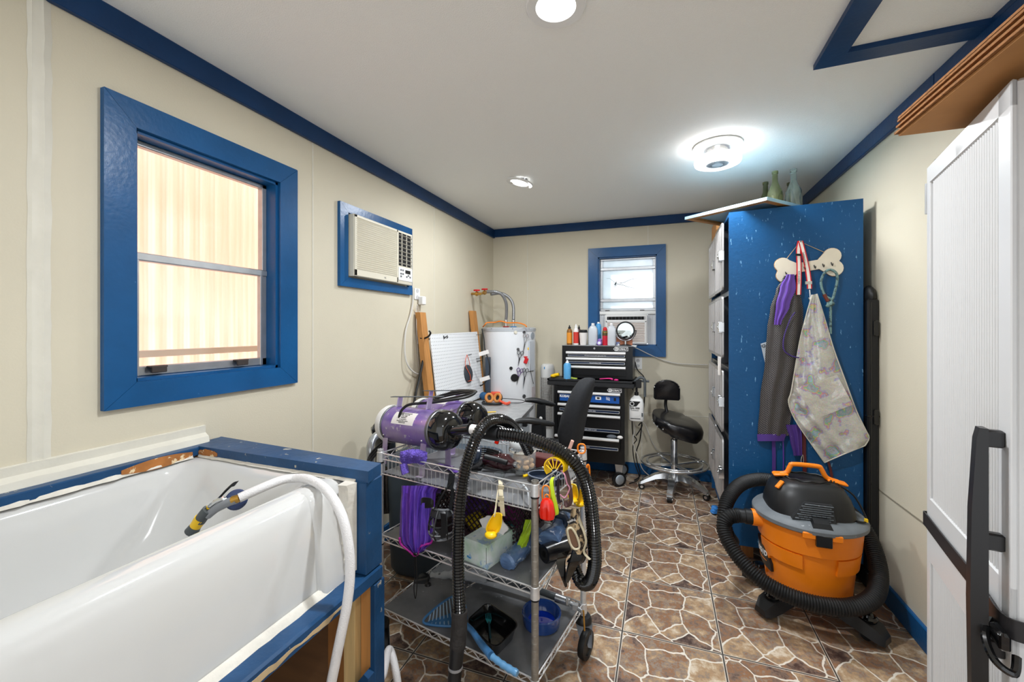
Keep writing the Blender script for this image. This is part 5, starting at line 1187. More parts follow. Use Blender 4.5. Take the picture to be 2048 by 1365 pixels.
lp = curved(math.radians(-152), math.radians(-196), lambda t: .20 + .02 * t, lambda t: .30 + .02 * t - max(0, .25 - t) * .25, blk, 'badge', lift1=.014)
for i, ch in enumerate('RIDGID'[::-1]):
    a = math.radians(-160 - i * 6.2); q = vp(a, .275, .0155); tg = V((math.sin(a) * -1, math.cos(a), 0)) 
    lettering(ch, .034, q, tg, (0, 0, 1), print_w, lp, bold=.0012)
curved(math.radians(-160), math.radians(-192), lambda t: .238, lambda t: .242, orange, 'badge_line', lift1=.0155)
lidg = mk('lid', B().loft([vr(.232, .232, .462), vr(.240, .240, .468), vr(.240, .240, .484), vr(.232, .232, .494), vr(.19, .19, .508), vr(.13, .13, .512)]), grey_lid, sv)
mk('motor_housing', B().loft([vr(.186, .172, .490, p=.7, oy_=.005), vr(.182, .165, .53, p=.65, oy_=.005), vr(.165, .150, .585, p=.62, oy_=.008), vr(.140, .125, .628, p=.62, oy_=.01), vr(.105, .095, .648, p=.7, oy_=.01)]), blk, sv, ang=50)
# vent grille on the sloping front
def hp2(u, v): return VC + V((-.020 + u * .085 * (1.0 - .22 * v) + .02 * v, -.172 + .018 * v, .515 + v * .062))
b = B().hexa([hp2(-1, -.1) + V((0, -.004, 0)), hp2(1, -.1) + V((0, -.004, 0)), hp2(.85, 1.1) + V((0, -.004, 0)), hp2(-.85, 1.1) + V((0, -.004, 0))], [q + V((0, .02, 0)) for q in (hp2(-1, -.1), hp2(1, -.1), hp2(.85, 1.1), hp2(-.85, 1.1))])
mk('grille_field', b, M('grille_dark', '222325', .6), sv)
b = B()
for j in range(8):
    for i in range(7):
        v_ = j / 7; u_ = -.9 + 1.8 * (i + (.5 if j % 2 else 0)) / 7.5
        b.box(hp2(u_ + .1, v_) + V((0, -.007, 0)), (.017, .006, .0028))
mk('vent_grille', b, grey_lid, sv)
# latches, rim bracket
for (cx_, cz_2, w_, h_, mt, nm) in ((0, .445, .062, .055, blk_gloss, 'latch'), (-.055, .462, .05, .03, orange, 'latch_boss'), (.05, .462, .045, .03, orange, 'latch_boss')):
    mk(nm, B().box(VC + V((cx_, -.232 + abs(cx_) * .10, cz_2)), (w_, .018, h_), bev=.004), mt, sv)
mk('latch', B().hexa([VC + V((-.045, -.236, .478)), VC + V((.045, -.236, .478)), VC + V((.045, -.20, .485)), VC + V((-.045, -.20, .485))], [VC + V((-.032, -.214, .515)), VC + V((.032, -.214, .515)), VC + V((.030, -.17, .530)), VC + V((-.030, -.17, .530))]), blk, sv)
# handle
hb_ = VC + V((0, .01, 0))
b = B().tube([hb_ + V((-.115, 0, .655)), hb_ + V((-.085, 0, .668)), hb_ + V((-.070, 0, .70)), hb_ + V((-.055, 0, .712)), hb_ + V((.045, 0, .712)), hb_ + V((.062, 0, .70)), hb_ + V((.085, 0, .660)), hb_ + V((.13, 0, .645))], .0115, 12, 5, rf=lambda i, n: 1.0)
b.box(hb_ + V((-.115, 0, .657)), (.065, .05, .014), bev=.005, ry=-.1).box(hb_ + V((.125, 0, .645)), (.085, .05, .014), bev=.005, ry=.2)
mk('carry_handle', b, orange, sv)
mk('power_switch', B().box(VC + V((-.135, -.07, .628)), (.045, .022, .012), rz=.5, ry=-.75, bev=.003), orange, sv)
b = B()
for k in range(4): b.tube([hb_ + V(((.10 + .012 * k) * math.cos(2 * PI * q / 20), (.075 + .010 * k) * math.sin(2 * PI * q / 20), .652 - .006 * k + .004 * math.sin(3 * q + k))) for q in range(20)], .0045, 6, 2, closed=True)
b.tube([hb_ + V((.12, -.02, .64)), VC + V((.18, -.03, .60)), VC + V((.215, -.06, .52)), VC + V((.20, -.10, .505)), VC + V((.16, -.12, .512))], .0045, 6, 6)
mk('power_cord', b, cable_k, sv)
mk('yellow_tag', B().box(VC + V((.205, -.095, .512)), (.012, .012, .014)), yellow, sv)
pt = VC + V((-.225, -.03, .435))
mk('hose_port', B().cyl(VC + V((-.20, -.03, .435)), VC + V((-.252, -.035, .435)), .043, .040), orange, sv)
mk('hose_cuff', B().lathe([(.036, 0), (.038, .002), (.038, .03), (.034, .034), (.034, .075)], VC + V((-.250, -.035, .435)), 24, (-1, -.05, 0)), blk, sv)
hs = B().ridged([VC + V((-.31, -.04, .435)), VC + V((-.36, -.055, .425)), VC + V((-.385, -.08, .385)), VC + V((-.37, -.12, .33)), VC + V((-.32, -.17, .27)), VC + V((-.24, -.22, .215)), VC + V((-.13, -.255, .185)), VC + V((0, -.262, .175)), VC + V((.12, -.235, .185)), VC + V((.21, -.17, .215)), VC + V((.262, -.07, .27)), VC + V((.278, .03, .34)),
                 VC + V((.262, .12, .41)), VC + V((.21, .20, .46)), VC + V((.10, .262, .50)), VC + V((-.04, .268, .53)), VC + V((-.16, .24, .545)), VC + V((-.27, .16, .53)), VC + V((-.345, .06, .48)), VC + V((-.372, .0, .41)), VC + V((-.365, -.02, .33)), VC + V((-.33, .0, .27))], .0365, .0110, .13, 22)
mk('vacuum_hose', hs, rubber, sv)
for k, (dx, dy) in enumerate(((-.170, -.115), (.183, -.150), (.17, .14), (-.18, .14))):
    a = math.atan2(dy, dx); d = V((math.cos(a), math.sin(a), 0)); s_ = V((-d.y, d.x, 0)); Lr = math.hypot(dx, dy); L = []
    for r_, z0, z1, w_ in ((.12, .075, .12, .055), (.17, .06, .118, .056), (Lr, .045, .10, .055), (Lr + .05, .030, .080, .050), (Lr + .08, .022, .05, .034)):
        c = VC + d * r_; L.append([c + s_ * w_ + V((0, 0, z0)), c + s_ * w_ * .8 + V((0, 0, z1)), c - s_ * w_ * .8 + V((0, 0, z1)), c - s_ * w_ + V((0, 0, z0))])
    ft = mk('caster_foot', B().loft(L), grey_dk if False else blk, sv)
    cc = VC + d * (Lr + .005); mk('storage_cap', B().lathe([(.036, .09), (.039, .104), (.032, .112), (.027, .108), (.022, .118), (.001, .120)], cc, 24), blk_gloss, ft)
    mk('wheel', B().cyl(cc + V((0, 0, .024)) - s_ * .014, cc + V((0, 0, .024)) + s_ * .014, .024), rubber, ft)

# ------------------------------------------------------------------ things hanging on the blue kennel panel
def K(px, py, off=0.0): return onY(px, py, PY - .001 - off)
nail = K(1600, 484, .012)
bn = thing('bone_hook_rack', 'cream wooden bone shaped hook rack hanging by twine on the blue panel', 'hook rack', K(1615, 530))
oc_ = K(1615, 533, .004); Rr = (K(1672, 520, 0) - K(1562, 538, 0)); ux = V((Rr.x, 0, Rr.z)).normalized(); uz = V((-ux.z, 0, ux.x)); hw = .160
pts = []
def bone(t):
    P = []
    for sx2, sz2 in ((1, 1), (-1, 1), (-1, -1), (1, -1)): pass
    lob = lambda cx_, cz_3, r_, a0, a1, n=10: [(cx_ + r_ * math.cos(a0 + (a1 - a0) * k / n), cz_3 + r_ * math.sin(a0 + (a1 - a0) * k / n)) for k in range(n + 1)]
    P += lob(.118, .034, .043, math.radians(-50), math.radians(150)); P += [(.05, .026), (-.05, .026)]
    P += lob(-.118, .030, .040, math.radians(30), math.radians(220)); P += lob(-.118, -.030, .040, math.radians(140), math.radians(330)); P += [(-.05, -.026), (.05, -.026)]
    P += lob(.118, -.034, .043, math.radians(-150), math.radians(50))[:-1]
    return P
bp_ = bone(0)
mk('bone_board', B().prism([oc_ + ux * x + uz * z for x, z in bp_], (0, -.010, 0)), M('bone_cream', 'e4dbc8', .6, var=.05, vs=20), bn)
mk('bone_edge', B().prism([oc_ + V((0, .0035, 0)) + ux * x * 1.012 + uz * z * 1.03 for x, z in bp_], (0, -.008, 0)), M('burnt_edge', 'b08a5c', .7), bn)
for t_ in (-.112, -.02, .028, .068, .108):
    h0 = oc_ + ux * t_ + uz * (-.008 if t_ > -.1 else -.02) + V((0, -.012, 0))
    mk('hook', B().tube([h0 + uz * .008, h0 - uz * .004 + V((0, -.002, 0)), h0 - uz * .012 + V((0, -.010, 0)), h0 - uz * .008 + V((0, -.018, 0)), h0 + V((0, -.02, 0))], .0022, 6, 4), blk, bn)
mk('twine', B().tube([oc_ + ux * -.10 + uz * .055 + V((0, -.006, 0)), nail + V((0, -.001, 0)), oc_ + ux * .088 + uz * .06 + V((0, -.006, 0))], .0018, 6, raw=True), M('twine', 'b79c74', .8), bn)
mk('nail', B().cyl(nail + V((0, .012, 0)), nail + V((0, -.02, 0)), .003), steel_dk, bn)
# red leash
rw = M('red_white_webbing', 'e6dcd4', .6); rl_ = thing('red_leash', 'red edged white lettered leash looped over the nail above the bone rack', 'leash', K(1600, 484))
for pts, w_ in (([K(1600, 482, .016), K(1597, 500, .024), K(1598, 530, .026), K(1598, 560, .03), K(1597, 590, .034)], .024), ([K(1601, 482, .018), K(1607, 505, .030), K(1614, 535, .032), K(1618, 562, .036), K(1619, 578, .036)], .024)):
    mk('webbing', B().ribbon(pts, w_, (1, 0, 0), .002), red_m, rl_)
    mk('printed_band', B().ribbon([q + V((0, -.0018, 0)) for q in pts[:]], w_ * .55, (1, 0, 0), .0012), rw, rl_)
for pts_, txt in (((K(1597, 545, .0315), K(1597, 566, .0350)), 'Ladybird Line'), ((K(1610, 530, .0345), K(1606, 506, .030)), 'Ladybird Line')):
    d = (pts_[0] - pts_[1]); c = pts_[0].lerp(pts_[1], .5) + V((0, -.004, 0)); d = V((d.x, 0, d.z)).normalized(); lettering(txt, .0135, c, d, V((-d.z, 0, d.x)), print_k, rl_)
mk('buckle', B().box(K(1597, 510, .028), (.030, .005, .012), ry=.1), blk, rl_); mk('buckle', B().box(K(1617, 566, .038), (.032, .006, .016)), chrome, rl_)
mk('snap_hook', B().tube([K(1619, 580, .036), K(1620, 590, .036), K(1620, 600, .034), K(1617, 596, .034)], .0035, 8, 5), chrome, rl_)
# rope leash
rp_m = M('braided_rope', '6f8d8c', .7, wear='3c4f52', ws=60, wt=.52)
ro = thing('rope_leash', 'grey green braided rope leash looped on the right hook of the bone rack', 'leash', K(1655, 560))
mk('rope', B().tube([K(1665, 600, .03), K(1649, 590, .03), K(1642, 565, .03), K(1650, 545, .032), K(1662, 540, .032), K(1673, 548, .032), K(1674, 565, .03), K(1668, 590, .03), K(1662, 610, .03), K(1661, 640, .028), K(1661, 668, .028)], .0065, 10, 6), rp_m, ro)
mk('leather_wrap', B().cyl(K(1648, 589, .03), K(1656, 603, .03), .009), M('leather_brown', '6e3426', .5), ro)
mk('knot', B().ball(K(1661, 608, .03), .015, (1.3, .8, 1)).ball(K(1655, 612, .032), .010), rp_m, ro)
# smock
sm = thing('grooming_smock', 'black mesh and purple grooming smock hanging on the left hook of the bone rack', 'smock', K(1560, 700))
rows_ = [(552, 1568, 1590), (580, 1552, 1600), (620, 1540, 1606), (660, 1534, 1606), (720, 1530, 1602), (800, 1520, 1586), (872, 1515, 1578)]
fold = lambda amp, n, ph=0: (lambda u, v: .012 + .035 * math.sin(PI * min(max(u, .03), .97)) ** .6 * min(1, .3 + v * 2) + amp * math.sin(n * u + 3 * v + ph))
mk('mesh_front', B().drape([(r[0], r[1], r[2]) for r in rows_], K, 22, 26, front=fold(.006, 17)), smock_mesh, sm)
mk('purple_hem', B().drape([(869, 1514, 1572), (883, 1515, 1568)], K, 12, 3, front=lambda u, v: .022 + .03 * math.sin(PI * min(max(u, .03), .97)) ** .6), navy_cloth, sm)
mk('purple_collar', B().drape([(549, 1573, 1589), (575, 1560, 1592), (610, 1552, 1580), (650, 1548, 1562)], K, 10, 12, front=lambda u, v: .050 + .014 * math.sin(PI * u) + .004 * math.sin(14 * u), back=lambda u, v: .045), M('purple_satin', '5d3b96', .35), sm)
b = B().tube([K(1590, 625, .058), K(1580, 640, .060), K(1568, 675, .062), K(1568, 700, .062), K(1582, 712, .06), K(1598, 716, .055)], .0035, 8, 6); mk('purple_piping', b, M('piping', '3d2a70', .5), sm)
mk('lower_panel', B().drape([(850, 1572, 1602), (880, 1580, 1604), (912, 1587, 1604)], K, 10, 8, front=lambda u, v: .03 + .006 * math.sin(12 * u)), navy_cloth, sm)
mk('grommet_corner', B().prism([K(1521, 688, .004), K(1534, 684, .004), K(1534, 745, .004)], (0, -.003, 0)), M('vinyl_grey', 'b7c0c8', .2), sm)
mk('grommet', B().tube([K(1527, 692, .009) + V((.008 * math.cos(a), 0, .008 * math.sin(a))) for a in [2 * PI * k / 12 for k in range(12)]], .0025, 6, 2, closed=True), steel_dk, sm)
for px, m_ in ((1547, navy_cloth), (1566, M('purple_satin', '5d3b96', .35))):
    mk('tie_strap', B().ribbon([K(px, 880, .02), K(px + 1, 920, .012), K(px, 965, .01)], .018 if px == 1547 else .006, (1, 0, 0), .002), m_, sm)
# holographic apron
ap = thing('vinyl_apron', 'clear holographic vinyl apron hanging askew from the red leash', 'apron', K(1650, 800))
# outline follows its slanted edges
Lf = [(1624, 590), (1610, 640), (1598, 690), (1583, 780), (1577, 805), (1590, 840), (1620, 885), (1649, 926)]
Rt = [(1634, 588), (1650, 640), (1668, 700), (1690, 760), (1712, 820), (1730, 858), (1738, 876), (1730, 892)]
def apmap(x, y, off):   # x in 0..1 across, y index down
    i = min(int(y), len(Lf) - 2); t = y - i
    l = V(Lf[i]).lerp(V(Lf[i + 1]), t); r = V(Rt[i]).lerp(V(Rt[i + 1]), t); q = l.lerp(r, x); return K(q.x, q.y, off)
def crum(u, v): return .038 + .018 * math.sin(PI * u) + .008 * math.sin(7 * u + 9 * v) + (.006 * math.sin(23 * u - 17 * v) + .004 * math.sin(41 * v + 13 * u)) * max(0, .85 - u)
mk('apron_sheet', B().drape([(0, 0, 1), (len(Lf) - 1.001, 0, 1)], apmap, 40, 48, front=lambda u, v: crum(u, v) + .003, back=lambda u, v: crum(u, v)), holo, ap)
edge_m = M('vinyl_edge', 'cfcabb', .3)
for S2 in (Lf, Rt): mk('edge_piping', B().tube([K(x, y, .044) for x, y in S2], .0028, 6, 4), edge_m, ap)
mk('edge_piping', B().tube([K(1649, 926, .044), K(1690, 908, .06), K(1730, 892, .044)], .0028, 6, 4), edge_m, ap)
mk('pocket', B().drape([(0, 0, 1), (1, 0, 1)], lambda x, y, o_: K(1592 + 82 * x + 40 * y - 8 * x * y, 776 - 26 * x + 62 * y - 2 * x * y, o_), 10, 8, front=lambda u, v: .072 + .006 * math.sin(5 * u + 4 * v), back=lambda u, v: .069 + .006 * math.sin(5 * u + 4 * v)), holo, ap)
br = thing('brown_leash', 'reddish brown leather leash strap hanging behind the apron hem', 'leash', K(1609, 930))
mk('strap', B().ribbon([K(1608, 860, .012), K(1608, 900, .012), K(1609, 930, .012), K(1609, 990, .012)], .018, (1, 0, 0), .003), M('oxblood', '5b1f22', .45), br)
mk('strap', B().ribbon([K(1655, 920, .012), K(1662, 945, .012), K(1668, 990, .012)], .012, (1, 0, .3), .003), M('oxblood', '5b1f22', .45), br)
mk('metal_ring', B().tube([K(1605, 910, .02), K(1602, 922, .02), K(1605, 930, .02), K(1607, 920, .02)], .002, 6, 4, closed=True), chrome, br)

# ------------------------------------------------------------------ wire cart
CA = math.radians(10.5); CO = V((-.41, 1.38, 0)); CU = V((-math.cos(CA), math.sin(CA), 0)); CV = V((math.sin(CA), math.cos(CA), 0)); UW, VW = .745, .463
def C(u, v, z): return CO + CU * u + CV * v + V((0, 0, z))
CRZ = math.atan2(CU.y, CU.x)
cart = thing('wire_cart', 'three tier chrome wire cart on black casters beside the bath', 'wire cart', C(.37, .23, 0))
for k, (u, v) in enumerate(((0, 0), (UW, 0), (0, VW), (UW, VW))):
    b = B().lathe([(.0127, .125), (.0127, .880), (.0105, .880), (.0105, .86)], C(u, v, 0), 24)
    z = .15
    while z < .84: b.lathe([(.0127, z), (.0131, z + .001), (.0127, z + .002)], C(u, v, 0), 24, caps=False); z += .0254
    po = mk('post', b, wire_m if k else M('post_dusty', 'a39f97', .45, .7, var=.3, vs=40), cart)
    for z in (.826, .476, .158): mk('collar', B().lathe([(.0132, z), (.0165, z + .002), (.0150, z + .042), (.0132, z + .044)], C(u, v, 0), 24), wire_m, po)
    for z in (.820, .470): mk('sleeve_ring', B().lathe([(.0132, z), (.0150, z + .001), (.0150, z + .006), (.0132, z + .007)], C(u, v, 0), 24), blk, po)
    cs = C(u, v, 0)
    ca_ = mk('caster_bumper', B().lathe([(.013, .150), (.030, .148), (.037, .136), (.037, .122), (.030, .118), (.001, .118)], cs, 24), blk, cart)
    o_ = V((.012, -.03, 0)) if u == 0 else V((.02, -.012, 0)); ax = V((.97, -.25, 0)) if k == 2 else V((.75, .66, 0))
    mk('wheel', B().lathe([(.001, -.006), (.036, -.008), (.040, -.014), (.056, -.013), (.059, 0), (.056, .013), (.040, .014), (.036, .008), (.001, .006)], cs + o_ * 1.6 + V((0, 0, .059)), 28, ax), rubber, ca_)
    b = B(); w3 = cs + o_ * 1.6
    for s3 in (-1, 1): b.hexa([w3 + ax * .017 * s3 + V((-.006, .0, .05)), w3 + ax * .017 * s3 + V((.008, 0, .05)), w3 + ax * .019 * s3 + V((.008, 0, .05)), w3 + ax * .019 * s3 + V((-.006, .004, .05))], [cs + ax * .017 * s3 + V((-.022, 0, .12)), cs + ax * .017 * s3 + V((.022, 0, .12)), cs + ax * .019 * s3 + V((.022, 0, .12)), cs + ax * .019 * s3 + V((-.022, .004, .12))])
    mk('fork', b, steel_dk, ca_)
def shelf(zt_, zb_, floor, deep, linerz):
    b = B(); cor = [(0, 0), (UW, 0), (UW, VW), (0, VW)]
    for i in range(4):
        (u0, v0), (u1, v1) = cor[i], cor[(i + 1) % 4]; n = 26 if i % 2 == 0 else 16
        for z in (zt_, zb_): b.bar(C(u0, v0, z), C(u1, v1, z), .0030)
        P = []
        for k in range(n + 1):
            t = k / n; P.append(C(u0 + (u1 - u0) * t, v0 + (v1 - v0) * t, zt_ - .002 if k % 2 else zb_ + .002))
        b.tube(P, .0019, 5, raw=True)
        if deep:
            m = 34 if i % 2 == 0 else 20
            for k in range(1, m):
                t = k / m; u, v = u0 + (u1 - u0) * t, v0 + (v1 - v0) * t
                b.bar(C(u, v, zb_), C(u, v, floor), .0013, 4)
            b.bar(C(u0, v0, floor), C(u1, v1, floor), .0026)
    for k in range(1, 26): u = UW * k / 26; b.bar(C(u, .0, floor), C(u, VW, floor), .0015, 4)
    for k in range(1, 6): v = VW * k / 6; b.bar(C(.0, v, floor - .003), C(UW, v, floor - .003), .0024, 4)
    sh = mk('wire_shelf', b, wire_m, cart)
    mk('liner', B().hexa([C(u, v, linerz) for u, v in ((.008, .008), (UW - .008, .008), (UW - .008, VW - .008), (.008, VW - .008))], [C(u, v, linerz + .003) for u, v in ((.008, .008), (UW - .008, .008), (UW - .008, VW - .008), (.008, VW - .008))]), mat_liner, sh)
shelf(.862, .838, .775, True, .7768)
shelf(.512, .488, .505, False, .5068)
shelf(.200, .176, .193, False, .1948)
ZT, ZM, ZB = .780, .510, .198

# ------------------------------------------------------------------ the two purple dryers
def dryer(Lp, Rp, r, label, name='pet_dryer'):
    ax = (Rp - Lp).normalized(); Ln = (Rp - Lp).length; side = V((0, 0, 1)).cross(ax).normalized()   # towards the camera side is -side or +side
    t_ = thing(name, label, 'pet dryer', V((Lp.x / 2 + Rp.x / 2, Lp.y / 2 + Rp.y / 2, ZT)), 'purple forced air pet dryers on the cart')
    mk('barrel', B().lathe([(r, 0), (r, Ln * .80)], Lp, 44, ax), purple, t_)
    mk('band', B().lathe([(r + .001, -.004), (r + .003, -.002), (r + .003, .012), (r + .001, .014)], Lp, 44, ax, caps=False).lathe([(r + .001, Ln * .76), (r + .003, Ln * .76 + .002), (r + .003, Ln * .80), (r + .001, Ln * .80 + .002)], Lp, 44, ax, caps=False), steel_dk, t_)
    mk('filter_cap', B().lathe([(r + .005, .004), (r + .006, -.022), (r + .001, -.036), (r * .78, -.044), (.001, -.046)], Lp, 44, ax), wh_pl, t_)
    mk('motor_end', B().lathe([(r + .001, Ln * .80), (r + .002, Ln * .84), (r * .96, Ln * .90), (r * .82, Ln * .955), (r * .58, Ln * .985), (r * .35, Ln * .99), (.001, Ln * .99)], Lp, 44, ax), blk_gloss, t_)
    for t in (.06, .70):
        for s2 in (-1, 1):
            top = Lp + ax * Ln * t + side * s2 * r * .78 + V((0, 0, -r * .60)); w_ = ax * .017
            foot = V((top.x, top.y, ZT)) + side * s2 * .010 - ax * .004
            b = B().hexa([foot - w_, foot + w_, foot + w_ + side * .003, foot - w_ + side * .003], [top - w_ + side * s2 * .004, top + w_ + side * s2 * .004, top + w_ + side * (s2 * .004 + .003), top - w_ + side * (s2 * .004 + .003)])
            b.hexa([foot - w_, foot + w_, foot + w_ + side * s2 * .02, foot - w_ + side * s2 * .02], [p_ + V((0, 0, .003)) for p_ in (foot - w_, foot + w_, foot + w_ + side * s2 * .02, foot - w_ + side * s2 * .02)])
            lg = mk('leg', b, purple_leg, t_)
            q = Lp + ax * Ln * t + side * s2 * r * .90 + V((0, 0, -r * .42)); mk('rivet', B().ball(q + side * s2 * .002, .005), chrome, lg)
    hz_ = r + .045
    for t in (.08, .58):
        p0 = Lp + ax * Ln * t + V((0, 0, r)); w_ = side * .014
        mk('handle_bracket', B().hexa([p0 - w_, p0 + w_, p0 + w_ + ax * .003, p0 - w_ + ax * .003], [p_ + V((0, 0, .046)) + ax * .012 for p_ in (p0 - w_, p0 + w_, p0 + w_ + ax * .003, p0 - w_ + ax * .003)]), purple_leg, t_)
    mk('handle_bar', B().ribbon([Lp + ax * Ln * (-.04) + V((0, 0, hz_)), Lp + ax * Ln * .35 + V((0, 0, hz_ + .006)), Lp + ax * Ln * .80 + V((0, 0, hz_ + .014))], .022, side, .003), grey_dk, t_)
    return t_, ax, side, Ln
D1L, D1R = at(789, 848, 2.00), at(912, 864, 1.74)
d1_, ax1, sd1, Ln1 = dryer(D1L, D1R, .083, 'dusty purple cylinder dryer with white label, the front one on the wire cart')
off2 = at(964, 840, 2.05) - D1R
d2_, ax2, sd2, Ln2 = dryer(D1L + off2, D1R + off2, .083, 'purple cylinder dryer behind the front one, nearer the desk')
# label on the front dryer barrel (curved)
def dlab(par, Lp, ax, side, Ln, a0, a1, t0, t1, r, mt, name):
    L = []
    for k in range(9):
        a = a0 + (a1 - a0) * k / 8; n = side * math.cos(a) + V((0, 0, math.sin(a)))
        L.append([Lp + ax * Ln * t0 + n * r, Lp + ax * Ln * t1 + n * r, Lp + ax * Ln * t1 + n * (r - .002), Lp + ax * Ln * t0 + n * (r - .002)])
    return mk(name, B().loft(L), mt, par)
sg = -1 if sd1.y > 0 else 1
lb_ = dlab(d1_, D1L, ax1, sd1 * sg, Ln1, .28, .98, .20, .56, .0842, label_w, 'paper_label')
for k in range(7):
    a = .90 - k * .085; n = sd1 * sg * math.cos(a) + V((0, 0, math.sin(a))); upv = -sd1 * sg * math.sin(a) + V((0, 0, math.cos(a)))
    p = D1L + ax1 * Ln1 * .38 + n * .0850
    lettering(('ELECTRIC MOTOR DRYER', 'MODEL  VOLTS 120', '60 HZ  AMPS', 'WARNING', 'use only indoors', 'disconnect before service', 'MADE IN USA')[k], .0075, p, ax1, upv, print_k, lb_, ext=.0002)
dlab(d2_, D1L + off2, ax1, sd1 * sg, Ln1, 1.0, 1.3, .30, .48, .0842, label_w, 'paper_label')
# nozzle and hoses
NZ0 = D1R - ax1 * .005 + V((0, 0, .004)) + sd1 * sg * .02
mk('outlet_pipe', B().cyl(NZ0 - ax1 * .02, at(940, 858, 1.66), .021, .019), blk_gloss, d1_)
mk('taped_joint', B().cyl(at(943, 859, 1.658), at(954, 861, 1.645), .0197), label_w, d1_)
h1 = thing('dryer_hose', 'black ribbed dryer hose running right over the jar and drooping past the cart corner', 'hose', at(1100, 915, 1.6))
mk('hose_cuff', B().cyl(at(958, 861, 1.64), at(998, 868, 1.61), .030, .029), blk, h1)
mk('hose_clip', B().box(at(966, 862, 1.60), (.022, .01, .03), bev=.003), label_w, h1)
mk('ribbed_hose', B().ridged([at(995, 867, 1.61), at(1040, 874, 1.58), at(1090, 889, 1.55), at(1135, 912, 1.53), at(1163, 945, 1.53), at(1180, 1000, 1.54), at(1189, 1095, 1.55), at(1188, 1140, 1.57), at(1178, 1166, 1.60), at(1163, 1166, 1.64), at(1152, 1145, 1.68), at(1145, 1118, 1.72)], .0255, .0105, .15, 20), blk_gloss, h1)
h2 = thing('dryer_hose', 'black ribbed dryer hose arching up in front of the cart and hanging to the floor', 'hose', at(915, 1100, 1.53))
mk('ribbed_hose', B().ridged([at(1058, 905, 1.74), at(1046, 880, 1.72), at(1030, 858, 1.69), at(1008, 842, 1.64), at(985, 841, 1.60), at(965, 855, 1.56), at(948, 885, 1.53), at(933, 930, 1.51), at(924, 975, 1.50), at(918, 1030, 1.49), at(916, 1100, 1.48), at(917, 1160, 1.47), at(919, 1225, 1.46)], .0225, .0100, .15, 20), blk_gloss, h2)
mk('tape_sleeve', B().tube([at(919, 1222, 1.46), at(918, 1260, 1.455), at(915, 1296, 1.45)], .0275, 18, 4, rf=lambda i, n: 1 + .03 * math.sin(i * 2.1)), M('duct_tape', '2f2c2b', .8, var=.3, vs=40, bump=.8), h2)
mk('nozzle_end', B().cyl(at(915, 1290, 1.45), at(911, 1333, 1.44), .026, .024).cyl(at(911, 1336, 1.44), at(897, 1485, 1.415), .0235, .021), blk, h2)
mk('nozzle_ring', B().cyl(at(911, 1332, 1.44), at(911, 1337, 1.44), .0248), M('ring_grey', '8e8e90', .4), h2)
o = mk('power_cable', B().tube([at(801, 846, 1.88), at(799, 832, 1.87), at(806, 818, 1.87), at(822, 809, 1.87), at(860, 806, 1.88), at(905, 800, 1.88), at(935, 794, 1.9), at(950, 786, 1.95), at(940, 783, 2.05), at(900, 787, 2.1), at(868, 797, 2.1), at(880, 801, 2.05), at(930, 791, 2.0), at(952, 783, 2.0), at(915, 782, 2.15), at(890, 790, 2.2)], .0062, 8, 6), cable_k); tag(o, 'black power cord coiled across the tops of the purple dryers', 'cable')
wcab([at(862, 801, 2.1), at(900, 791, 2.05), at(950, 783, 2.0)], .005, cable_k, 'stiff black cable lying across the rear dryer handle')

# left of the cart: grey pipe arch, cable bundle, bag
o = mk('grey_pipe', B().tube([at(783, 862, 2.25), at(763, 866, 2.2), at(748, 876, 2.14), at(741, 892, 2.1), at(741, 915, 2.08), at(741, 960, 2.07)], .0185, 14, 8), M('pipe_silver', 'a9adb0', .3, .7)); tag(o, 'bent grey pipe arch at the left end of the cart', 'pipe')
for k, lab in enumerate(('upper', 'middle', 'lower')):
    wcab([at(792, 866 + 5 * k, 2.12 - .02 * k), at(772, 880 + 5 * k, 2.08 - .02 * k), at(752, 897 + 6 * k, 2.04 - .02 * k), at(738, 916 + 6 * k, 2.0 - .02 * k), at(732, 950, 1.98 - .02 * k)], .0058, cable_k, lab + ' of three black cables sloping down at the left end of the cart')
b = B().ball(at(766, 862, 2.45), .065, (1.1, 1, 1.0), 20, 12)
for v_ in b.bm.verts: v_.co += V((math.sin(v_.co.z * 90) * .006, math.sin(v_.co.x * 110) * .006, math.sin(v_.co.x * 80 + v_.co.z * 60) * .006))
for v_ in b.bm.verts: v_.co.z = min(v_.co.z, 10)
b.tube([at(770, 870, 2.45), at(772, 960, 2.45), at(774, 1020, 2.45)], .06, 12, 4)
o = mk('black_trash_bag', b, black_bag); tag(o, 'crumpled shiny black bag behind the left end of the cart', 'bag')
bn_ = thing('storage_bin', 'dark blue grey plastic bin with lid on the floor behind the wire cart', 'bin', (-1.21, 2.2, 0))
def rl2(x0, x1, y0, y1, r, z): return rrect(x0, x1, y0, y1, r, z, 5)
mk('bin_body', B().loft([rl2(-1.46, -.98, 2.03, 2.36, .06, .005), rl2(-1.48, -.96, 2.01, 2.38, .07, .04), rl2(-1.50, -.93, 2.0, 2.42, .07, .62)]), bin_m, bn_)
mk('bin_lid', B().loft([rl2(-1.52, -.91, 1.99, 2.44, .07, .622), rl2(-1.52, -.91, 1.99, 2.44, .07, .65), rl2(-1.49, -.94, 2.02, 2.41, .06, .668), rl2(-1.46, -.97, 2.05, 2.38, .06, .668)]), bin_m, bn_)

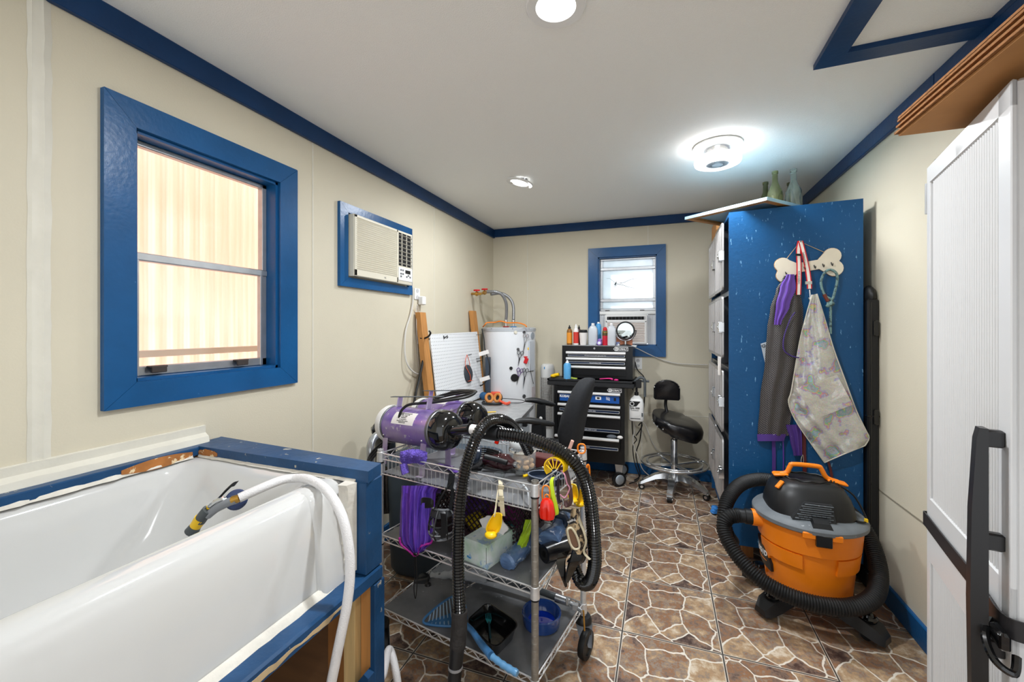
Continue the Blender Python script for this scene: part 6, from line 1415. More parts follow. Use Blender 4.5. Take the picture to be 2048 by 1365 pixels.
# ------------------------------------------------------------------ on the top shelf
b = B().drape([(0, 0, 1), (1, 0, 1), (2, .1, .9)], lambda x, y, o_: at(800 + 54 * x, 905 + 14 * y - 6 * math.sin(PI * x), 1.72 - o_), 40, 26, front=lambda u, v: .02 + .025 * math.sin(PI * u) * math.sin(PI * min(v * 1.1, 1)) + .004 * math.sin(20 * u))
b.tube([at(806, 928, 1.70), at(812, 948, 1.69)], .016, 8, 3)
rnd_t = random.Random(11)
for v_ in b.bm.verts: v_.co += V((rnd_t.uniform(-1, 1), rnd_t.uniform(-1, 1), rnd_t.uniform(-1, 1))) * .0022
o = mk('terry_towel', b, lilac_cloth); tag(o, 'bunched lilac terry towel on the cart rim under the front dryer', 'towel')
jp = onZ(1045, 938, ZT); jp = V((jp.x, jp.y, ZT))
jr = thing('treat_jar', 'clear screw lid jar half full of round biscuits on the cart', 'jar', jp)
jar_m = M('jar_plastic', 'e8eef0', .04, alpha=.15, coat=1)
mk('jar_body', B().lathe([(.052, 0), (.058, .004), (.060, .012), (.060, .092), (.055, .102), (.055, .112), (.053, .112), (.053, .101), (.0585, .091), (.0585, .012), (.001, .004)], jp, 40, caps=False), jar_m, jr)
mk('jar_lid', B().lathe([(.0575, .100), (.0585, .102), (.0585, .122), (.055, .128), (.001, .129)], jp, 40), M('lid_milky', 'd9dcdc', .35), jr)
mk('label_strip', B().lathe([(.0607, .080), (.0607, .090)], jp, 40, caps=False), M('strip', 'e9e4d6', .5, wear='2b2b2b', ws=60, wt=.52), jr)
rnd = random.Random(5); k = 0
for lay, (n, rr) in enumerate(((7, .040), (3, .018), (7, .036), (3, .016), (4, .026))):
    for i in range(n):
        a = 2 * PI * i / n + lay * .5; p = jp + V((rr * math.cos(a), rr * math.sin(a), .018 + .0115 * lay + rnd.uniform(-.002, .002)))
        bb_ = B().ball(p, .0145, (1, 1, .85), 10, 7)
        for v_ in bb_.bm.verts: v_.co += V((rnd.uniform(-1, 1), rnd.uniform(-1, 1), rnd.uniform(-1, 1))) * .0010
        o = mk('dog_biscuit', bb_, pet_treat); tag(o, 'round tan biscuit inside the clear jar on the cart', 'biscuit', 'biscuits in the treat jar')
p0, p1 = onZ(972, 934, ZT), onZ(1043, 950, ZT); p0.z = p1.z = ZT + .038
o_b = thing('spray_bottle', 'glossy dark brown bottle lying on its side on the cart', 'bottle', (p0 + p1) / 2 - V((0, 0, .03)))
dax = (p1 - p0).normalized(); q = dax
mk('bottle_body', B().lathe([(.001, 0), (.031, .002), (.035, .008), (.035, .080), (.032, .084), (.036, .092), (.036, .116), (.020, .138), (.018, .152)], p0, 28, dax), M('brown_gloss', '3a171b', .1, coat=.6), o_b)
mk('metal_neck', B().lathe([(.0165, .138), (.0175, .140), (.0175, .150), (.012, .152), (.012, .168)], p0, 20, dax), chrome, o_b)
def slat(px, py, f, label):
    c = at(px, py, f); t_ = thing('grooming_comb', label, 'comb', c)
    for k in range(5): mk('comb_blade', B().tube([c + V((-.045, 0, .010 - .009 * k)), c + V((0, -.01, .016 - .009 * k)), c + V((.05, -.01, .008 - .010 * k))], .0034, 6, 3), blk_gloss, t_)
    mk('comb_spine', B().box(c + V((.02, .005, -.012)), (.07, .012, .045), ry=.15, bev=.004), blk, t_)
slat(978, 904, 1.86, 'black slatted clipper comb lying behind the brown bottle on the cart')
bc_ = at(952, 910, 1.80); bt = thing('round_brush', 'dark navy round brush lying behind the drooping hose on the cart', 'brush', bc_)
mk('brush_pad', B().lathe([(.001, -.012), (.034, -.010), (.038, 0), (.034, .010), (.001, .012)], bc_, 28, (-.7, -.6, .35)), M('navy_plastic', '1a2536', .3), bt)
mk('brush_handle', B().tube([bc_ + V((.03, .02, -.01)), bc_ + V((.08, .03, -.02)), bc_ + V((.13, .03, -.03))], .011, 10, 4), blk, bt)
b = B().drape([(0, 0, 1), (1, 0, 1)], lambda x, y, o_: onZ(930 + 45 * x - 12 * y, 918 + 20 * y, ZT + o_), 16, 10, front=lambda u, v: .012 + .010 * math.sin(13 * u + 5 * v) * math.sin(PI * v), back=lambda u, v: .0015)
o = mk('black_cloth', b, M('black_fuzzy', '151417', .95, bump=1, bs=150)); tag(o, 'fuzzy black cloth crumpled on the cart beside the brown bottle', 'cloth')
b = B().drape([(0, 0, 1), (1, 0, 1)], lambda x, y, o_: onZ(905 - 30 * x + 20 * y, 945 - 18 * x + 3 * y, ZT + o_), 10, 4, front=lambda u, v: .006 + .003 * math.sin(9 * u), back=lambda u, v: .001)
o = mk('purple_strap', b, M('purple_satin', '5d3b96', .35)); tag(o, 'flat purple strap lying on the shelf liner under the dryers', 'strap')
def cup(px, py, label, mt):
    p = onZ(px, py, ZT); o = mk('small_cup', B().lathe([(.016, 0), (.021, .002), (.023, .020), (.021, .020), (.019, .004), (.001, .004)], (p.x, p.y, ZT), 24, caps=False), mt); tag(o, label, 'cup')
cup(998, 957, 'small clear plastic cup at the front rim of the cart', clear_pl); cup(1041, 950, 'small clear plastic cup in front of the brown bottle neck', clear_pl)
p = onZ(1052, 952, ZT + .012); o = mk('yellow_clip', B().tube([p + V((-.010, -.008, 0)), p, p + V((.012, .012, .006))], .006, 8, 4), yellow); tag(o, 'tiny yellow clip beside the clear cup on the cart', 'clip')
p = onZ(1082, 972, ZT); tr3 = thing('navy_tray', 'dark navy oval tray at the front right corner of the cart top', 'tray', p)
T_ = [(.075 * math.cos(a), .050 * math.sin(a)) for a in [2 * PI * k / 32 for k in range(32)]]
def tl3(k, z): return [V((p.x + x * k + .01, p.y + y * k + .05, ZT + z)) for x, y in T_]
mk('tray_dish', B().loft([tl3(.85, 0), tl3(1, .008), tl3(1.04, .026), tl3(1.0, .026), tl3(.95, .010), tl3(.5, .006)]), M('navy_plastic', '1a2536', .3), tr3)
mk('tray_lip', B().tube([V((p.x + x * 1.03 + .01, p.y + y * 1.03 + .05, ZT + .027)) for x, y in T_], .003, 6, 1, closed=True), M('lip_grey', '6e7888', .3), tr3)
p = onZ(1100, 943, ZT + .015); o = mk('black_clipper', B().tube([p + V((-.06, -.02, 0)), p + V((-.02, 0, .004)), p + V((.05, .02, .0))], .014, 12, 5, rf=lambda i, n: .6 + .5 * math.sin(PI * i / n)), blk_gloss); tag(o, 'black hand tool lying on the navy tray behind the corner post', 'tool')
b = B().tube([onZ(1041, 967, .80), onZ(1048, 972, .83), at(1056, 985, 1.47), at(1058, 1010, 1.46)], .0035, 8, 6); o = mk('pale_cable', b, milky); tag(o, 'pale cord looped over the cart rim just left of the corner post', 'cord')
q = at(1000, 893, 2.02); o = mk('leather_box', B().box(C(.14, .41, ZT + .030), (.16, .07, .05), rz=CRZ, bev=.004), M('reddish_leather', '4e1a18', .45)); tag(o, 'dark red brown leather box at the rear right of the cart behind the jar', 'box')
p = C(.30, .40, ZT); o = mk('blue_grey_pack', B().box(p + V((0, 0, .038)), (.06, .04, .075), rz=CRZ, bev=.006), M('pack_blue', '7e99ab', .3, wear='dfe6ea', ws=60, wt=.5)); tag(o, 'blue and white blister pack standing at the back of the cart left of the jar', 'pack')
rc = thing('red_clamp', 'red spring clamp gripping the back rail of the cart', 'clamp', C(.30, .45, .85))
mk('jaw', B().box(at(995, 880, 1.93), (.018, .014, .040), ry=.3, bev=.002).box(at(1005, 878, 1.93), (.045, .012, .016), bev=.002), red_pl, rc); mk('jaw_pin', B().bar(at(1001, 878, 1.92), at(1003, 886, 1.92), .002), chrome, rc)
p = at(1141, 893, 1.80); o = mk('clothespin', B().box(p, (.014, .01, .055), ry=.35, bev=.002), M('pin_pink', 'd8a898', .6)); tag(o, 'pale pink peg clipped on the rear rail of the cart', 'peg')

# things hanging on the right rail and posts
def biner(c, ux_, h_, w_, r_, mt, label, name='carabiner'):
    c = V(c); ux_ = V(ux_).normalized(); P = [c + ux_ * w_ / 2 * math.copysign(abs(math.cos(a)) ** .7, math.cos(a)) + V((0, 0, h_ / 2 * math.copysign(abs(math.sin(a)) ** .8, math.sin(a)))) for a in [2 * PI * k / 20 for k in range(20)]]
    o = mk(name, B().tube(P, r_, 8, 2, closed=True), mt); return tag(o, label, 'carabiner')
biner(at(1163, 898, 1.80), (1, .2, 0), .040, .032, .0036, orange, 'orange hook looped over the top of the rear right cart post')
biner(at(1176, 950, 1.81), (.8, .5, 0), .085, .014, .0040, orange, 'long orange carabiner hanging low on the rear right cart post')
biner(at(1092, 990, 1.44), (1, .15, 0), .062, .026, .0026, orange, 'orange carabiner holding the red dispenser on the right rail of the cart')
rd = thing('bag_dispenser', 'glossy red bone shaped bag dispenser hanging from the orange carabiner', 'dispenser', at(1094, 1030, 1.44))
b = B(); L = []
c = at(1094, 1019, 1.43)
for z, k1, k2 in ((-.036, .5, .5), (-.030, .95, .9), (-.012, 1.10, 1), (.006, .95, .95), (.022, .85, .85), (.034, .55, .6), (.038, .2, .2)):
    L.append([c + V(((.026 * k1) * math.cos(a) * (1 + .0 * z), .020 * k2 * math.sin(a) * (1 - .25 * math.exp(-((math.cos(a)) / .22) ** 2) * (1 if z < .01 else .2)), z)) for a in [2 * PI * i / 36 for i in range(36)]])
mk('shell', B().loft(L), red_pl, rd); mk('hang_ring', B().tube([c + V((.008 * math.cos(a), 0, .042 + .008 * math.sin(a))) for a in [2 * PI * k / 10 for k in range(10)]], .002, 6, 2, closed=True), orange, rd)
ym = thing('yellow_muzzle', 'yellow plastic ring muzzle hooked over the right rail of the cart', 'muzzle', at(1115, 940, 1.5))
c = at(1112, 934, 1.53); b = B().ribbon([c + V((.036 * math.cos(a), 0, .036 * math.sin(a))) for a in [PI * 1.25 - PI * 1.35 * k / 10 for k in range(11)]], .034, (.25, 1, 0), .004, 4)
mk('muzzle_ring', b, yellow, ym)
b = B()
for k in range(5): a = PI * (.25 + .17 * k); b.bar(c + V((.034 * math.cos(a), -.016, .034 * math.sin(a))), c + V((.010 * math.cos(a), -.020, .010 * math.sin(a) - .01)), .0022)
mk('muzzle_rib', b, yellow, ym)
o = mk('lime_strap', B().ribbon([at(1106, 955, 1.47), at(1103, 965, 1.45), at(1106, 990, 1.44), at(1113, 1018, 1.44), at(1113, 1030, 1.44), at(1107, 1028, 1.45), at(1104, 1005, 1.46), at(1101, 975, 1.48)], .016, (.5, .8, 0), .002), lime); tag(o, 'lime green webbing loop hanging beside the red dispenser', 'strap')
bl_ = thing('brown_collar', 'brown and pink braided collar hanging over the right rail of the cart', 'collar', at(1130, 990, 1.5))
mk('webbing', B().ribbon([at(1118, 942, 1.55), at(1124, 934, 1.54), at(1132, 944, 1.52), at(1138, 970, 1.51), at(1142, 1000, 1.51), at(1136, 1014, 1.51), at(1130, 1004, 1.52)], .018, (.6, .8, 0), .003), brownw, bl_)
mk('pink_cord', B().tube([at(1122, 942, 1.52), at(1129, 950, 1.50), at(1134, 968, 1.50), at(1139, 978, 1.50), at(1130, 996, 1.50), at(1120, 990, 1.50)], .0025, 6, 5), M('cord_pink', 'c98aa0', .6), bl_)
mk('webbing', B().ribbon([at(1117, 958, 1.53), at(1116, 985, 1.53), at(1119, 1005, 1.52), at(1126, 1000, 1.51)], .013, (.6, .8, 0), .003), M('dark_web', '3a2f38', .7), bl_)
mk('snap', B().tube([at(1124, 998, 1.5), at(1126, 1008, 1.5), at(1121, 1018, 1.5), at(1120, 1010, 1.5)], .003, 6, 5), chrome, bl_)
def duck(px, py, f, s_, label, lean_=0.0, strap=True):
    t_ = thing('duckbill_muzzle', label, 'muzzle', at(px, py, f)); L = []
    H = .075 * s_
    for k in range(9):
        v_ = k / 8; w_ = (.017 + .010 * math.sin(PI * min(v_ * .9, 1))) * s_ * (1 if v_ < .85 else .75); dpt = (.016 + .010 * v_ - .02 * max(0, v_ - .8)) * s_; z = H / 2 - H * v_
        cc = at(px, py, f) + V((lean_ * (z), 0, z)); m = 12; P = []
        for i in range(m + 1): a = PI * i / m; P.append(cc + V((w_ * math.cos(a), dpt * math.sin(a), .004 * math.sin(a))))
        for i in range(m, -1, -1): a = PI * i / m; P.append(cc + V((w_ * .82 * math.cos(a), dpt * .80 * math.sin(a), .003 * math.sin(a))))
        L.append(P)
    mk('bill', B().loft(L), yellow, t_)
    cc = at(px, py, f); mk('bill_tip', B().ball(cc + V((-lean_ * H / 2, .004 * s_, -H / 2 + .002)), .026 * s_, (.88, .85, .48)), yellow, t_)
    return t_
dk1 = duck(988, 1052, 1.47, 1.0, 'yellow duckbill muzzle hanging on the front rail of the cart', .35)
mk('strap', B().ribbon([at(1000, 965, 1.53), at(995, 990, 1.50), at(991, 1020, 1.48), at(988, 1034, 1.475)], .006, (1, 0, 0), .002), beige, dk1)
mk('strap', B().ribbon([at(1001, 962, 1.53), at(1002, 985, 1.49), at(1004, 1010, 1.475), at(1006, 1032, 1.48)], .016, (1, 0, 0), .003), beige, dk1)
for yy in (975, 998, 1010): mk('buckle', B().box(at(1002, yy, 1.478), (.022, .006, .015), bev=.002), M('buckle_beige', 'bdb295', .5), dk1)
dk2 = duck(1146, 988, 1.62, .8, 'yellow duckbill muzzle on the right side of the cart, the left of two', 0)
dk3 = duck(1161, 997, 1.66, .75, 'yellow duckbill muzzle on the right side of the cart, the right of two', .1)
mk('strap', B().ribbon([at(1144, 962, 1.64), at(1142, 985, 1.62), at(1146, 1010, 1.60)], .008, (1, 0, 0), .002), beige, dk2)
mk('strap', B().ribbon([at(1156, 955, 1.68), at(1156, 985, 1.65), at(1152, 1005, 1.64)], .012, (1, 0, 0), .002), M('strap_black', '1e1c1d', .4), dk3)
ph = thing('plaid_harness', 'beige plaid pet harness hanging upside down on the right side of the cart', 'harness', at(1155, 1070, 1.5))
ol = [(1143, 1018, 1157, 0), (1140, 1035, 1160, 0), (1136, 1050, 1166, 0), (1131, 1062, 1170, 0), (1135, 1080, 1172, 0), (1142, 1098, 1170, 0), (1148, 1110, 1166, 0)]
mk('harness_body', B().drape([(y, a, c_) for a, y, c_, _ in ol], lambda x, y, o_: at(x, y, 1.55 - o_), 12, 16, front=lambda u, v: .008 + .022 * math.sin(PI * u), back=lambda u, v: .004), plaid, ph)
cc = at(1146, 1079, 1.505); mk('harness_lining', B().prism([at(x, y, 1.512) for x, y in ((1137, 1062), (1143, 1060), (1152, 1075), (1157, 1092), (1150, 1096), (1143, 1088))], (0, -.003, 0)), M('lining_brown', '7b5d49', .9), ph)
mk('binding', B().tube([at(x, y, 1.505) for x, y in ((1135, 1062), (1143, 1057), (1153, 1072), (1159, 1094), (1150, 1099), (1141, 1089))], .004, 8, 5, closed=True), beige, ph)
mk('harness_strap', B().ribbon([at(1152, 1016, 1.55), at(1158, 1040, 1.53), at(1168, 1065, 1.52), at(1172, 1085, 1.52), at(1168, 1105, 1.52), at(1180, 1120, 1.52)], .010, (.5, .8, 0), .002), beige, ph)
lb2 = mk('name_label', B().box(at(1143, 1043, 1.510), (.028, .002, .018), ry=-.45), print_k, ph)
lettering('Puppia', .012, at(1143, 1043, 1.505), (-.85, 0, -.5), (.5, 0, -.85), print_w, lb2)

# purple mesh, muzzle and crate at the front of the middle shelf
crt = thing('plastic_crate', 'dark brown lattice plastic crate full of bags on the middle shelf', 'crate', C(.40, .24, ZM))
U0, U1, V0_, V1 = .18, .625, .17, .44; z0, z1 = ZM + .001, .735
cm_ = M('crate_brown', '2b1c20', .4)
b = B()
def side_lattice(bd, pa, pb, za, zb, nd=None):
    d = pb - pa; Ln = d.length; d.normalize(); st = .028; n = int(Ln / st); H = zb - za
    for k in range(-int(H / st), n + 1):
        for sg_ in (1, -1):
            s0 = k * st if sg_ == 1 else k * st + H
            a, e_ = (s0, za), (s0 + sg_ * H, zb)
            def clip(t): return (a[0] + (e_[0] - a[0]) * t, a[1] + (e_[1] - a[1]) * t)
            t0, t1 = 0, 1; x0_, x1_ = a[0], e_[0]
            lo, hi = min(x0_, x1_), max(x0_, x1_)
            if hi <= 0 or lo >= Ln: continue
            ts = sorted([(0 - a[0]) / (e_[0] - a[0]), (Ln - a[0]) / (e_[0] - a[0])]); t0, t1 = max(0, ts[0]), min(1, ts[1])
            if t1 - t0 < .02: continue
            p, q = clip(t0), clip(t1); bd.bar(pa + d * p[0] + V((0, 0, p[1] - pa.z)), pa + d * q[0] + V((0, 0, q[1] - pa.z)), .0032, 4)
cors = [C(U0, V0_, 0), C(U1, V0_, 0), C(U1, V1, 0), C(U0, V1, 0)]
for i in range(4):
    pa, pb = cors[i], cors[(i + 1) % 4]; sb_ = B(); side_lattice(sb_, V((pa.x, pa.y, 0)), V((pb.x, pb.y, 0)), z0 + .02, z1 - .015)
    m = (pa + pb) / 2; ang_ = math.atan2((pb - pa).y, (pb - pa).x)
    sb_.box((m.x, m.y, z1 - .006), ((pb - pa).length, .010, .022), rz=ang_).box((m.x, m.y, z0 + .011), ((pb - pa).length, .006, .022), rz=ang_)
    mk('lattice_side', sb_, cm_, crt)
mk('crate_floor', B().hexa([C(u, v, z0) for u, v in ((U0, V0_), (U1, V0_), (U1, V1), (U0, V1))], [C(u, v, z0 + .004) for u, v in ((U0, V0_), (U1, V0_), (U1, V1), (U0, V1))]), cm_, crt)
for k, (u, v, rr, mt, lab) in enumerate(((.30, .30, .07, M('magenta_cloth', '8a2f7a', .6), 'magenta cloth bundle inside the brown crate'), (.46, .31, .07, M('purple_satin', '5d3b96', .35), 'purple cloth bundle inside the brown crate'), (.40, .23, .045, M('yellow_pkg', 'e0c41a', .4), 'yellow packet low inside the brown crate'), (.25, .23, .04, M('pkg_teal', '3a7a86', .5), 'teal packet at the right inside the brown crate'))):
    bb_ = B().ball(C(u, v, z0 + rr * .9 + .006), rr, (1.2, .8, .85), 18, 12)
    for v_ in bb_.bm.verts: v_.co += V((math.sin(v_.co.z * 130), math.sin(v_.co.x * 120), math.sin(v_.co.x * 90 + v_.co.y * 90))) * .004
    o = mk('packed_cloth' if k < 2 else 'packet', bb_, mt); tag(o, lab, 'cloth' if k < 2 else 'packet')
pm_ = thing('mesh_bag', 'purple mesh fabric bag with magenta edge spilling out over the crate and shelf', 'mesh bag', at(832, 1100, 1.72))
rows_ = [(972, 803, 880), (985, 803, 872), (1010, 801, 870), (1040, 800, 868), (1070, 799, 867), (1085, 800, 866), (1100, 815, 850), (1108, 826, 838)]
mk('mesh_sheet', B().drape(rows_, lambda x, y, o_: at(x, y, 1.70 - o_), 44, 22, front=lambda u, v: .012 + .007 * math.sin(31 * u + 5 * v * (u - .3)) + .005 * math.sin(57 * u - 4 * v) + .016 * math.sin(PI * u), back=lambda u, v: .008 + .007 * math.sin(31 * u + 5 * v * (u - .3)) + .005 * math.sin(57 * u - 4 * v) + .014 * math.sin(PI * u)), mesh_purple, pm_)
mk('mesh_sheet', B().drape([(0, 0, 1), (1, 0, 1)], lambda x, y, o_: at(808 + 72 * x + 25 * y, 975 - 26 * y * (x + .2) + 12 * (1 - y), 1.70 + .25 * y - o_), 24, 10, front=lambda u, v: .012 + .010 * math.sin(20 * u)), mesh_purple, pm_)
mk('gathered_edge', B().tube([at(x, y, 1.675) for x, y in ((799, 1076), (801, 1088), (812, 1098), (822, 1106), (829, 1112), (836, 1108), (838, 1096), (850, 1090), (862, 1086), (867, 1072))], .0042, 8, 5, rf=lambda i, n: 1 + .25 * math.sin(i * 2.4)), magenta, pm_)
mk('drawcord', B().tube([at(831, 1108, 1.68), at(833, 1140, 1.67), at(834, 1170, 1.66), at(831, 1198, 1.66), at(828, 1180, 1.66), at(829, 1140, 1.67), at(830, 1110, 1.68)], .0018, 6, 5), cable_k, pm_)
mk('cord_lock', B().box(at(831, 1109, 1.67), (.016, .010, .012), bev=.003), blk, pm_)
mz = thing('black_muzzle', 'black plastic basket muzzle with straps hanging on the front of the cart behind the hose', 'muzzle', at(880, 1040, 1.62))
def R2(f, pts, w_, wd=(1, 0, 0), t=.003): return B().ribbon([at(x, y, f) for x, y in pts], w_, wd, t)
MZ = M('muzzle_grey', '6d6f72', .4)
mk('strap', R2(1.60, ((904, 948), (902, 965), (899, 980)), .026), blk, mz)
mk('strap', R2(1.60, ((902, 966), (885, 990), (870, 1018)), .020, (.7, 0, .6)), blk, mz)
mk('strap', R2(1.60, ((900, 966), (905, 985), (902, 1010), (900, 1020)), .014), blk, mz)
mk('strap_loop', B().ribbon([at(842, 1006, 1.60), at(846, 1001, 1.58), at(862, 1003, 1.56), at(866, 1010, 1.57), at(850, 1012, 1.60)], .020, (0, 0, 1), .003), blk, mz)
L = []
for y, xl, xr, dd in ((1016, 862, 902, .02), (1026, 863, 908, .05), (1040, 862, 912, .07), (1055, 862, 914, .075), (1066, 866, 912, .065), (1071, 874, 905, .04)):
    l, r_ = at(xl, y, 1.62), at(xr, y, 1.62); c = (l + r_) / 2; w_ = (r_ - l).length / 2
    L.append([V((c.x + w_ * math.cos(a), c.y - dd * max(math.sin(a), 0), c.z)) for a in [PI * k / 14 for k in range(15)]])
for k in range(6): mk('basket_bar', B().tube(L[k], .0045 if k in (0, 5) else .003, 6, 1), blk if k in (1, 2) else MZ, mz)
for i in (0, 3, 7, 11, 14): mk('basket_bar', B().tube([l[i] for l in L], .0035, 6, 3), MZ if i in (0, 14) else blk, mz)
mk('nose_band', B().loft([L[0], L[1], [p + V((0, .004, 0)) for p in L[1]], [p + V((0, .004, 0)) for p in L[0]], L[0]], closed=False), blk, mz)
mk('front_strap', R2(1.545, ((886, 1028), (888, 1050), (886, 1076)), .022), blk, mz)

# tissue box
c0_ = onZ(975, 1141, ZM); a_ = onZ(933, 1123, ZM); b_ = onZ(1030, 1086, ZM)
ea = (a_ - c0_).normalized(); eb = V((-ea.y, ea.x, 0)); eb = eb if eb.dot(b_ - c0_) > 0 else -eb
tb = thing('tissue_box', 'pastel green and blue tissue box with a tissue sticking out on the middle shelf', 'tissue box', c0_)
ts_m = M('tissue_print', 'e2e8ea', .5, col2='a9c7ae', vs=16, wear='9ab6cf', ws=14, wt=.58)
q = [c0_, c0_ + ea * .115, c0_ + ea * .115 + eb * .18, c0_ + eb * .18]
mk('box_body', B().hexa(q, [p + V((0, 0, .088)) for p in q]), ts_m, tb)
tc2 = c0_ + ea * .058 + eb * .09 + V((0, 0, .088))
mk('opening', B().lathe([(.001, .0005), (.045, .0005), (.045, .0012), (.001, .0012)], tc2, 24, sx=1, sy=.7), M('film', 'cdd6da', .2), tb)
b = B().drape([(0, .25, .75), (1, .0, 1), (2, .1, .85)], lambda x, y, o_: tc2 + ea * (.065 - .14 * x) + eb * (o_ * .8) + V((0, 0, .052 - .026 * y)), 14, 8, front=lambda u, v: .020 + .012 * math.sin(8 * u) * (1 - v), back=lambda u, v: .014 + .012 * math.sin(8 * u) * (1 - v))
mk('tissue', b, label_w, tb)
lettering('Plus', .012, c0_ + ea * .09 + V((0, 0, .02)) - eb * .0012, -ea, (0, 0, 1), print_b, tb)
mk('seam', B().bar(c0_ + ea * .005 - eb * .001 + V((0, 0, .02)), c0_ + ea * .005 - eb * .001 + V((0, 0, .08)), .0008, 4), print_k, tb)
# bags and rolls on the middle shelf
def fbag(rows, f, mt, name, label, cat, amp=.006, dep=.03, zf=None):
    b = B().drape(rows, lambda x, y, o_: at(x, y, f - o_), 12, 14, front=lambda u, v: .004 + dep * math.sin(PI * u) * math.sin(PI * (.1 + .8 * v)) + amp * math.sin(9 * u + 11 * v), back=lambda u, v: 0)
    o = mk(name, b, mt); return tag(o, label, cat)
fbag([(1040, 1050, 1064), (1060, 1046, 1062), (1080, 1038, 1058), (1090, 1034, 1054), (1101, 1043, 1047)], 1.62, green_bag, 'green_bag', 'folded lime green poly bag standing behind the corner post', 'bag', dep=.012)
p0 = onZ(1012, 1128, ZM + .022); p1 = onZ(1075, 1070, ZM + .03); d = (p1 - p0)
b = B().tube([p0, p0 + d * .3, p0 + d * .7, p1], .034, 14, 6, rf=lambda i, n: (.95 + .07 * math.sin(i * 1.1)) * (1 if i > 0 else .8))
for v_ in b.bm.verts: v_.co.z = max(v_.co.z, ZM + .001)
o = mk('blue_poly_pack', b, bag_m); tag(o, 'crinkled clear blue poly pack lying left of the corner post on the middle shelf', 'bag')
p0 = onZ(1098, 1085, ZM + .055); p1 = p0 + V((.03, .17, .015)); b = B().tube([p0, p0.lerp(p1, .5), p1], .045, 16, 5, rf=lambda i, n: .9 + .12 * math.sin(1 + i * .8))
for v_ in b.bm.verts: v_.co.z = max(v_.co.z, ZM + .034)
o = mk('blue_poly_bag', b, bag_m); tag(o, 'crinkled clear blue bag on top of the black roll on the middle shelf', 'bag')
p0 = onZ(1088, 1126, ZM + .001); p0.z = ZM + .034; dr_ = V((.60, .80, 0)); p1 = p0 + dr_ * .20
br_ = thing('black_roll', 'roll of glossy black bags lying on the middle shelf at its right edge', 'roll', p0 - V((0, 0, .033)))
mk('roll', B().cyl(p0, p1, .033, seg=28), M('roll_black', '14151a', .28, coat=.4), br_); mk('roll_core', B().lathe([(.012, -.001), (.022, -.0015), (.022, .001)], p0, 20, dr_, caps=False).lathe([(.010, -.0015), (.001, -.0015)], p0, 16, dr_), dark_hole, br_)
b = B(); 
b.ribbon([at(1128, 1105, 1.56), at(1122, 1125, 1.54), at(1126, 1150, 1.53), at(1132, 1174, 1.53)], .040, (.8, .5, .15), .006, wf=lambda t: 1.2 - 1.0 * t)
b.ribbon([at(1160, 1098, 1.54), at(1150, 1120, 1.52), at(1140, 1145, 1.52), at(1133, 1165, 1.52)], .055, (.7, .6, 0), .010, wf=lambda t: 1.1 - .9 * t)
b.ball(at(1160, 1108, 1.55), .030, (.8, .7, 1.2))
o = mk('rubber_boot', b, blk_gloss); tag(o, 'glossy black rubber flap hanging at the right rear edge of the middle shelf', 'boot')
p = onZ(1058, 1070, ZM); p.z = ZM + .04; vm = thing('hand_vacuum', 'black corded hand dryer with round end behind the corner post on the middle shelf', 'hand dryer', p)
mk('motor', B().lathe([(.001, -.03), (.034, -.028), (.040, -.015), (.040, .02), (.03, .04)], p + V((0, .14, .0)), 24, (.2, -1, .1)), blk, vm); mk('vent_ring', B().lathe([(.020, -.034), (.026, -.033), (.026, -.028)], p + V((0, .14, 0)), 24, (.2, -1, .1), caps=False), grey_dk, vm)
mk('body_tube', B().tube([p + V((0, .16, .02)), p + V((-.03, .22, .05)), p + V((-.09, .25, .06))], .024, 12, 5), grey_dk, vm)
o = mk('curved_tube', B().tube([at(1112, 1030, 1.72), at(1128, 1035, 1.72), at(1132, 1048, 1.72), at(1120, 1060, 1.72), at(1100, 1062, 1.72)], .014, 12, 6), M('navy_plastic', '1a2536', .3)); tag(o, 'short curved dark tube behind the red dispenser above the middle shelf', 'tube')

# ------------------------------------------------------------------ bottom shelf
bp0 = onZ(1083, 1248, ZB); bp0.z = ZB
bo = thing('pet_bowl', 'round glossy blue ceramic bowl on the bottom shelf behind the corner post', 'bowl', bp0)
mk('bowl', B().lathe([(.060, 0), (.074, .004), (.078, .03), (.080, .050), (.076, .054), (.070, .050), (.064, .022), (.058, .014), (.001, .012)], bp0, 48, caps=False), bowl_blue, bo)
mk('glaze_inside', B().lathe([(.001, .0128), (.056, .0148), (.050, .0160), (.035, .0145), (.02, .0165), (.001, .0150)], bp0, 40, caps=False), M('cobalt_glaze', '0d33b8', .08, coat=.6), bo)
fc = [onZ(975.6, 1204, ZB + .055), onZ(1040.7, 1248, ZB + .055), onZ(990, 1300, ZB + .055), onZ(932, 1243, ZB + .055)]
cen = sum(fc, V((0, 0, 0))) / 4
def rq(k, z):
    P = []
    for i in range(4):
        a, b0, c_ = fc[i - 1], fc[i], fc[(i + 1) % 4]
        p0_, p2_ = b0.lerp(a, .24), b0.lerp(c_, .24)
        for k_ in range(7): tt = k_ / 6; P.append(p0_ * (1 - tt) ** 2 + b0 * 2 * tt * (1 - tt) + p2_ * tt * tt)
    return [V((cen.x + (p.x - cen.x) * k, cen.y + (p.y - cen.y) * k, z)) for p in P]
ct_ = thing('food_container', 'black rectangular food container with a fork on the bottom shelf', 'container', V((cen.x, cen.y, ZB)))
mk('tub', B().loft([rq(.80, ZB + .001), rq(.84, ZB + .006), rq(.95, ZB + .046), rq(1.0, ZB + .052), rq(1.02, ZB + .056), rq(.96, ZB + .056), rq(.93, ZB + .048), rq(.82, ZB + .008), rq(.5, ZB + .005)], caps=True), blk_gloss, ct_)
fk = thing('plastic_fork', 'teal dark plastic fork standing in the black food container', 'fork', V((cen.x, cen.y, ZB + .01)))
f0, f1 = at(981, 1278, 1.60), at(976, 1226, 1.74)
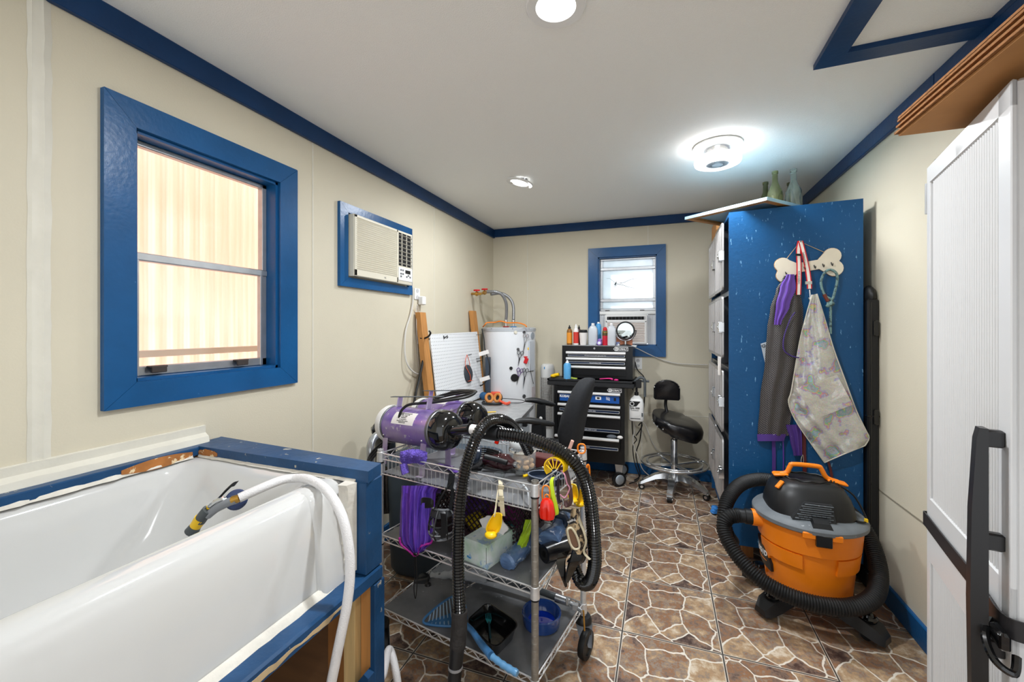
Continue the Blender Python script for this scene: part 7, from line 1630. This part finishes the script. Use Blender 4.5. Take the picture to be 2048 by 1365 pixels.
d = (f1 - f0); sd = V((1, 0, 0)); fm_ = M('fork_teal', '1f7f86', .3)
mk('handle', B().ribbon([f0, f0 + d * .3, f0 + d * .62], .008, sd, .003), M('fork_dark', '14363c', .3), fk)
mk('head', B().hexa([f0 + d * .58 - sd * .006, f0 + d * .58 + sd * .006, f0 + d * .74 + sd * .013, f0 + d * .74 - sd * .013], [p + V((0, -.003, 0)) for p in (f0 + d * .58 - sd * .006, f0 + d * .58 + sd * .006, f0 + d * .74 + sd * .013, f0 + d * .74 - sd * .013)]), fm_, fk)
for k in range(4): mk('tine', B().bar(f0 + d * .73 + sd * (-.011 + .0073 * k), f0 + d * 1.0 + sd * (-.011 + .0073 * k), .0016), fm_, fk)
# scoop
scp = thing('litter_scoop', 'blue slotted plastic scoop with long handle lying on the bottom shelf', 'scoop', onZ(900, 1240, ZB))
hq = [onZ(x, y, ZB + .006) for x, y in ((851, 1250), (860, 1237), (908, 1203), (930, 1222), (925, 1252))]
mk('scoop_rim', B().tube([p + V((0, 0, .022 if i in (1, 2, 3) else .004)) for i, p in enumerate(hq)], .005, 8, 5, closed=True), scoop_blue, scp)
b = B()
for k in range(8):
    t = (k + .3) / 8; top = hq[1].lerp(hq[2], t) + V((0, 0, .024)); bot = hq[0].lerp(hq[4], t * .95); b.ribbon([top, top.lerp(bot, .5) - V((0, 0, .012)), bot], .006, (hq[2] - hq[1]), .003)
mk('scoop_tine', b, M('scoop_light', '8ea6bb', .4), scp)
mk('scoop_pan', B().prism([hq[0], hq[0].lerp(hq[1], .5), hq[2].lerp(hq[3], .8), hq[4]], (0, 0, -.003)), scoop_blue, scp)
hd_ = [at(912, 1236, 1.69), at(940, 1258, 1.60), at(962, 1288, 1.52), at(982, 1312, 1.46)]
mk('handle', B().tube(hd_, .012, 12, 6, rf=lambda i, n: .75 + .45 * i / n), scoop_blue, scp)
mk('handle_grip', B().tube([at(984, 1314, 1.455), at(1008, 1332, 1.42), at(1035, 1348, 1.39)], .011, 12, 8, rf=lambda i, n: 1 + .12 * math.sin(i * 1.9)), M('scoop_tip', '5f93bd', .3), scp)
# grooming arm in plastic film
ga = thing('wrapped_tube', 'dark metal tube partly wrapped in clear film lying along the back of the bottom shelf', 'tube', at(900, 1152, 1.9))
gpt = lambda x, y, f: at(x, y, f)
mk('tube', B().tube([gpt(850, 1156, 2.06), gpt(905, 1150, 2.02), gpt(960, 1154, 1.98), gpt(1040, 1170, 1.90), gpt(1125, 1200, 1.80)], .014, 12, 6), grey_dk, ga)
mk('plastic_film', B().tube([gpt(862, 1154, 2.05), gpt(880, 1153, 2.04), gpt(905, 1150, 2.02), gpt(930, 1151, 2.0), gpt(975, 1157, 1.96)], .019, 12, 6, rf=lambda i, n: 1 + .14 * math.sin(i * 1.7)), M('clear_film', 'e8edf2', .15, alpha=.45, bump=1, bs=80, coat=.6), ga)
mk('end_knob', B().cyl(gpt(832, 1170, 2.0), gpt(858, 1164, 2.0), .026, .022).ball(gpt(856, 1172, 1.97), .016).ball(gpt(848, 1156, 2.03), .024, (1.3, 1, .8)), blk, ga)
mk('arm_clamp', B().cyl(gpt(1112, 1196, 1.81), gpt(1140, 1206, 1.78), .018, .016).cyl(gpt(1140, 1206, 1.78), gpt(1164, 1224, 1.74), .008).ball(gpt(1134, 1204, 1.765), .012, (.5, 1, 1.6)).box(gpt(1151, 1214, 1.76), (.022, .02, .022)), alu, ga)
mk('arm_screw', B().cyl(gpt(1167, 1222, 1.72), gpt(1169, 1262, 1.72), .0035), brass, ga)
o = mk('metal_clip', B().bar(at(934, 1176, 1.85), at(950, 1166, 1.84), .003).bar(at(936, 1170, 1.85), at(944, 1174, 1.84), .004), chrome); tag(o, 'small metal clip lying on the bottom shelf behind the hose', 'clip')
